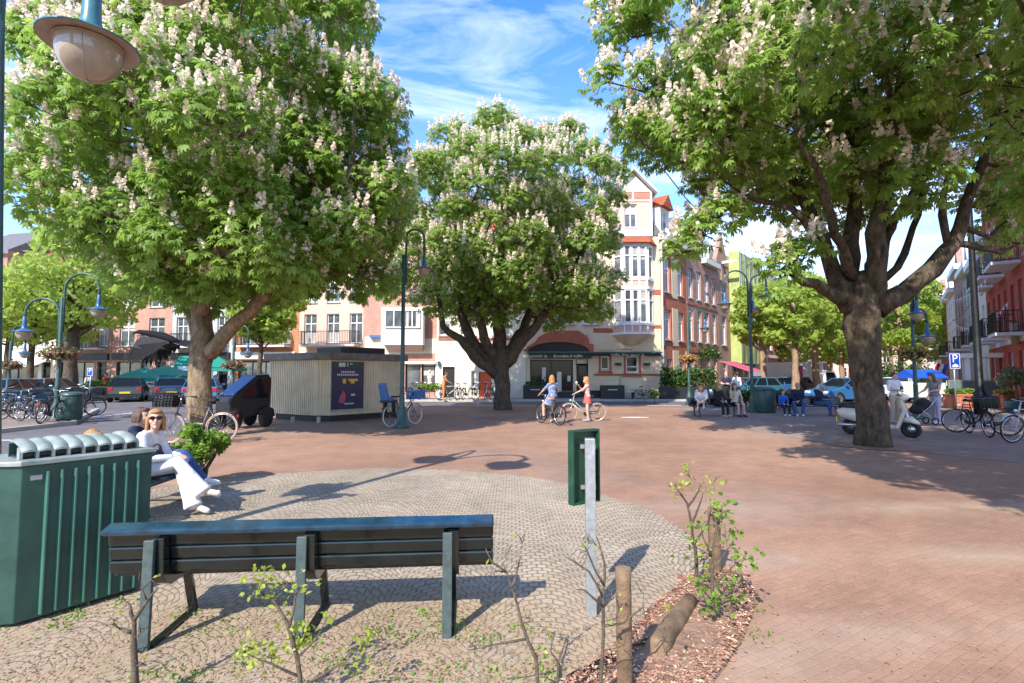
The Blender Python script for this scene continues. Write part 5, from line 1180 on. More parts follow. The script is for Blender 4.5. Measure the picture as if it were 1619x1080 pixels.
m_ = MB(); m_.prism(gr(1.09), zt_+.003, zt_+.26, 'z'); m_.build('roof', M['kiosk_roof'], ks, .02)
m_ = MB(); m_.prism(gr(.9), .0, .218, 'z'); m_.build('base', M['dark'], ks)
m_ = MB(); m_.prism([(x+.35,y+.3) for x,y in gr(.52)], zt_+.263, zt_+.52, 'z'); m_.build('roof_vent', M['dark'], ks)
for px in (462,503,): 
    q = G(px,669)-K0; m_ = MB(); m_.box((q.x,q.y+.04,.11),(.1,.1,.21)); m_.build('foot', M['kerb'], ks)
# poster on the right-hand face
a, b_ = poly[2], poly[3]; u_ = (b_-a).normalized(); dn = Vector((u_.y,-u_.x,0)); pa = math.atan2(u_.y,u_.x); wp = (b_-a).length*.415
po = thing('poster', 'dark blue poster with pink figure and yellow marks fixed to the kiosk', 'poster', tuple(K0+a+dn*.045+u_*.02), pa)
zz0, zz1 = .42, zt_-.06; m_ = MB(); m_.bx(0,wp,-.02,.0,zz0,zz1); 
m_.build('sheet', M['poster_navy'], po); H_ = zz1-zz0
f = MB(); f.bx(-.03,wp+.03,-.03,.01,zz0-.06,zz0-.002); f.build('frame', M['galv'], po)
f = MB(); f.bx(0.01,wp-.01,-.026,-.021,zz1-.13*H_,zz1-.01); f.build('header', M['poster_green'], po)
f = MB(); f.bx(.2*wp,.40*wp,-.031,-.027,zz1-.105*H_,zz1-.02*H_); f.build('header_mark', M['poster_white'], po)
f = MB(); f.bx(.46*wp,.49*wp,-.031,-.027,zz1-.10*H_,zz1-.02*H_); f.build('header_mark', M['poster_white'], po)
f = MB(); f.bx(.55*wp,.62*wp,-.031,-.027,zz1-.06*H_,zz1-.03*H_); f.build('header_mark', M['poster_white'], po)
f = MB()
for r_, n_, x_a, x_b in ((.215,8,.28,.72),(.275,12,.16,.84)):
    for k in range(n_):
        xx = x_a+(x_b-x_a)*k/n_; f.bx(xx*wp,(xx+.6*(x_b-x_a)/n_)*wp,-.026,-.021,zz1-(r_+.02)*H_,zz1-(r_-.02)*H_)
f.build('headline', M['poster_white'], po)
f = MB(); f.bx(.33*wp,.43*wp,-.026,-.021,zz1-.46*H_,zz1-.36*H_); f.bx(.50*wp,.80*wp,-.026,-.021,zz1-.41*H_,zz1-.36*H_); f.bx(.58*wp,.70*wp,-.026,-.021,zz1-.46*H_,zz1-.411*H_); f.build('yellow_mark', M['poster_yellow'], po)
f = MB(); f.prism([(.22*wp,zz1-.86*H_),(.38*wp,zz1-.88*H_),(.44*wp,zz1-.72*H_),(.36*wp,zz1-.60*H_),(.30*wp,zz1-.68*H_),(.24*wp,zz1-.75*H_)], -.026,-.021,'y'); f.build('pink_figure', M['poster_pink'], po)
f = MB(); f.bx(.60*wp,.72*wp,-.026,-.021,zz1-.72*H_,zz1-.68*H_)
for k in range(6): f.bx((.40+.05*k)*wp,(.435+.05*k)*wp,-.026,-.021,zz1-.90*H_,zz1-.87*H_)
f.build('caption', M['poster_white'], po)

# ------------------------------------------------------------------ crow in flight
cr_ = thing('crow', 'black crow flying left with its wings pressed down, in front of the left trunk', 'bird', tuple(At(258,537,5.2)), R(6))
add_m('feather', (.010,.010,.012), .8, spec=.2, noise=.5, nscale=25); add_m('feather_sheen', (.022,.021,.026), .7, spec=.25, noise=.4, nscale=30)
k_ = 5.2/810
m_ = MB(); m_.tube([(-45*k_,0,8*k_),(-41*k_,0,11*k_),(-36*k_,0,12*k_),(-29*k_,0,11*k_),(-18*k_,0,9*k_),(0,0,5*k_),(14*k_,0,0),(24*k_,0,-4*k_)], [.001,.012,.022,.026,.034,.042,.032,.018], 12)
bd = m_.build('body', M['feather'], cr_)
m_ = MB(); m_.tube([(-38*k_,0,12*k_),(-44*k_,0,9.5*k_),(-47*k_,0,7.5*k_)], [.012,.008,.001], 8); m_.build('beak', M['dark'], cr_)
m_ = MB()
for j in range(7):
    f_ = (j-3)/3; m_.add([(16*k_,f_*.012,-1*k_),(30*k_,f_*.03-.008,-5*k_+f_*.022-.011),(45*k_,f_*.045,-8*k_+f_*.035),(30*k_,f_*.03+.008,-5*k_+f_*.022+.011)], [(0,1,2,3)])
m_.build('tail', M['feather'], cr_)
for s in (-1, 1):
    wg = MB(); ox, oz = (0, 0) if s < 0 else (5, -3)
    q = lambda x, z, dep: ((x+ox)*k_, s*(.030+.10*dep), (z+oz)*k_)
    Fs, Wr_, Re = (-27,5), (-37,-13), (14,-7)
    tips = [(-45,-35),(-40,-40),(-33,-41),(-26,-39),(-19,-35),(-12,-30),(-5,-24),(2,-18),(9,-12)]
    nT = len(tips)
    for i, (tx, tz) in enumerate(tips):
        u = i/(nT-1); b0 = (Wr_[0]+(Re[0]-Wr_[0])*max(0,u-.10), Wr_[1]+(Re[1]-Wr_[1])*max(0,u-.10)+3); b1 = (Wr_[0]+(Re[0]-Wr_[0])*min(1,u+.10), Wr_[1]+(Re[1]-Wr_[1])*min(1,u+.10)+3)
        mx_ = ((b0[0]+b1[0])/2+(tx-(b0[0]+b1[0])/2)*.7, (b0[1]+b1[1])/2+(tz-(b0[1]+b1[1])/2)*.7); w_ = 2.6
        wg.add([q(*b0,.45+.003*i), q(mx_[0]-w_,mx_[1]-.5,.75+.003*i), q(tx,tz,1.0), q(mx_[0]+w_,mx_[1]+.5,.75+.003*i), q(*b1,.45+.003*i)], [(0,1,2,3,4)])
    wg.m = 1
    wg.add([q(*Fs,.08), q(-34,-2,.33), q(*Wr_,.52), q(-22,-16,.56), q(-5,-10,.5), q(*Re,.30), q(11,-3,.05), q(-10,3,.0)], [(0,1,2,3,4,5,6,7)]); wg.m = 0
    wg.build('wing', [M['feather'],M['feather_sheen']], cr_)

# ------------------------------------------------------------------ bicycles (local: front is +x, wheels on z = 0)
def make_bike(label, loc, rot, frame='black_metal', tyre='rubber', step=False, basket=None, rack=True, seat=None, crate=None, scale=1, group='parked bicycles', guard='black_metal'):
    root = thing('bicycle', label, 'bicycle', tuple(loc), 0, group); root.rotation_euler = rot if hasattr(rot,'__len__') else (0,0,rot); root.scale = (scale,)*3
    WR, WB = .345, 1.10; xr, xf = -WB/2, WB/2
    for x in (xr, xf):
        t = MB(); t.torus((x,0,WR), WR-.018, .019, MXZ, 36, 8); wo = t.build('wheel', M[tyre], root)
        r = MB(); r.torus((x,0,WR), WR-.045, .011, MXZ, 32, 5); r.lathe([(.02,-.045),(.025,-.02),(.025,.02),(.02,.045)], 8, c=(x,0,WR), M=MXZ); r.build('rim', M['steel'], wo)
        s = MB()
        for k in range(16):
            a = 2*PI*k/16; b_ = a+(.5 if k % 2 else -.5); s.tube([(x+.022*math.cos(b_), .03*(1 if k % 4 < 2 else -1), WR+.022*math.sin(b_)), (x+(WR-.05)*math.cos(a),0,WR+(WR-.05)*math.sin(a))], .0028, 3)
        s.build('spokes', M['steel'], wo)
        g = MB()
        a0, a1 = (R(20), R(185)) if x == xr else (R(35), R(150))
        for k in range(14):
            p, q = a0+(a1-a0)*k/14, a0+(a1-a0)*(k+1)/14; rr_ = WR+.022
            g.bar((x+rr_*math.cos(p),0,WR+rr_*math.sin(p)),(x+rr_*math.cos(q),0,WR+rr_*math.sin(q)),.05,.005,(0,1,0) if False else (math.cos(p),0,math.sin(p)))
        g.build('mudguard', M[guard], root)
    bb = (-.12,0,.29); st_ = (-.27,0,.80); hd = (.36,0,.86); hb = (.40,0,.68); f = MB()
    f.tube([bb, st_], .017, 8); f.tube([hb, (.345,0,.93)], .019, 8)
    if step: f.tube([hb, (.12,0,.42), (-.13,0,.34)], .02, 8); f.tube([(.37,0,.80),(.08,0,.53),(-.17,0,.44)], .014, 8)
    else: f.tube([hb, bb], .019, 8); f.tube([(.365,0,.83), (-.26,0,.79)], .016, 8)
    for s in (-1, 1):
        f.tube([(-.12,.03*s,.29),(xr,.055*s,WR)], .011, 6); f.tube([(-.262,.015*s,.77),(xr,.055*s,WR)], .009, 6); f.tube([(.41,.03*s,.67),(.46,.05*s,.5),(xf,.052*s,WR)], .012, 6)
    f.build('frame', M[frame], root)
    h = MB(); h.tube([(.345,0,.90),(.325,0,1.02)], .014, 8); h.tube([(.16,-.29,1.03),(.27,-.25,1.05),(.335,-.10,1.03),(.335,.10,1.03),(.27,.25,1.05),(.16,.29,1.03)], .012, 7)
    hb_ = h.build('handlebar', M['steel'], root)
    g = MB()
    for s in (-1,1): g.tube([(.14,.295*s,1.03),(.25,.262*s,1.045)], .018, 8)
    g.build('grip', M['rubber'], hb_)
    s = MB(); s.tube([(-.27,0,.78),(-.30,0,.93)], .013, 6); s.prism([(-.43,-.10),(-.40,-.11),(-.28,-.05),(-.14,-.02),(-.12,0),(-.14,.02),(-.28,.05),(-.40,.11),(-.43,.10)], .93,.985,'z'); s.build('saddle', M['rubber'], root, .01)
    c = MB(); c.lathe([(.09,-.012),(.09,.012)], 16, c=(-.12,-.05,.29), M=MXZ); c.prism([(-.12,.36),(xr,.39),(xr-.05,.345),(xr,.305),(-.12,.22)], -.062,-.045,'y'); c.build('chain_case', M['black_metal'], root)
    c = MB(); c.tube([(-.12,-.10,.29),(-.12,.10,.29)], .012, 6); c.tube([(-.12,-.09,.29),(-.05,-.10,.14)], .01, 6); c.tube([(-.05,-.10,.135),(-.05,-.16,.135)],.008,5); c.tube([(-.19,.10,.445),(-.19,.16,.445)],.008,5); c.tube([(-.12,.09,.29),(-.19,.10,.44)], .01, 6); c.box((-.05,-.15,.135),(.09,.09,.02)); c.box((-.19,.15,.445),(.09,.09,.02)); c.build('crank', M['steel'], root)
    if rack:
        r = MB(); zz = .755
        for y in (-.06,0,.06): r.tube([(-.30,y,zz),(-.82,y,zz)], .007, 5)
        for s in (-1,1): r.tube([(-.78,.06*s,zz),(xr,.06*s,WR)], .007, 5)
        r.tube([(-.82,-.06,zz),(-.82,.06,zz)], .007, 5); r.build('rack', M['black_metal'], root)
        m = MB(); m.box((-.88,0,.60),(.02,.07,.06)); m.build('rear_lamp', M['tail_red'], root)
    m = MB(); m.ell((.47,0,.80),(.045,.035,.035),10,6); m.build('headlight', M['headlamp'], root)
    k = MB(); k.tube([(-.2,.06,.30),(-.27,.20,.02)], .009, 6); k.build('kickstand', M['steel'], root)
    if basket:
        b = MB(); x0, x1, y0, y1, z0, z1 = .42, .78, -.22, .22, .80, 1.06
        if basket == 'crate': x0, x1, z0, z1 = .40,.80,.82,1.12
        for zz in np.linspace(z0, z1, 6):
            b.tube([(x0,y0,zz),(x1,y0,zz),(x1,y1,zz),(x0,y1,zz),(x0,y0,zz)], .010, 4)
        for t in np.linspace(0,1,7):
            for yy in (y0,y1): b.tube([(x0+(x1-x0)*t,yy,z0),(x0+(x1-x0)*t,yy,z1)], .009, 4)
            for xx in (x0,x1): b.tube([(xx,y0+(y1-y0)*t,z0),(xx,y0+(y1-y0)*t,z1)], .009, 4)
        b.box(((x0+x1)/2,0,z0),(x1-x0,y1-y0,.012)); b.build('basket', M['black_metal'], root)
        if basket != 'wire':
            i = MB(); i.bx(x0+.014,x1-.014,y0+.014,y1-.014,z0+.01,z1-.05); i.build('basket_liner', M['dark'], root)
    if seat:
        b = MB(); b.prism([(-.48,.80),(-.80,.80),(-.92,1.38),(-.86,1.42),(-.72,.95),(-.50,.90)], -.17,.17,'y'); b.build('child_seat', M[seat], root, .03)
        b = MB(); b.box((-.60,-.19,.62),(.14,.05,.35)); b.build('foot_rest', M['dark'], root, .01); b = MB(); b.box((-.60,.19,.62),(.14,.05,.35)); b.build('foot_rest', M['dark'], root, .01)
    if crate:
        b = MB(); b.bx(.40,.82,-.26,.26,.84,1.14); b.build('front_crate', M[crate], root, .02)
        b = MB(); b.bx(-.85,-.40,-.17,.17,.78,.86); b.build('rack_bag', M['dark'], root, .02)
    return root
# bicycle leaning by the left trunk
p, q = G(352,701), G(262,702.5); d = q-p; c = (p+q)/2
make_bike('black roadster with front basket and pinkish tyres parked against the left trunk', c, (R(3),0,math.atan2(d.y,d.x)), tyre='rubber_tan', basket='crate', frame='car_grey', scale=1.10)
p, q = G(612,677), G(655,672); c = (p+q)/2; d = q-p
make_bike('bicycle with dark child seat and blue front crate behind the middle lamp', c+Vector((0,.35,0)), (R(-3),0,math.atan2(d.y,d.x)), tyre='rubber_white', seat='plastic_blue', crate='plastic_blue', scale=1.0, step=True)
p, q = G(1526,684), G(1572,693); d = q-p; c = (p+q)/2
make_bike('black bicycle with deep front basket locked to the black pole at the right', c, (R(4),0,math.atan2(d.y,d.x)-.05), basket='crate', rack=True, step=True, scale=.98)
p = G(1612,700); make_bike('silver grey bicycle cut off by the right edge of the photo', p+Vector((.30,0,0)), (R(-4),0,PI+.12), frame='car_silver', guard='car_silver', scale=1.0)
p = G(1583,690); make_bike('bicycle half hidden between the black basket bicycle and the silver one', p+Vector((-.1,.5,0)), (R(3),0,2.2), frame='car_grey', scale=.98)
# heap on the left pavement
for k, (px, py, rz, fr, ln) in enumerate(((30,663,.2,'black_metal',8),(48,667,2.8,'car_navy',-7),(64,662,.6,'car_grey',5),(78,668,1.9,'black_metal',6),(102,662,2.5,'car_silver',-4),(120,659,.9,'black_metal',4),(132,655,2.2,'car_navy',3),(20,656,2.9,'car_blue',-6))):
    lb = ['black bicycle at the left end of the row on the pavement','navy bicycle lying low near the lamp foot','grey bicycle slanting across the pavement row','black bicycle just left of the lamp foot','silver bicycle right of the two armed lamp','black bicycle behind the small dark pavement bin','navy bicycle at the right end of the pavement row','blue bicycle furthest back in the left pavement row'][k]
    p = G(px,py,.12); make_bike(lb, p, (R(ln),0,rz), frame=fr, step=k % 2 == 0, basket='wire' if k in (2,5) else None)
# rack in front of the white houses
for k, px in enumerate((655,668,724,738,752,768,781)):
    p = At(px,632,31.9); lb = ['bicycle leftmost in front of the shop window','bicycle next to the green leafy saddlebags','bicycle under the wall lamp of the white house','bicycle left of the red door','bicycle in front of the red door','bicycle right of the red door','bicycle partly behind the middle trunk'][k]
    make_bike(lb, (p.x,31.9,.13), (R(3),0,1.25+.12*(k % 3)), frame=['car_grey','black_metal','car_navy','car_silver','black_metal','car_silver','black_metal'][k], step=k % 2 == 1, group='bicycles parked before the white house')
p = At(1172,632,26.2); make_bike('pale bicycle parked in front of the teal car', (p.x,26.2,0), (R(3),0,.25), frame='car_white', step=True)
p = At(1015,632,32.2); make_bike('small red bicycle against the cream cafe wall', (p.x+.3,32.6,.13), (R(3),0,.1), frame='tail_red', step=True, scale=.8)

# ------------------------------------------------------------------ cars (local: front +x)
def make_car(label, loc, rz, paint, kind='hatch', cat='car', group='parked cars', plate='plate_yellow'):
    root = thing('parked_car', label, cat, tuple(loc), rz, group)
    Ln, Wd = {'hatch':(4.0,1.70),'wagon':(4.5,1.76),'sedan':(4.5,1.76),'van':(4.9,1.9)}[kind]; h = Ln/2
    hood, belt, roof = (.92,.98,1.46) if kind != 'van' else (1.05,1.12,1.95)
    low = [(-h+.04,.28),(-h,.5),(-h+.02,belt-.06),(-h+.10,belt),(h*.42,belt),(h*.50,hood+.02),(h-.20,hood-.16),(h-.03,hood-.32),(h,.5),(h-.05,.27)]
    b = MB(); b.prism(low, -Wd/2, Wd/2, 'y'); body = b.build('body', M[paint], root, .055)
    back = -h+.12 if kind in ('hatch','wagon','van') else -h*.62
    gx0, gx1, rx0, rx1 = back, h*.44, back+(.32 if kind != 'van' else .1), h*.05 if kind != 'van' else h*.30
    if kind == 'sedan': rx0 = -h*.38
    yb, yt = Wd/2-.06, Wd/2-.24
    z0 = belt-.02
    g = MB(); vs = [(gx0,-yb,z0),(gx1,-yb,z0),(gx1,yb,z0),(gx0,yb,z0),(rx0,-yt,roof-.04),(rx1,-yt,roof-.04),(rx1,yt,roof-.04),(rx0,yt,roof-.04)]
    g.add(vs, [(0,1,5,4),(1,2,6,5),(2,3,7,6),(3,0,4,7),(4,5,6,7)]); g.build('windows', M['glass'], root)
    r = MB(); r.add([(rx0-.02,-yt-.01,roof-.05),(rx1+.04,-yt-.01,roof-.05),(rx1+.04,yt+.01,roof-.05),(rx0-.02,yt+.01,roof-.05),(rx0+.06,-yt+.1,roof),(rx1-.1,-yt+.1,roof),(rx1-.1,yt-.1,roof),(rx0+.06,yt-.1,roof)],[(0,1,5,4),(1,2,6,5),(2,3,7,6),(3,0,4,7),(4,5,6,7)])
    for s in (-1,1):
        for (a, c_) in ((gx0,rx0),(gx1,rx1)): r.bar((a,s*(yb+.006),z0),(c_,s*(yt+.006),roof-.04),.06,.03,(0,1,0))
        for t in (.36,.68) if kind != 'van' else (.45,): r.bar((gx0+(gx1-gx0)*t,s*(yb+.006),z0),(rx0+(rx1-rx0)*t,s*(yt+.006),roof-.04),.06,.02,(0,1,0))
    r.build('roof', M[paint], root)
    for x in (-h+.78, h-.80):
        for s in (-1,1):
            w_ = MB(); w_.lathe([(.20,-.10),(.29,-.10),(.31,-.08),(.31,.08),(.29,.10),(.20,.10)], 20, c=(x,s*(Wd/2-.09),.31), M=MXZ); wo = w_.build('wheel', M['rubber'], root)
            m = MB(); m.lathe([(.205,-.004),(.19,.012),(.05,.02)], 12, c=(x,s*(Wd/2+.012),.31), M=MXZ if s < 0 else Matrix(((1,0,0),(0,0,1),(0,-1,0)))); m.build('rim', M['steel'], wo)
            a = MB(); a.lathe([(.36,-.01),(.36,.01)], 20, c=(x,s*(Wd/2-.005),.33), M=MXZ); a.build('wheel_arch', M['dark'], root)
    for s in (-1,1):
        m = MB(); m.box((-h+.03,s*(Wd/2-.16),belt-.18),(.12,.24,.20)); m.build('tail_light', M['tail_red'], root, .02)
        m = MB(); m.box((h-.10,s*(Wd/2-.24),.66),(.16,.32,.13),(0,0,0)); m.build('headlight', M['headlamp'], root, .03)
        m = MB(); m.box((gx1-.15,s*(Wd/2+.08),belt+.07),(.12,.16,.11)); m.build('mirror', M[paint], root, .02)
        m = MB(); m.box((-.1,s*(Wd/2+.004),belt-.14),(.18,.015,.03)); m.build('door_handle', M['dark'], root)
    m = MB(); m.box((-h-.004,0,.58),(.02,.52,.11)); m.build('number_plate', M[plate], root)
    m = MB(); m.box((-h+.02,0,.36),(.08,Wd-.1,.16)); m.box((h-.02,0,.36),(.08,Wd-.1,.16)); m.build('bumper', M['dark'], root, .02); return root
def put_car(lb, px, py, rz, paint, kind='hatch', z=0, **k): p = G(px,py,z); return make_car(lb, p, rz, paint, kind, **k)
put_car('black hatchback seen from behind, parked left of the green parasols', 204, 634, 2.1, 'car_black', 'hatch', .008)
put_car('dark blue car parked under the green parasols', 268, 634, 2.2, 'car_navy', 'hatch', .008)
put_car('dark teal estate at the left edge behind the bicycles', 26, 645, 1.8, 'car_teal', 'wagon', .008)
put_car('grey car parked behind the left street lamp', 80, 640, 1.75, 'car_grey', 'hatch', .008)
put_car('blue car mostly hidden behind the left trunk', 322, 637, 2.0, 'car_blue', 'hatch', .008)
put_car('teal car with shiny windscreen behind the round green bin', 1178, 634, PI+.35, 'car_teal', 'wagon', .008)
put_car('light blue car in the row beyond the teal car', 1212, 630, PI+.5, 'car_blue', 'hatch', .008)
put_car('dark car parked under the slim trees behind the men', 1252, 627, PI+.7, 'car_black', 'hatch', .008)
put_car('silver car furthest along the row under the slim trees', 1285, 621, PI+.8, 'car_silver', 'hatch', .008)
put_car('bright blue car next to the left side of the big trunk', 1335, 638, .25+PI, 'car_blue', 'hatch', .008)
put_car('white car parked behind the two women', 1418, 632, PI+.8, 'car_white', 'wagon', .008)
put_car('silver car far down the right street', 1398, 612, PI+.9, 'car_silver', 'hatch', .008)
# white sign lorry
p = At(1262,600,40); t = thing('box_lorry', 'white box lorry with a faded red patch, parked along the street', 'lorry', (p.x,40,0), .3)
m_ = MB(); m_.bx(-2.2,1.4,-1,1,.75,2.55); m_.build('cargo_box', M['car_white'], t, .03); m_ = MB(); m_.bx(-1.7,-.6,-1.012,-1.003,1.4,2.3); m_.build('side_emblem', M['poster_pink'], t)
m_ = MB(); m_.prism([(1.45,.5),(3.0,.5),(3.05,1.1),(2.6,1.9),(1.45,2.0)], -.95,.95,'y'); m_.build('cab', M['car_white'], t, .05); m_ = MB(); m_.prism([(1.75,1.15),(2.85,1.15),(2.52,1.8),(1.75,1.8)], -.956,.956,'y'); m_.build('cab_window', M['glass'], t)
for x in (-1.3, 2.2):
    for s in (-1,1): m_ = MB(); m_.lathe([(.2,-.12),(.4,-.12),(.4,.12),(.2,.12)], 16, c=(x,s*.85,.4), M=MXZ); m_.build('wheel', M['rubber'], t)
# covered cargo tricycle
p = G(388,676); t = thing('covered_tricycle', 'black covered cargo tricycle with a sloping blue windscreen beside the kiosk', 'tricycle', tuple(p), PI+1.02); t.scale = (.80,.95,1.10)
m_ = MB(); m_.prism([(-.72,.42),(-.76,1.42),(-.62,1.52),(-.15,1.49),(.84,.90),(.95,.80),(.95,.45),(.35,.30)], -.42,.42,'y'); m_.build('body', M['trike_black'], t, .05)
m_ = MB(); m_.bar((-.10,0,1.485),(.80,0,.95),.78,.03,(0,0,1)); m_.build('windscreen', M['plastic_blue'], t, .005); M['plastic_blue'].node_tree.nodes['Principled BSDF'].inputs['Roughness'].default_value = .15
m_ = MB(); m_.bar((-.62,0,1.512),(-.10,0,1.492),.86,.03); m_.build('roof', M['black_metal'], t, .01)
m_ = MB(); m_.prism([(-.6,.85),(-.6,1.38),(-.2,1.40),(.45,1.02),(.5,.85)], -.428,.428,'y'); m_.build('side_window', M['glass'], t)
for x, y in ((-.5,-.46),(-.5,.46),(.7,-.38),(.7,.38)): m_ = MB(); m_.lathe([(.1,-.07),(.27,-.07),(.28,0),(.27,.07),(.1,.07)], 18, c=(x,y,.28), M=MXZ); m_.build('wheel', M['rubber'], t)
m_ = MB(); m_.prism([(-.86,.30),(-.8,.52),(-.5,.62),(-.2,.52),(-.16,.40)], -.54,.54,'y'); m_.build('mudguard', M['trike_black'], t, .03)
m_ = MB(); m_.box((.3,-.428,.72),(.5,.01,.12)); m_.build('stripe', M['terracotta'], t)

# white scooter behind the right trunk
a, b_ = G(1333,690), G(1436,697); d = b_-a; c = (a+b_)/2; t = thing('motor_scooter', 'cream white motor scooter parked behind the big right trunk', 'scooter', tuple(c+Vector((.55,.55,0))), math.atan2(d.y,d.x)); t.scale = (1.02,)*3
for x in (-.66,.66): m_ = MB(); m_.torus((x,0,.22), .165, .058, MXZ, 24, 8); wo = m_.build('wheel', M['rubber'], t); m_ = MB(); m_.lathe([(.11,-.03),(.11,.03)], 14, c=(x,0,.22), M=MXZ); m_.build('rim', M['steel'], wo)
add_m('scooter_white', (.66,.60,.51), .3, coat=.5, noise=.05)
m_ = MB(); m_.tube([(-.98,0,.62),(-.86,0,.60),(-.55,0,.55),(-.2,0,.50),(-.06,0,.36)], [.05,.15,.2,.19,.1], 14); m_.build('rear_body', M['scooter_white'], t)
m_ = MB(); m_.bx(-.2,.36,-.17,.17,.22,.30); m_.build('footboard', M['scooter_white'], t, .03)
m_ = MB(); m_.prism([(.34,.24),(.42,.24),(.60,.72),(.52,.98),(.46,.97),(.50,.70)], -.21,.21,'y'); m_.build('leg_shield', M['scooter_white'], t, .04)
m_ = MB(); m_.tube([(.52,0,.95),(.60,0,.5),(.66,0,.24)], .035, 8); m_.build('fork', M['steel'], t)
m_ = MB(); m_.tube([(.50,0,.46),(.66,0,.47),(.84,0,.36)], [.07,.10,.04], 10); m_.build('front_mudguard', M['scooter_white'], t)
m_ = MB(); m_.tube([(-.92,0,.77),(-.6,0,.79),(-.25,0,.74)], [.08,.12,.08], 12); m_.build('seat', M['dark'], t)
m_ = MB(); m_.ell((.53,0,1.05),(.11,.13,.1),12,8); hb_ = m_.build('headset', M['scooter_white'], t)
m_ = MB(); m_.tube([(.40,-.34,1.12),(.52,0,1.08),(.40,.34,1.12)], .016, 6)
for s in (-1,1): m_.tube([(.50,.2*s,1.1),(.50,.26*s,1.28)], .006, 5); m_.ell((.50,.26*s,1.30),(.02,.05,.04),8,6)
m_.build('handlebar', M['dark'], hb_)
m_ = MB(); m_.ell((.63,0,1.06),(.03,.06,.06),10,6); m_.build('headlight', M['headlamp'], hb_)
m_ = MB(); m_.box((-1.02,0,.60),(.05,.16,.08)); m_.build('tail_light', M['tail_red'], t, .01); m_ = MB(); m_.tube([(-.3,-.14,.28),(-.95,-.16,.26)], [.03,.05], 8); m_.build('exhaust', M['steel'], t); m_ = MB(); m_.box((-.98,0,.40),(.02,.17,.14)); m_.build('number_plate', M['plate_yellow'], t)

# ------------------------------------------------------------------ bins, hedges, parasols, stall, signs, planters
p = G(1207,652); t = thing('litter_bin', 'large round dark green litter bin between the hedge and the lamp', 'litter bin', tuple(p))
m_ = MB(); m_.lathe([(.47,0),(.49,.05),(.49,.98),(.45,1.06),(.36,1.13),(.05,1.15)], 24); m_.build('body', M['lamp_green'], t)
m_ = MB(); m_.torus((0,0,1.0), .5, .022, None, 28, 6); m_.torus((0,0,.10), .5, .018, None, 28, 6); m_.build('ring', M['lamp_green'], t); m_ = MB(); m_.box((-.05,-.46,.99),(.3,.03,.10),(.2,0,0)); m_.build('slot', M['dark'], t)
p = G(112,664,.12); t = thing('litter_bin', 'small dark pavement bin among the bicycles on the left', 'litter bin', tuple(p)); m_ = MB(); m_.lathe([(.26,0),(.30,.04),(.34,.85),(.32,.92),(.2,.96),(.01,.97)], 18); m_.build('body', M['lamp_green'], t); m_ = MB(); m_.torus((0,0,.84),.345,.02,None,20,5); m_.build('ring', M['dark'], t)
def hedge(label, c, dims, n, seed, lm='leaf_hedge', size=.07, name='hedge'):
    rs = np.random.default_rng(seed); t = thing(name, label, 'hedge' if name == 'hedge' else 'plant', tuple(c)); lob = []
    for k in range(18): lob.append(((rs.uniform(-.5,.5)*dims[0], rs.uniform(-.4,.4)*dims[1], rs.uniform(.3,.8)*dims[2]), (dims[0]*.2+.08, dims[1]*.3, dims[2]*.28)))
    V, F = leaf_cloud(lob, n, size, rs); np_obj('foliage', V, F, [M[lm]], t)
    m_ = MB()
    for k in range(8):
        x = (k/7-.5)*dims[0]*.8; m_.tube([(x,0,-.02),(x+.05,.03,dims[2]*.6)], .02, 5)
    m_.build('stem', M['hedge_stem'], t); return t
p = At(1177,640,24.6); hedge('low hedge between the lamp and the group on the bench', (p.x,24.6,0), (1.3,.6,1.0), 1300, 1)
p = At(1240,640,24.4); hedge('low hedge between the round bin and the men', (p.x,24.4,0), (1.0,.6,1.0), 1100, 2)
p = At(1068,610,31.5); hedge('tall leafy pot plants beside the corner house entrance', (p.x,32.2,.13), (1.2,.8,2.2), 1500, 3, 'leaf_hedge', .1, 'terrace_plant')
p = At(1107,605,32); hedge('dense terrace greenery under the brown brick house', (p.x,32.5,.13), (2.0,.9,2.0), 1800, 4, 'leaf_hedge', .1, 'terrace_plant')
p = At(1125,560,38); hedge('climbing green plant over the brown house doorway', (p.x,38.6,2.6), (1.5,.5,1.2), 700, 5, 'leaf_hedge', .1, 'terrace_plant')
p = At(1418,600,36); hedge('green roadside bush right of the big trunk', (p.x,36,0), (3.4,1.2,2.6), 2200, 6, 'leaf_hedge', .13, 'roadside_bush')
p = G(1035,640); t = thing('sapling', 'tiny green sapling standing alone in front of the cafe wall', 'plant', tuple(p)); m_ = MB(); m_.tube([(0,0,-.02),(.01,0,.3),(0,.01,.55)],[.018,.014,.006],6); m_.build('stem', M['bark_mid'], t)
V, F = leaf_cloud([((.13*math.cos(a),.13*math.sin(a),.6+.08*math.sin(3*a)),(.16,.16,.12)) for a in (0,1.2,2.4,3.6,4.8)], 420, .06, np.random.default_rng(2), .6); np_obj('leaves', V, F, [M['leaf_shrub']], t)
def parasol(label, c, w_, h, rise, m_name='cloth_green', rz=0, group=None):
    t = thing('parasol', label, 'parasol', tuple(c), rz, group); m_ = MB(); m_.tube([(0,0,0),(0,0,h+rise)], .035, 8); m_.lathe([(.3,0),(.3,.06),(.05,.08)],12); m_.build('pole', M['offwhite'], t)
    m_ = MB(); q = [(-w_/2,-w_/2),(w_/2,-w_/2),(w_/2,w_/2),(-w_/2,w_/2)]
    for i in range(4):
        a, b_ = q[i], q[(i+1)%4]; mid = ((a[0]+b_[0])*.47,(a[1]+b_[1])*.47)
        m_.add([(*a,h),(*mid,h+.04),(*b_,h),(0,0,h+rise)],[(0,1,3),(1,2,3)]); m_.add([(*a,h),(*b_,h),(*[x*1.005 for x in b_],h-.22),(*[x*1.005 for x in a],h-.22)],[(0,1,2,3)])
    m_.build('canopy', M[m_name], t); return t
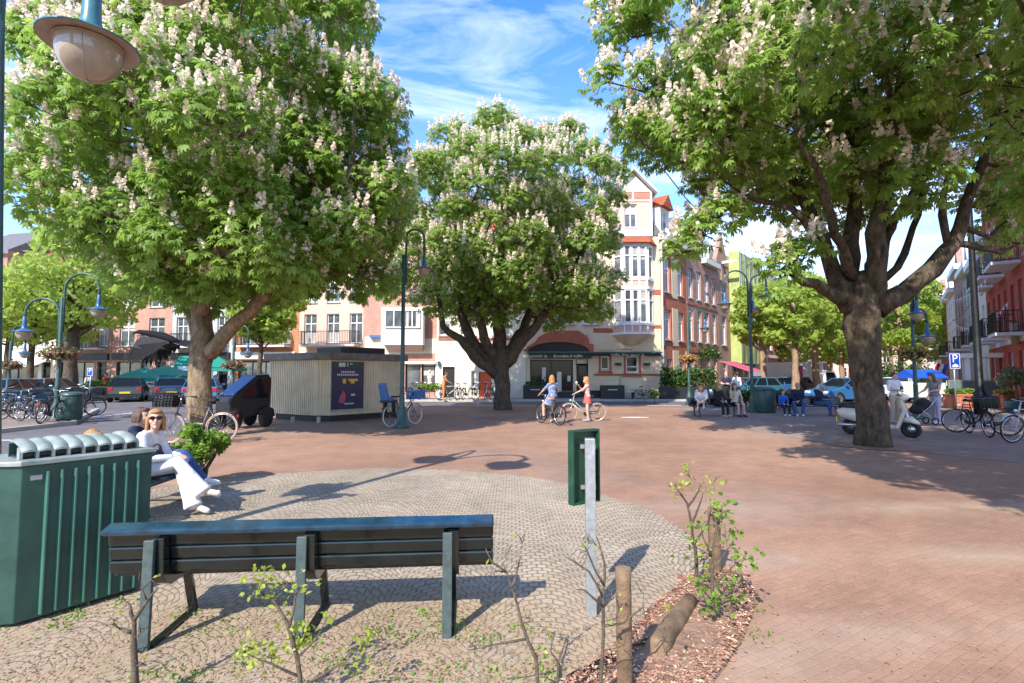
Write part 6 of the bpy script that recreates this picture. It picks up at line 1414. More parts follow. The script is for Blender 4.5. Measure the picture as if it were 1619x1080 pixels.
for px, Yd, py, w_, lb in ((228,36,598,3.0,'wide green parasol over the terrace left of the big pale trunk'),(262,37,594,3.2,'second green parasol close to the left trunk'),(345,35,582,2.8,'green parasol right behind the big pale trunk')):
    p = At(px,600,Yd); h_ = LZ(px,py,Yd); parasol(lb, (p.x,Yd,.13), w_, h_-.13, .75, rz=.2, group='green parasols')
p = At(291,575,38); t = thing('awning', 'bright green shop awning with white lettering panel over the terrace', 'awning', (p.x,38,0), .2); m_ = MB(); m_.prism([(0,LZ(291,590,38)),(1.5,LZ(291,563,38)),(1.5,LZ(291,563,38)+.06),(-.04,LZ(291,590,38)+.06)],-.9,.9,'x'); m_.build('cloth', M['cloth_green'], t); m_ = MB(); m_.box((0.1,-.06,LZ(291,583,38)),(.9,.03,.4),(-.5,0,0)); m_.build('white_panel', M['white'], t)
p = At(1158,585,36); t = thing('awning', 'pink red terrace awning under the brown brick house', 'awning', (p.x,36,0), SD); m_ = MB(); zt_ = LZ(1140,572,36); m_.prism([(-1.6,zt_-.75),(.4,zt_),(.4,zt_+.05),(-1.6,zt_-.69)],-1.4,2.2,'x'); m_.build('cloth', M['cloth_pink'], t); m_ = MB(); m_.bx(-1.4,2.2,-1.62,-1.59,zt_-1.0,zt_-.70); m_.build('valance', M['cloth_white'], t)
for k in (-1.35, 2.15): m_ = MB(); m_.tube([(k,-1.5,0),(k,-1.5,zt_-.72)],.03,6); m_.build('post', M['galv'], t)
# food stall with blue roof behind the two women
p = At(1455,600,30); t = thing('market_stall', 'white food stall with a bright blue roof behind the two women', 'stall', (p.x,30,0), .1); t.scale = (.85,.85,1); zr = LZ(1455,589,30)
m_ = MB(); m_.prism([(-1.0,zr-.28),(0,zr+.18),(1.0,zr-.28),(1.0,zr-.34),(-1.0,zr-.34)],-1.15,1.15,'x'); m_.build('roof', M['cloth_blue'], t); m_ = MB(); m_.bx(-1.9,1.2,-.7,.7,.35,1.25); m_.build('counter', M['white_gloss'], t, .04)
for x in (-1.1,1.1):
    for y in (-.85,.85): m_ = MB(); m_.tube([(x,y,0),(x,y,zr-.34)],.03,6); m_.build('post', M['galv'], t)
m_ = MB(); m_.bx(-1.8,1.1,-.712,-.702,.7,1.0); m_.build('counter_panel', M['offwhite'], t)
# parking sign
def psign(label, base, zc, s, rz=0, icon=True):
    t = thing('parking_sign', label, 'sign', tuple(base), rz); m_ = MB(); m_.tube([(0,0,0),(0,0,zc+s*.55)], .035, 8); m_.build('post', M['galv'], t)
    h = s*.68; m_ = MB(); m_.box((0,-.055,zc),(s,.02,h*2)); pn = m_.build('panel', M['blue_sign'], t, .008)
    m_ = MB(); e = .05*s; d_ = -.0665
    for (c_, dm) in (((0,d_,zc+h*.93),(s*.9,.002,e)),((0,d_,zc-h*.93),(s*.9,.002,e)),((-s*.43,d_,zc),(e,.002,h*1.8)),((s*.43,d_,zc),(e,.002,h*1.8))): m_.box(c_, dm)
    m_.build('border', M['white'], pn); lettering('P', s*1.0, M['white'], pn, (0,-.068,zc+h*.28))
    if icon: m_ = MB(); m_.prism([(-.25*s,zc-h*.75),(.28*s,zc-h*.75),(.28*s,zc-h*.55),(.05*s,zc-h*.35),(-.1*s,zc-h*.42),(-.25*s,zc-h*.6)],-.069,-.066,'y'); m_.build('pictogram', M['white'], pn)
    return t
p = G(1512,650); psign('blue P parking sign on a slim post left of the tall black pole', p, LZ(1505,571,p.y), .52)
p = At(142,620,31); psign('far blue P parking sign beside the left shops', (p.x,31,0), LZ(142,588,31), .36, icon=False)
# planters, fence, olive pot, hanging board, flag
for px0, px1, Yd, lb, fm in ((1500,1548,25.5,'long terracotta brick planter left of the black pole','leaf_shrub'),(1580,1602,24.5,'short terracotta planter with yellow flowers right of the black pole','flower_yellow')):
    a, b_ = At(px0,640,Yd), At(px1,640,Yd); t = thing('planter', lb, 'planter', ((a.x+b_.x)/2,Yd,0), -.1, 'terracotta planters'); wv = b_.x-a.x
    m_ = MB(); m_.bx(-wv/2,wv/2,-.3,.3,0,.62); m_.bx(-wv/2-.04,wv/2+.04,-.34,.34,.622,.70); m_.build('box', M['terracotta'], t, .01)
    m_ = MB(); n_ = int(wv/.12)
    for k in range(n_): m_.bx(-wv/2+.06+k*wv/n_,-wv/2+.10+k*wv/n_,-.33,-.303,.05,.60)
    m_.build('slat', M['terracotta'], t)
    V, F = leaf_cloud([((x,0,.82),(.28,.22,.16)) for x in np.linspace(-wv*.4,wv*.4,9)], 500, .07, np.random.default_rng(3)); np_obj('plants', V, F, [M[fm]], t)
t = thing('glass_fence', 'low glazed terrace fence in front of the terrace houses', 'fence', tuple(At(1500,620,29)*Vector((1,1,0)) if False else (At(1500,620,29).x,29,0)), -.35); m_ = MB()
add_m('fence_glass', (.12,.17,.16), .08, spec=.8)
for k in range(7): m_.bx(k*1.15,k*1.15+.05,-.03,.03,0,1.3)
m_.bx(0,6.95,-.025,.025,1.302,1.35); m_.bx(0,6.95,-.02,.02,.06,.12); m_.build('posts', M['galv'], t); m_ = MB()
for k in range(6): m_.bx(k*1.15+.06,(k+1)*1.15-.01,-.008,.008,.14,1.29)
m_.build('glass_panel', M['fence_glass'], t)
p = G(1608,650); t = thing('potted_olive', 'grey green olive tree in a teal tub at the right edge', 'plant', tuple(p)); m_ = MB(); m_.lathe([(.30,0),(.36,.05),(.46,.42),(.48,.46),(.40,.46),(.38,.40)],18); m_.build('tub', M['lamp_teal'], t); m_ = MB(); m_.tube([(0,0,.35),(.03,0,.8),(0,.02,1.3)],[.06,.05,.04],8); m_.build('trunk', M['bark_left'], t)
add_m('x', (0,0,0)); M['leaf_olive'] = leaf_mat('leaf_olive', (.12,.15,.07), (.26,.28,.15), .2); V, F = leaf_cloud([((.35*math.cos(a),.35*math.sin(a),1.55+.2*math.sin(2*a)),(.38,.38,.35)) for a in np.linspace(0,5.6,6)], 1300, .07, np.random.default_rng(6)); np_obj('crown', V, F, [M['leaf_olive']], t)
p = At(1606,528,24.0); t = thing('hanging_board', 'cream hanging shop board in front of the scarlet house', 'sign', tuple(p), .25); m_ = MB(); m_.box((0,0,0),(.72,.05,1.0)); bd = m_.build('board', M['w_white'], t, .01); m_ = MB(); m_.tube([(-.5,0,.62),(3.2,.6,.62)],.02,6); m_.tube([(-.3,0,.5),(-.3,0,.62)],.012,5); m_.tube([(.3,0,.5),(.3,0,.62)],.012,5); m_.build('bracket', M['black_metal'], t)
m_ = MB()
for z_, w_ in ((.25,.42),(.05,.3),(-.2,.34)): m_.bx(-w_/2,w_/2,-.031,-.026,z_-.02,z_+.02)
m_.build('faded_lettering', M['offwhite'], bd)
p = At(1474,590,36); t = thing('flag', 'red white and blue flag hanging from a slanting pole', 'flag', tuple(p), -.4); t.scale = (.6,)*3; m_ = MB(); m_.tube([(-.6,0,-1.0),(.5,0,1.25)],.025,6); m_.build('pole', M['white'], t)
for k, mm in enumerate(('tail_red','cloth_white','cloth_blue')):
    m_ = MB()
    for i in range(8):
        f = lambda i: (.48+.34*k-.055*i+.04*math.sin(i*1.3), .07*math.sin(i*1.1+k), 1.15-.3*k*.2-.20*i)
        a, b_ = f(i), f(i+1); m_.quad(a,(a[0]+.34,a[1]+.03,a[2]-.06),(b_[0]+.34,b_[1]+.03,b_[2]-.06),b_)
    m_.build('stripe', M[mm], t)
for k, (a, b_) in enumerate((((1560,440,25),(1470,455,44)),((1600,470,25.5),(1500,505,40)),((1575,350,25.5),(1468,430,50)))):
    a, b_ = At(*a), At(*b_); lb = ['lowest string of pennants across the right street','string of pennants in front of the terrace balconies','highest string of pennants over the right street'][k]
    t = thing('bunting', lb, 'bunting', tuple(a), 0, 'pennant strings'); d = b_-a; n_ = 26; f = lambda u: d*u+Vector((0,0,-1.1*4*u*(1-u))); m_ = MB(); m_.tube([f(i/n_) for i in range(n_+1)],.012,4); m_.build('cord', M['white'], t); m_ = MB()
    for i in range(n_):
        q = f((i+.5)/n_); e = d.normalized()*.14; m_.quad(q-e,q+e,q+Vector((0,0,-.34)))
    m_.build('pennant', M['cloth_white'], t)
# cafe terrace: wind screens, bench, tables
for px, lb in ((846,'dark planter box at the left of the cafe front'),(968,'dark planter box right of the cafe door')):
    p = At(px,630,32.4); t = thing('planter_box', lb, 'planter', (p.x,32.4,.13), 0, 'dark cafe planters'); m_ = MB(); m_.bx(-.75,.75,-.18,.18,0,.85); m_.build('box', M['dark'], t, .02); m_ = MB(); m_.bx(-.3,.3,-.186,-.182,.55,.6); m_.build('nameplate', M['offwhite'], t)
    if px < 900: V, F = leaf_cloud([((x,0,.98),(.2,.15,.16)) for x in (-.5,-.35,-.2,-.05,.1,.25,.4)], 260, .07, np.random.default_rng(7)); np_obj('plants', V, F, [M['leaf_hedge']], t)
p = At(1000,630,33); t = thing('wall_bench', 'long weathered bench along the cream cafe wall', 'bench', (p.x,32.95,.13)); m_ = MB(); m_.bx(-1.5,1.5,-.22,.22,.40,.46); m_.build('seat', M['offwhite'], t)
for x in (-1.3,0,1.3): m_ = MB(); m_.bx(x-.04,x+.04,-.18,.18,0,.398); m_.build('leg', M['dark'], t)
p = At(1085,632,31.8); t = thing('planter_box', 'low dark terrace screen beside the lamp with orange flowers', 'planter', (p.x,32.0,.13), 0, 'dark cafe planters'); m_ = MB(); m_.bx(-1.6,1.6,-.12,.12,0,.75); m_.build('box', M['dark'], t, .02)
for px, lb in ((1008,'small grey terrace table left of the tiny sapling'),(1022,'small grey terrace table right behind the tiny sapling')):
    p = At(px,632,31.6); t = thing('terrace_table', lb, 'table', (p.x,31.6,.0), 0, 'terrace tables'); m_ = MB(); m_.lathe([(.36,.70),(.36,.73)],16); m_.build('top', M['galv'], t)
    for k in range(3): a = k*2.1; m_ = MB(); m_.tube([(.05*math.cos(a),.05*math.sin(a),.70),(.3*math.cos(a),.3*math.sin(a),0)],.018,6); m_.build('leg', M['galv'], t)
p = At(685,630,31.6); hedge('two yellow green leafy saddlebags of flowers on a parked bicycle', (p.x,31.6,.6), (1.5,.4,.55), 700, 8, 'leaf_shrub', .07, 'flower_bags')
p = At(152,632,32.5); t = thing('flower_tub', 'grey concrete tub of pale flowers by the crossing', 'planter', (p.x,32.5,.0)); m_ = MB(); m_.lathe([(.55,0),(.75,.85),(.8,.9),(.7,.9)],18); m_.build('tub', M['kerb'], t); V, F = leaf_cloud([((.35*math.cos(a),.35*math.sin(a),1.05),(.4,.4,.25)) for a in np.linspace(0,5.2,6)], 700, .09, np.random.default_rng(6)); np_obj('blossom', V, F, [M['leaf_shrub']], t)
for px, Yd, lb, c_ in ((893,32.8,None,None),):
    pass

# ------------------------------------------------------------------ people (local: facing +y, x to their right)
def STAND(**o):
    j = dict(pel=(0,0,.93), che=(0,.01,1.28), nec=(0,.0,1.46), hea=(0,.02,1.60), look=(0,1,0),
             sL=(-.17,0,1.40), eL=(-.22,-.02,1.12), wL=(-.22,.06,.88), sR=(.17,0,1.40), eR=(.22,-.02,1.12), wR=(.22,.06,.88),
             hL=(-.09,0,.90), kL=(-.10,.02,.49), aL=(-.10,-.02,.08), hR=(.09,0,.90), kR=(.10,.02,.49), aR=(.10,-.02,.08), tL=None, tR=None); j.update(o); return j
def SIT(h=.44, **o):
    j = dict(pel=(0,0,h+.10), che=(0,.03,h+.46), nec=(0,.04,h+.64), hea=(0,.07,h+.79), look=(0,1,0),
             sL=(-.17,.03,h+.58), eL=(-.22,.12,h+.32), wL=(-.12,.32,h+.22), sR=(.17,.03,h+.58), eR=(.22,.12,h+.32), wR=(.12,.32,h+.22),
             hL=(-.09,.02,h+.08), kL=(-.11,.44,h+.08), aL=(-.11,.46,.08), hR=(.09,.02,h+.08), kR=(.11,.44,h+.08), aR=(.11,.46,.08), tL=None, tR=None); j.update(o); return j
def remesh(mb, name, m_, root, vox, sm=3):
    o = mb.build(name, m_, root); r = o.modifiers.new('remesh', 'REMESH'); r.mode = 'VOXEL'; r.voxel_size = vox; r.use_smooth_shade = True
    s = o.modifiers.new('smooth', 'SMOOTH'); s.iterations = sm; s.factor = .5; return o
def person(label, loc, rz, j, top=None, bottom=None, shoes='dark', hair='brown_hair', hairlen=.12, skin='skin', sleeve=1.0, leglen=1.0, skirt=None, scale=1, vox=.016, build=1.0, glasses=False, tops=None, grip=False, flare=0, name='person', group=None, extra=None):
    root = thing(name, label, 'person', tuple(loc), rz, group); root.scale = (scale,)*3
    J = {k: Vector(v) if v is not None else None for k, v in j.items()}; B = build
    look = J['look'].normalized(); rgt = look.cross(Vector((0,0,1))).normalized(); upv = rgt.cross(look); HM = Matrix((rgt, look, upv)).transposed(); H = J['hea']
    hp = lambda x, y, z: H + HM @ Vector((x,y,z))
    m_ = MB()
    m_.ell(hp(0,0,.015),(.074,.092,.105),16,12,HM); m_.ell(hp(0,.03,-.05),(.055,.062,.065),12,8,HM); m_.ell(hp(0,.088,-.095),(.02,.018,.018),8,6,HM)
    m_.capsule(hp(0,.088,.012),hp(0,.108,-.025),.009,.014,8)
    for s in (-1,1): m_.ell(hp(.074*s,-.005,-.01),(.012,.02,.032),8,6,HM); m_.ell(hp(.045*s,.065,-.025),(.022,.02,.02),8,6,HM)
    m_.capsule(hp(-.022,.088,-.062),hp(.022,.088,-.062),.009,.009,6)
    m_.capsule(J['nec']-Vector((0,0,.05)), H-upv*.06, .054*B, .05, 12)
    ys = Vector((0,1,0)); tv = (J['nec']-J['pel']).normalized()
    sx = (J['sR']-J['sL']).normalized(); fy = tv.cross(sx).normalized() if tv.cross(sx).length > .1 else ys; fy = -fy if fy.dot(ys) < 0 else fy
    TM = Matrix((sx, fy, sx.cross(fy))).transposed()
    torso = [(J['che'],(.155*B,.105*B,.17)),((J['che']+J['pel'])/2,(.135*B,.095*B,.14)),(J['pel'],(.165*B,.115*B,.125))]
    for c, r in torso: m_.ell(c, r, 16, 10, TM)
    m_.capsule(J['sL'],J['sR'],.058*B,.058*B)
    arms, legs = [], []
    for s in 'LR':
        S, E, W_, Hh, K, A = (J[k+s] for k in 'sewhka'); sg = -1 if s == 'L' else 1
        m_.capsule(S,E,.050*B,.040*B); m_.capsule(E,W_,.040*B,.026*B); m_.capsule(Hh,K,.085*B,.056*B); m_.capsule(K,A,.054*B,.038*B)
        arms.append((S,E,W_)); legs.append((Hh,K,A))
        d = (W_-E).normalized(); pv = d.cross(Vector((0,0,1))); pv = pv.normalized() if pv.length > .2 else Vector((1,0,0)); pn = d.cross(pv)
        pc = W_+d*.05; m_.ell(pc,(.042,.05,.020),10,8,Matrix((pv,d,pn)).transposed())
        dwn = -pn if pn.z > 0 else pn
        for k, (o_, ln) in enumerate(((-.030,.062),(-.010,.074),(.011,.070),(.030,.055))):
            a = W_+d*.088+pv*o_; curl = .9 if grip else .45; b_ = a+(d+dwn*curl*.5).normalized()*ln*.5; c = b_+(d*(1-curl)+dwn*curl).normalized()*ln*.5; m_.capsule(a,b_,.0095,.009,6); m_.capsule(b_,c,.009,.0078,6)
        th = W_+d*.03-pv*.036*sg; t2 = th+(d*.7-pv*sg*.7).normalized()*.035; m_.capsule(th,t2,.012,.011,6); m_.capsule(t2,t2+(d+dwn*.3).normalized()*.03,.011,.009,6)
        T = J['t'+s] if J['t'+s] is not None else A+Vector((0,.17,-.045)); m_.capsule(A+(A-T).normalized()*.03-Vector((0,0,.03)),T,.036,.028)
    remesh(m_, 'body', M[skin], root, min(vox, .011) if vox < .012 else vox)
    dl = .012
    if top:
        c_ = MB()
        for c, r in torso[:2]: c_.ell(c, [x+dl+.004 for x in r], 16, 10, TM)
        c, r = torso[2]; c_.ell(c+tv*.03, (r[0]+dl,r[1]+dl,r[2]), 16, 10, TM)
        c_.capsule(J['sL'],J['sR'],.064*B,.064*B)
        for S, E, W_ in arms:
            f = min(sleeve*2,1); c_.capsule(S, S+(E-S)*f, .058*B, .050*B)
            if sleeve > .5: f = (sleeve-.5)*2; c_.capsule(E, E+(W_-E)*f, .050*B, .038*B)
        remesh(c_, 'top', M[top], root, vox)
    if bottom:
        c_ = MB(); c, r = torso[2]; c_.ell(c-tv*.01, [x+dl*.8 for x in r], 16, 10, TM)
        for Hh, K, A in legs:
            f = min(leglen*2,1); c_.capsule(Hh, Hh+(K-Hh)*f, .096*B, .068*B)
            if leglen > .5:
                f = (leglen-.5)*2; e = K+(A-K)*f+Vector((0,0,.0)); c_.capsule(K, K+(e-K)*.95, .068*B, .054*B+flare)
                if flare: c_.tube([K+(e-K)*.5, e+(e-K).normalized()*.03],[.062,.068+flare],14)
        remesh(c_, 'trousers', M[bottom], root, vox)
    if skirt:
        mt, ln = skirt; c_ = MB(); kmid = (J['kL']+J['kR'])/2; hm = J['pel']; n_ = 20; prof = []
        ax = ((kmid-hm)); ln_ = ax.length; ax.normalize(); e = hm+ax*ln_*ln; side = sx; f2 = ax.cross(side).normalized()
        for t_ in np.linspace(0,1,6):
            ctr = hm+tv*.10*(1-t_)+(e-hm)*t_; rx = .15*B+.07*t_; ry = .115*B+.05*t_
            prof.append([ctr+(side*math.cos(a)*rx+f2*math.sin(a)*ry)*(1+.05*math.sin(7*a)*t_) for a in np.linspace(0,2*PI,n_,endpoint=False)])
        vs = [p for r in prof for p in r]; fs = [(i*n_+k, i*n_+(k+1)%n_, (i+1)*n_+(k+1)%n_, (i+1)*n_+k) for i in range(5) for k in range(n_)]; c_.add(vs, fs, True); c_.build('skirt', M[mt], root)
    for s in 'LR':
        A = J['a'+s]; T = J['t'+s] if J['t'+s] is not None else A+Vector((0,.17,-.045)); c_ = MB(); hb_ = A+(A-T).normalized()*.035-Vector((0,0,.03))*(1 if J['t'+s] is None else .3); c_.capsule(hb_,T,.043,.036,10); c_.capsule(A,hb_,.044,.04,10); remesh(c_, 'shoe', M[shoes], root, .012)
    if hair:
        c_ = MB(); c_.ell(hp(0,-.022,.034),(.086,.094,.102),14,10,HM)
        c_.ell(hp(0,.052,.092),(.06,.045,.03),10,6,HM)
        if hairlen > .05:
            for a in np.linspace(-1.9,1.9,9):
                x, y = .082*math.sin(a), -.088*math.cos(a)-.005; c_.capsule(hp(x,y,.02), hp(x*1.12,y*1.05-.005,-hairlen), .026, .017, 8)
        remesh(c_, 'hair', M[hair], root, min(vox,.013), 2)
    if glasses:
        c_ = MB()
        for s in (-1,1): c_.ell(hp(.034*s,.094,.022),(.031,.008,.024),12,8,HM); c_.tube([hp(.062*s,.085,.026),hp(.08*s,.0,.02)],.004,5)
        c_.tube([hp(-.01,.10,.028),hp(.01,.10,.028)],.004,5); c_.build('sunglasses', M['glass'], root)
    elif vox < .02:
        for s in (-1,1): c_ = MB(); c_.ell(hp(.030*s,.083,.020),(.012,.008,.007),8,6,HM); c_.build('eye', M['dark'], root)
    if vox < .012: c_ = MB(); c_.tube([hp(-.026,.088,-.052),hp(0,.096,-.060),hp(.026,.088,-.052)],[.003,.006,.003],6); c_.build('mouth', M['poster_pink'], root)
    return root
for k, c in (('t_white',(.70,.70,.72)),('t_jeans',(.035,.075,.20)),('t_navy',(.012,.016,.045)),('t_black',(.014,.014,.016)),('t_floral',(.10,.17,.36)),('t_pink',(.62,.36,.38)),('t_coral',(.62,.11,.08)),('t_orange',(.65,.22,.09)),('t_beige',(.50,.38,.28)),('t_lilac',(.46,.42,.55)),('t_red',(.35,.02,.03)),('t_grey',(.25,.25,.26)),('t_brown',(.22,.12,.07)),('t_cream',(.62,.56,.46))): add_m(k, c, .85, noise=.12, nscale=18, bump=.6, bscale=14)
M['t_floral'] = mat('t_floral', (.035,.07,.22), .85, c2=(.38,.44,.56), nscale=16, detail=2)
# the woman in white on the second bench, turned to the camera
cam_dir = lambda p: (Vector((0,0,1.6))-Vector(p)).normalized()
WP = Vector((-4.46,6.28,0)); wr = -PI/2+R(2)
def loc_dir(d, rz): return Matrix.Rotation(-rz,3,'Z') @ Vector(d)
lk = loc_dir((4.2,-6.2,.35), wr)
person('seated blonde woman in white clothes and sunglasses with crossed legs, smiling at the camera', WP, wr,
  SIT(.44, pel=(0,-.06,.54), che=(0,.03,.86), nec=(0,.09,1.01), hea=(.01,.13,1.145), look=tuple(lk), sL=(-.15,.06,.965), sR=(.16,.08,.955), eL=(-.2,.16,.70), wL=(-.06,.38,.70), eR=(.24,.16,.70), wR=(.07,.36,.70),
      hL=(-.09,-.02,.52), kL=(-.06,.40,.57), aL=(.03,.62,.13), hR=(.09,-.02,.52), kR=(.05,.44,.64), aR=(.06,.74,.30), tR=(.06,.93,.27), tL=(.04,.80,.06)),
  top='t_white', bottom='t_white', shoes='t_cream', hair='blonde', hairlen=.13, vox=.010, glasses=True, flare=.035, scale=1.0)
person('person in blue jeans and white shoes sitting beyond the woman in white, mostly hidden', (-4.90,6.92,0), wr,
  SIT(.44, pel=(0,-.06,.54), hea=(.05,-.03,1.13), nec=(.02,-.06,1.0), che=(0,-.08,.84), sL=(-.16,-.07,.96), sR=(.17,-.05,.96), hL=(-.09,0,.52), kL=(-.08,.46,.56), aL=(-.02,.80,.16), hR=(.09,0,.52), kR=(.06,.54,.64), aR=(.06,.82,.30), tR=(.06,1.0,.26), tL=(0,.98,.08), eL=(-.2,.1,.7), eR=(.22,.12,.7)),
  top='t_navy', bottom='t_jeans', shoes='t_white', hair='brown_hair', hairlen=.06, vox=.012)
person('person with sandy blond hair behind the flaps of the green bin, only the hair showing', (-4.50,5.55,0), wr, SIT(.40, hea=(0,.0,1.07), nec=(0,-.02,.93), che=(0,-.03,.78), look=(.2,1,-.35)), top='t_beige', bottom='t_jeans', hair='blonde', hairlen=.12, vox=.014, scale=.92)
hb_ = thing('handbag', 'dark blue handbag held on the lap of the woman in white', 'bag', (-4.24,6.18,.72), wr); m_ = MB(); m_.ell((0,0,0),(.13,.05,.075),12,8); m_.build('pouch', M['t_navy'], hb_); m_ = MB(); m_.torus((0,0,.05),.09,.008,MXZ,16,5,0,PI); m_.build('strap', M['dark'], hb_)

# two girls with bicycles
p = G(922,666); gb_ = make_bike('white city bicycle with pink tyres straddled by the girl with the ice cream', p+Vector((0,.05,0)), (R(2),0,PI-.03), frame='car_silver', tyre='rubber_tan', step=True, scale=.93, group='bicycles of the two girls', guard='car_silver')
person('girl in pale pink top and coral skirt eating an ice cream astride her bicycle', p+Vector((.16,-.05,0)), PI/2-.05,
  STAND(hL=(-.08,0,.84), hR=(.08,0,.84), pel=(0,0,.88), kL=(-.17,.04,.46), kR=(.13,.03,.46), aL=(-.19,.0,.08), aR=(.16,-.02,.08), che=(0,.02,1.19), nec=(0,.02,1.35), hea=(0,.05,1.49), look=(-.1,1,-.1), sL=(-.15,.01,1.29), sR=(.15,.01,1.29), eL=(-.17,.24,1.12), wL=(-.18,.46,1.02), eR=(.19,.16,1.09), wR=(.07,.30,1.27)),
  top='t_pink', skirt=('t_coral',.55), sleeve=.08, hair='blonde', hairlen=.22, shoes='t_grey', vox=.014, scale=.99, build=.86)
ic = thing('ice_cream', 'white ice cream cone held by the girl in the coral skirt', 'ice cream', tuple(p+Vector((-.22,.05,1.33)))); m_ = MB(); m_.ell((0,0,.05),(.038,.038,.045),10,8); m_.build('scoop', M['white'], ic); m_ = MB(); m_.lathe([(.006,-.09),(.034,.03)],10); m_.build('cone', M['wood_cut'], ic)
p0, p1 = G(882,673), G(858,669.5); c = (p0+p1)/2; d = p1-p0; rz = math.atan2(d.y,d.x)
make_bike('black bicycle seen from behind with the girl in the blue flowered dress on it', c+Vector((0,.05,0)), (R(2),0,rz), frame='black_metal', tyre='rubber', step=True, scale=.95, group='bicycles of the two girls')
person('girl in a blue flowered dress sitting on her bicycle, seen from behind', c+Vector((.08,-.16,.0)), rz-PI/2,
  SIT(.86, pel=(0,0,.98), che=(-.02,.02,1.30), nec=(-.02,.0,1.47), hea=(-.02,.02,1.62), look=(.5,1,-.1), sL=(-.17,0,1.41), sR=(.15,0,1.41), eL=(-.30,.16,1.20), wL=(-.28,.38,1.08), eR=(.28,.06,1.18), wR=(.22,.26,1.05), hL=(-.09,.03,.94), hR=(.09,.03,.94), kL=(-.17,.34,.70), aL=(-.18,.30,.28), kR=(.13,.20,.56), aR=(.17,.10,.14), tL=(-.18,.46,.24), tR=(.17,.26,.06)),
  top='t_floral', skirt=('t_floral',.62), sleeve=.42, hair='blonde', hairlen=.17, shoes='dark', vox=.014, scale=.95)
# group at the right of the cafe
def bench_at(px, py, rz, lb, L_=2.0):
    q = G(px,py); return q, make_bench(lb, q, rz, L_, (-L_*.36,L_*.36))
q, _ = bench_at(1130,657,PI+.12,'slatted bench with three young women sitting on it in front of the terrace', 2.4)
add = lambda q, dx, dy: (q.x+dx, q.y+dy, 0)
person('woman in white top with bare legs drawn up at the left end of the bench', add(q,-.62,-.25), PI+.5-.9, SIT(.42, kL=(-.10,.34,.66), kR=(.10,.36,.64), aL=(-.1,.44,.40), aR=(.12,.5,.38), che=(0,.10,.84), nec=(0,.18,1.0), hea=(0,.26,1.12), wL=(-.05,.42,.6), wR=(.08,.45,.6)), top='t_white', bottom='t_black', leglen=.3, hair='blonde', hairlen=.14, shoes='t_white')
person('woman in black with reddish blonde hair in the middle of the bench', add(q,.02,-.28), PI+.3, SIT(.42, hea=(.02,.12,1.18)), top='t_black', bottom='t_black', sleeve=1, hair='blonde', hairlen=.18, shoes='t_beige')
person('dark haired woman with bare legs at the right end of the bench', add(q,.72,-.28), PI+.1, SIT(.42, hea=(.06,.10,1.20), eR=(.24,.14,.72), wR=(.12,.2,1.0)), top='t_cream', bottom='t_black', leglen=.35, sleeve=.2, hair='brown_hair', hairlen=.2, shoes='dark')
p = G(1131,640); person('standing bald man in a navy shirt with folded arms behind the bench', (p.x,p.y-1.5,0), PI-.2, STAND(eL=(-.24,.06,1.14), wL=(.05,.22,1.16), eR=(.24,.06,1.14), wR=(-.04,.24,1.12)), top='t_navy', bottom='t_black', sleeve=.3, hair=None, shoes='dark', build=1.1, scale=1.04)
p = G(1146,640); person('standing person in white shirt and blue jeans seen from behind the bench', (p.x,p.y-1.6,0), .3, STAND(eL=(-.32,-.02,1.20), wL=(-.2,.12,1.05)), top='t_white', bottom='t_jeans', hair='brown_hair', hairlen=.04, scale=1.04)
q, _ = bench_at(1282,656,PI-.15,'slatted bench with two men in dark clothes beside the hedge', 2.2)
person('man in navy jumper and jeans at the left end of the bench by the hedge', add(q,-.68,-.25), PI-.35, SIT(.42, kL=(-.16,.44,.52), kR=(.2,.40,.52), wL=(-.02,.36,.62), wR=(.1,.36,.6), look=(.4,1,-.1)), top='t_navy', bottom='t_jeans', hair='grey_hair', hairlen=.03, shoes='t_white', build=1.12, skin='skin_tan')
person('man in dark blue clothes and tan shoes leaning forward beside the first man', add(q,.10,-.25), PI+.75, SIT(.42, che=(0,.12,.84), nec=(0,.2,1.0), hea=(0,.26,1.13), kL=(-.14,.44,.54), kR=(.14,.46,.5), aR=(.14,.56,.08), wL=(-.02,.4,.8), wR=(.02,.42,.78)), top='t_navy', bottom='t_jeans', hair='grey_hair', hairlen=.02, shoes='wood_cut', build=1.1, skin='skin_tan')
person('child in bright blue sitting at the far left beside the two men', add(q,-1.25,-.2), PI-.1, SIT(.42), top='cloth_blue', bottom='t_navy', hair='brown_hair', hairlen=.04, shoes='t_white', scale=.78)
# two women with a buggy
p = G(1437,671); person('woman in white blouse and pale trousers standing with folded arms by the scooter', p+Vector((0,.6,0)), PI+.1, STAND(eL=(-.25,.06,1.14), wL=(.06,.20,1.12), eR=(.25,.06,1.14), wR=(-.05,.22,1.08), look=(-.6,1,-.1)), top='t_white', bottom='t_beige', hair='brown_hair', hairlen=.04, sleeve=.5, shoes='t_beige', scale=1.02)
p = G(1481,670); person('woman in grey top and lilac trousers pushing the black buggy', p, PI/2+.25, STAND(che=(0,.05,1.27), nec=(0,.08,1.45), hea=(0,.13,1.58), look=(.2,1,-.2), eL=(-.24,.14,1.16), wL=(-.2,.4,1.12), eR=(.24,.14,1.14), wR=(.18,.42,1.06), kL=(-.1,.05,.49), aL=(-.13,.06,.08), kR=(.1,-.02,.49), aR=(.14,-.14,.08)), top='t_grey', bottom='t_lilac', sleeve=.15, hair='brown_hair', hairlen=.2, shoes='t_white', scale=1.0)
p = G(1455,671); t = thing('baby_buggy', 'black baby buggy with a rounded hood in front of the woman in lilac trousers', 'buggy', tuple(p), PI-.05)
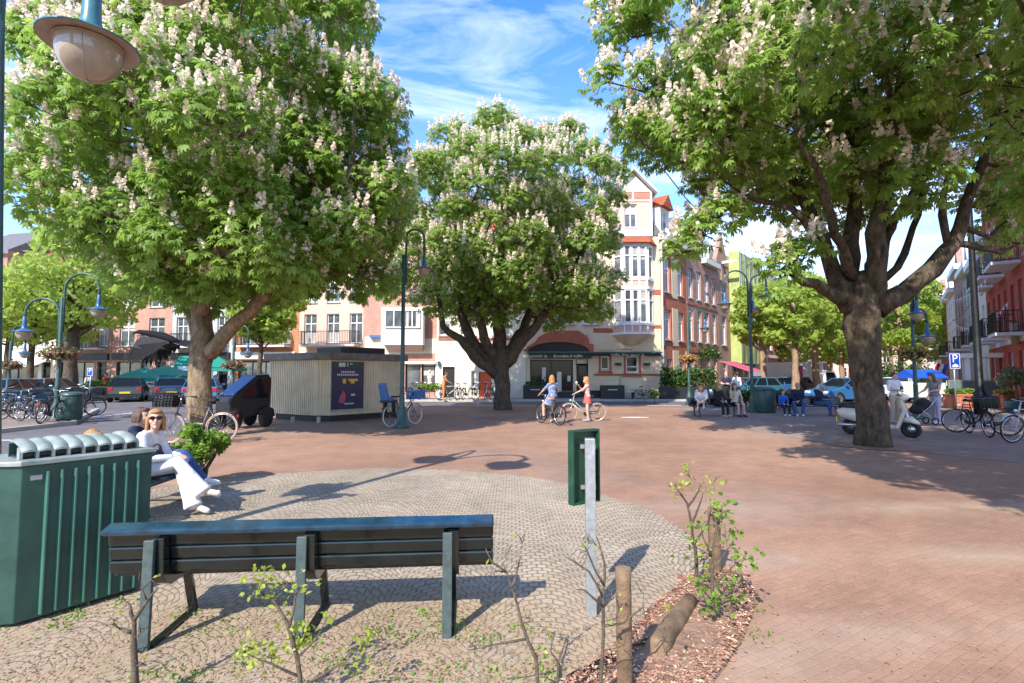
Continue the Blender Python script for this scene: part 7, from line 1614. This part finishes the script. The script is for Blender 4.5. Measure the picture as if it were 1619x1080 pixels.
m_ = MB(); m_.ell((.02,0,.52),(.30,.22,.17),16,10,Matrix.Rotation(.25,3,'Y')); m_.build('seat', M['t_black'], t); m_ = MB(); m_.ell((-.12,0,.66),(.24,.235,.22),14,10); m_.build('hood', M['t_black'], t)
m_ = MB()
for s in (-1,1): m_.tube([(.32,.2*s,.16),(-.18,.22*s,.60),(-.52,.22*s,1.02)],.014,6); m_.tube([(-.32,.22*s,.14),(.05,.2*s,.5)],.013,6)
m_.tube([(-.52,-.22,1.02),(-.52,.22,1.02)],.016,6); m_.build('frame', M['steel'], t)
for x in (.34,-.34):
    for s in (-1,1): m_ = MB(); m_.torus((x,.21*s,.12),.10,.022,MXZ,18,6); m_.build('wheel', M['rubber'], t)
# shop front: cyclist in orange, dress dummy, cafe guest
p = At(701,634,31.2); make_bike('bicycle held by the person in orange', (p.x+.35,31.3,.13), (R(2),0,.15), frame='car_white', group='bicycles parked before the white house')
person('person in orange standing with a bicycle in front of the white house', (p.x,31.2,.13), -PI/2+.2, STAND(eR=(.2,.2,1.14), wR=(.16,.42,1.02), eL=(-.2,.2,1.14), wL=(-.16,.42,1.02), che=(0,.06,1.26), nec=(0,.1,1.43), hea=(0,.16,1.56)), top='t_orange', bottom='t_orange', sleeve=.2, hair='brown_hair', hairlen=.05, shoes='t_beige', skin='skin_tan', vox=.02)
p = At(679,632,32.4); t = thing('dress_dummy', 'pale dress dummy standing outside the shop window', 'mannequin', (p.x,32.4,.13)); m_ = MB(); m_.lathe([(.25,0),(.24,.03),(.02,.05),(.018,.75)],14); m_.build('stand', M['steel'], t); m_ = MB()
m_.ell((0,0,.95),(.17,.12,.14)); m_.ell((0,0,1.15),(.12,.09,.2)); m_.ell((0,.01,1.33),(.17,.11,.16)); m_.capsule((0,0,1.45),(0,0,1.62),.05,.045); m_.ell((0,0,1.72),(.075,.09,.11)); remesh(m_,'torso',M['t_cream'],t,.02)
p = At(862,632,32.6); person('guest in dark jacket and jeans sitting in front of the cafe window', (p.x,32.9,.13), PI, SIT(.44), top='t_black', bottom='t_jeans', hair='brown_hair', hairlen=.05, vox=.02)
t = thing('stool', 'low stool under the guest in front of the cafe window', 'stool', (p.x,32.95,.13)); m_ = MB(); m_.lathe([(.2,.38),(.2,.43)],14); m_.build('seat', M['wood_post'], t)
for k in range(3): a = k*2.1; m_ = MB(); m_.tube([(.1*math.cos(a),.1*math.sin(a),.38),(.18*math.cos(a),.18*math.sin(a),0)],.015,6); m_.build('leg', M['dark'], t)
# passers-by on the left
p = G(139,634); person('pedestrian in white jacket and black trousers crossing at the left', p, 1.2, STAND(kL=(-.1,.14,.5), aL=(-.1,.22,.1), kR=(.1,-.02,.48), aR=(.1,-.2,.12)), top='t_white', bottom='t_black', hair='brown_hair', hairlen=.06, vox=.022)
p = At(166,632,33); person('pedestrian in a red top beside the concrete flower tub', (p.x,33,.008), PI, STAND(), top='t_red', bottom='t_navy', hair='brown_hair', hairlen=.04, vox=.022)
for k, (px, tp, lb) in enumerate(((213,'t_white','terrace guest in white under the left green parasol'),(247,'t_red','terrace guest in red between the green parasols'),(262,'t_black','terrace guest in black under the second green parasol'))):
    p = At(px,630,36.2); person(lb, (p.x,36.4,.13), PI+.5*k, SIT(.44), top=tp, bottom='t_navy', hair='brown_hair', hairlen=.06, vox=.024, group='terrace guests')
    t = thing('terrace_chair', 'dark chair under the '+lb, 'chair', (p.x,36.4,.13), PI+.5*k, 'terrace chairs'); m_ = MB(); m_.box((0,.05,.42),(.42,.42,.04)); m_.build('seat', M['dark'], t); m_ = MB(); m_.box((0,-.2,.68),(.42,.03,.4)); m_.build('backrest', M['dark'], t)
    for x in (-.18,.18):
        for y in (-.14,.22): m_ = MB(); m_.bx(x-.015,x+.015,y-.015,y+.015,0,.4); m_.build('leg', M['dark'], t)
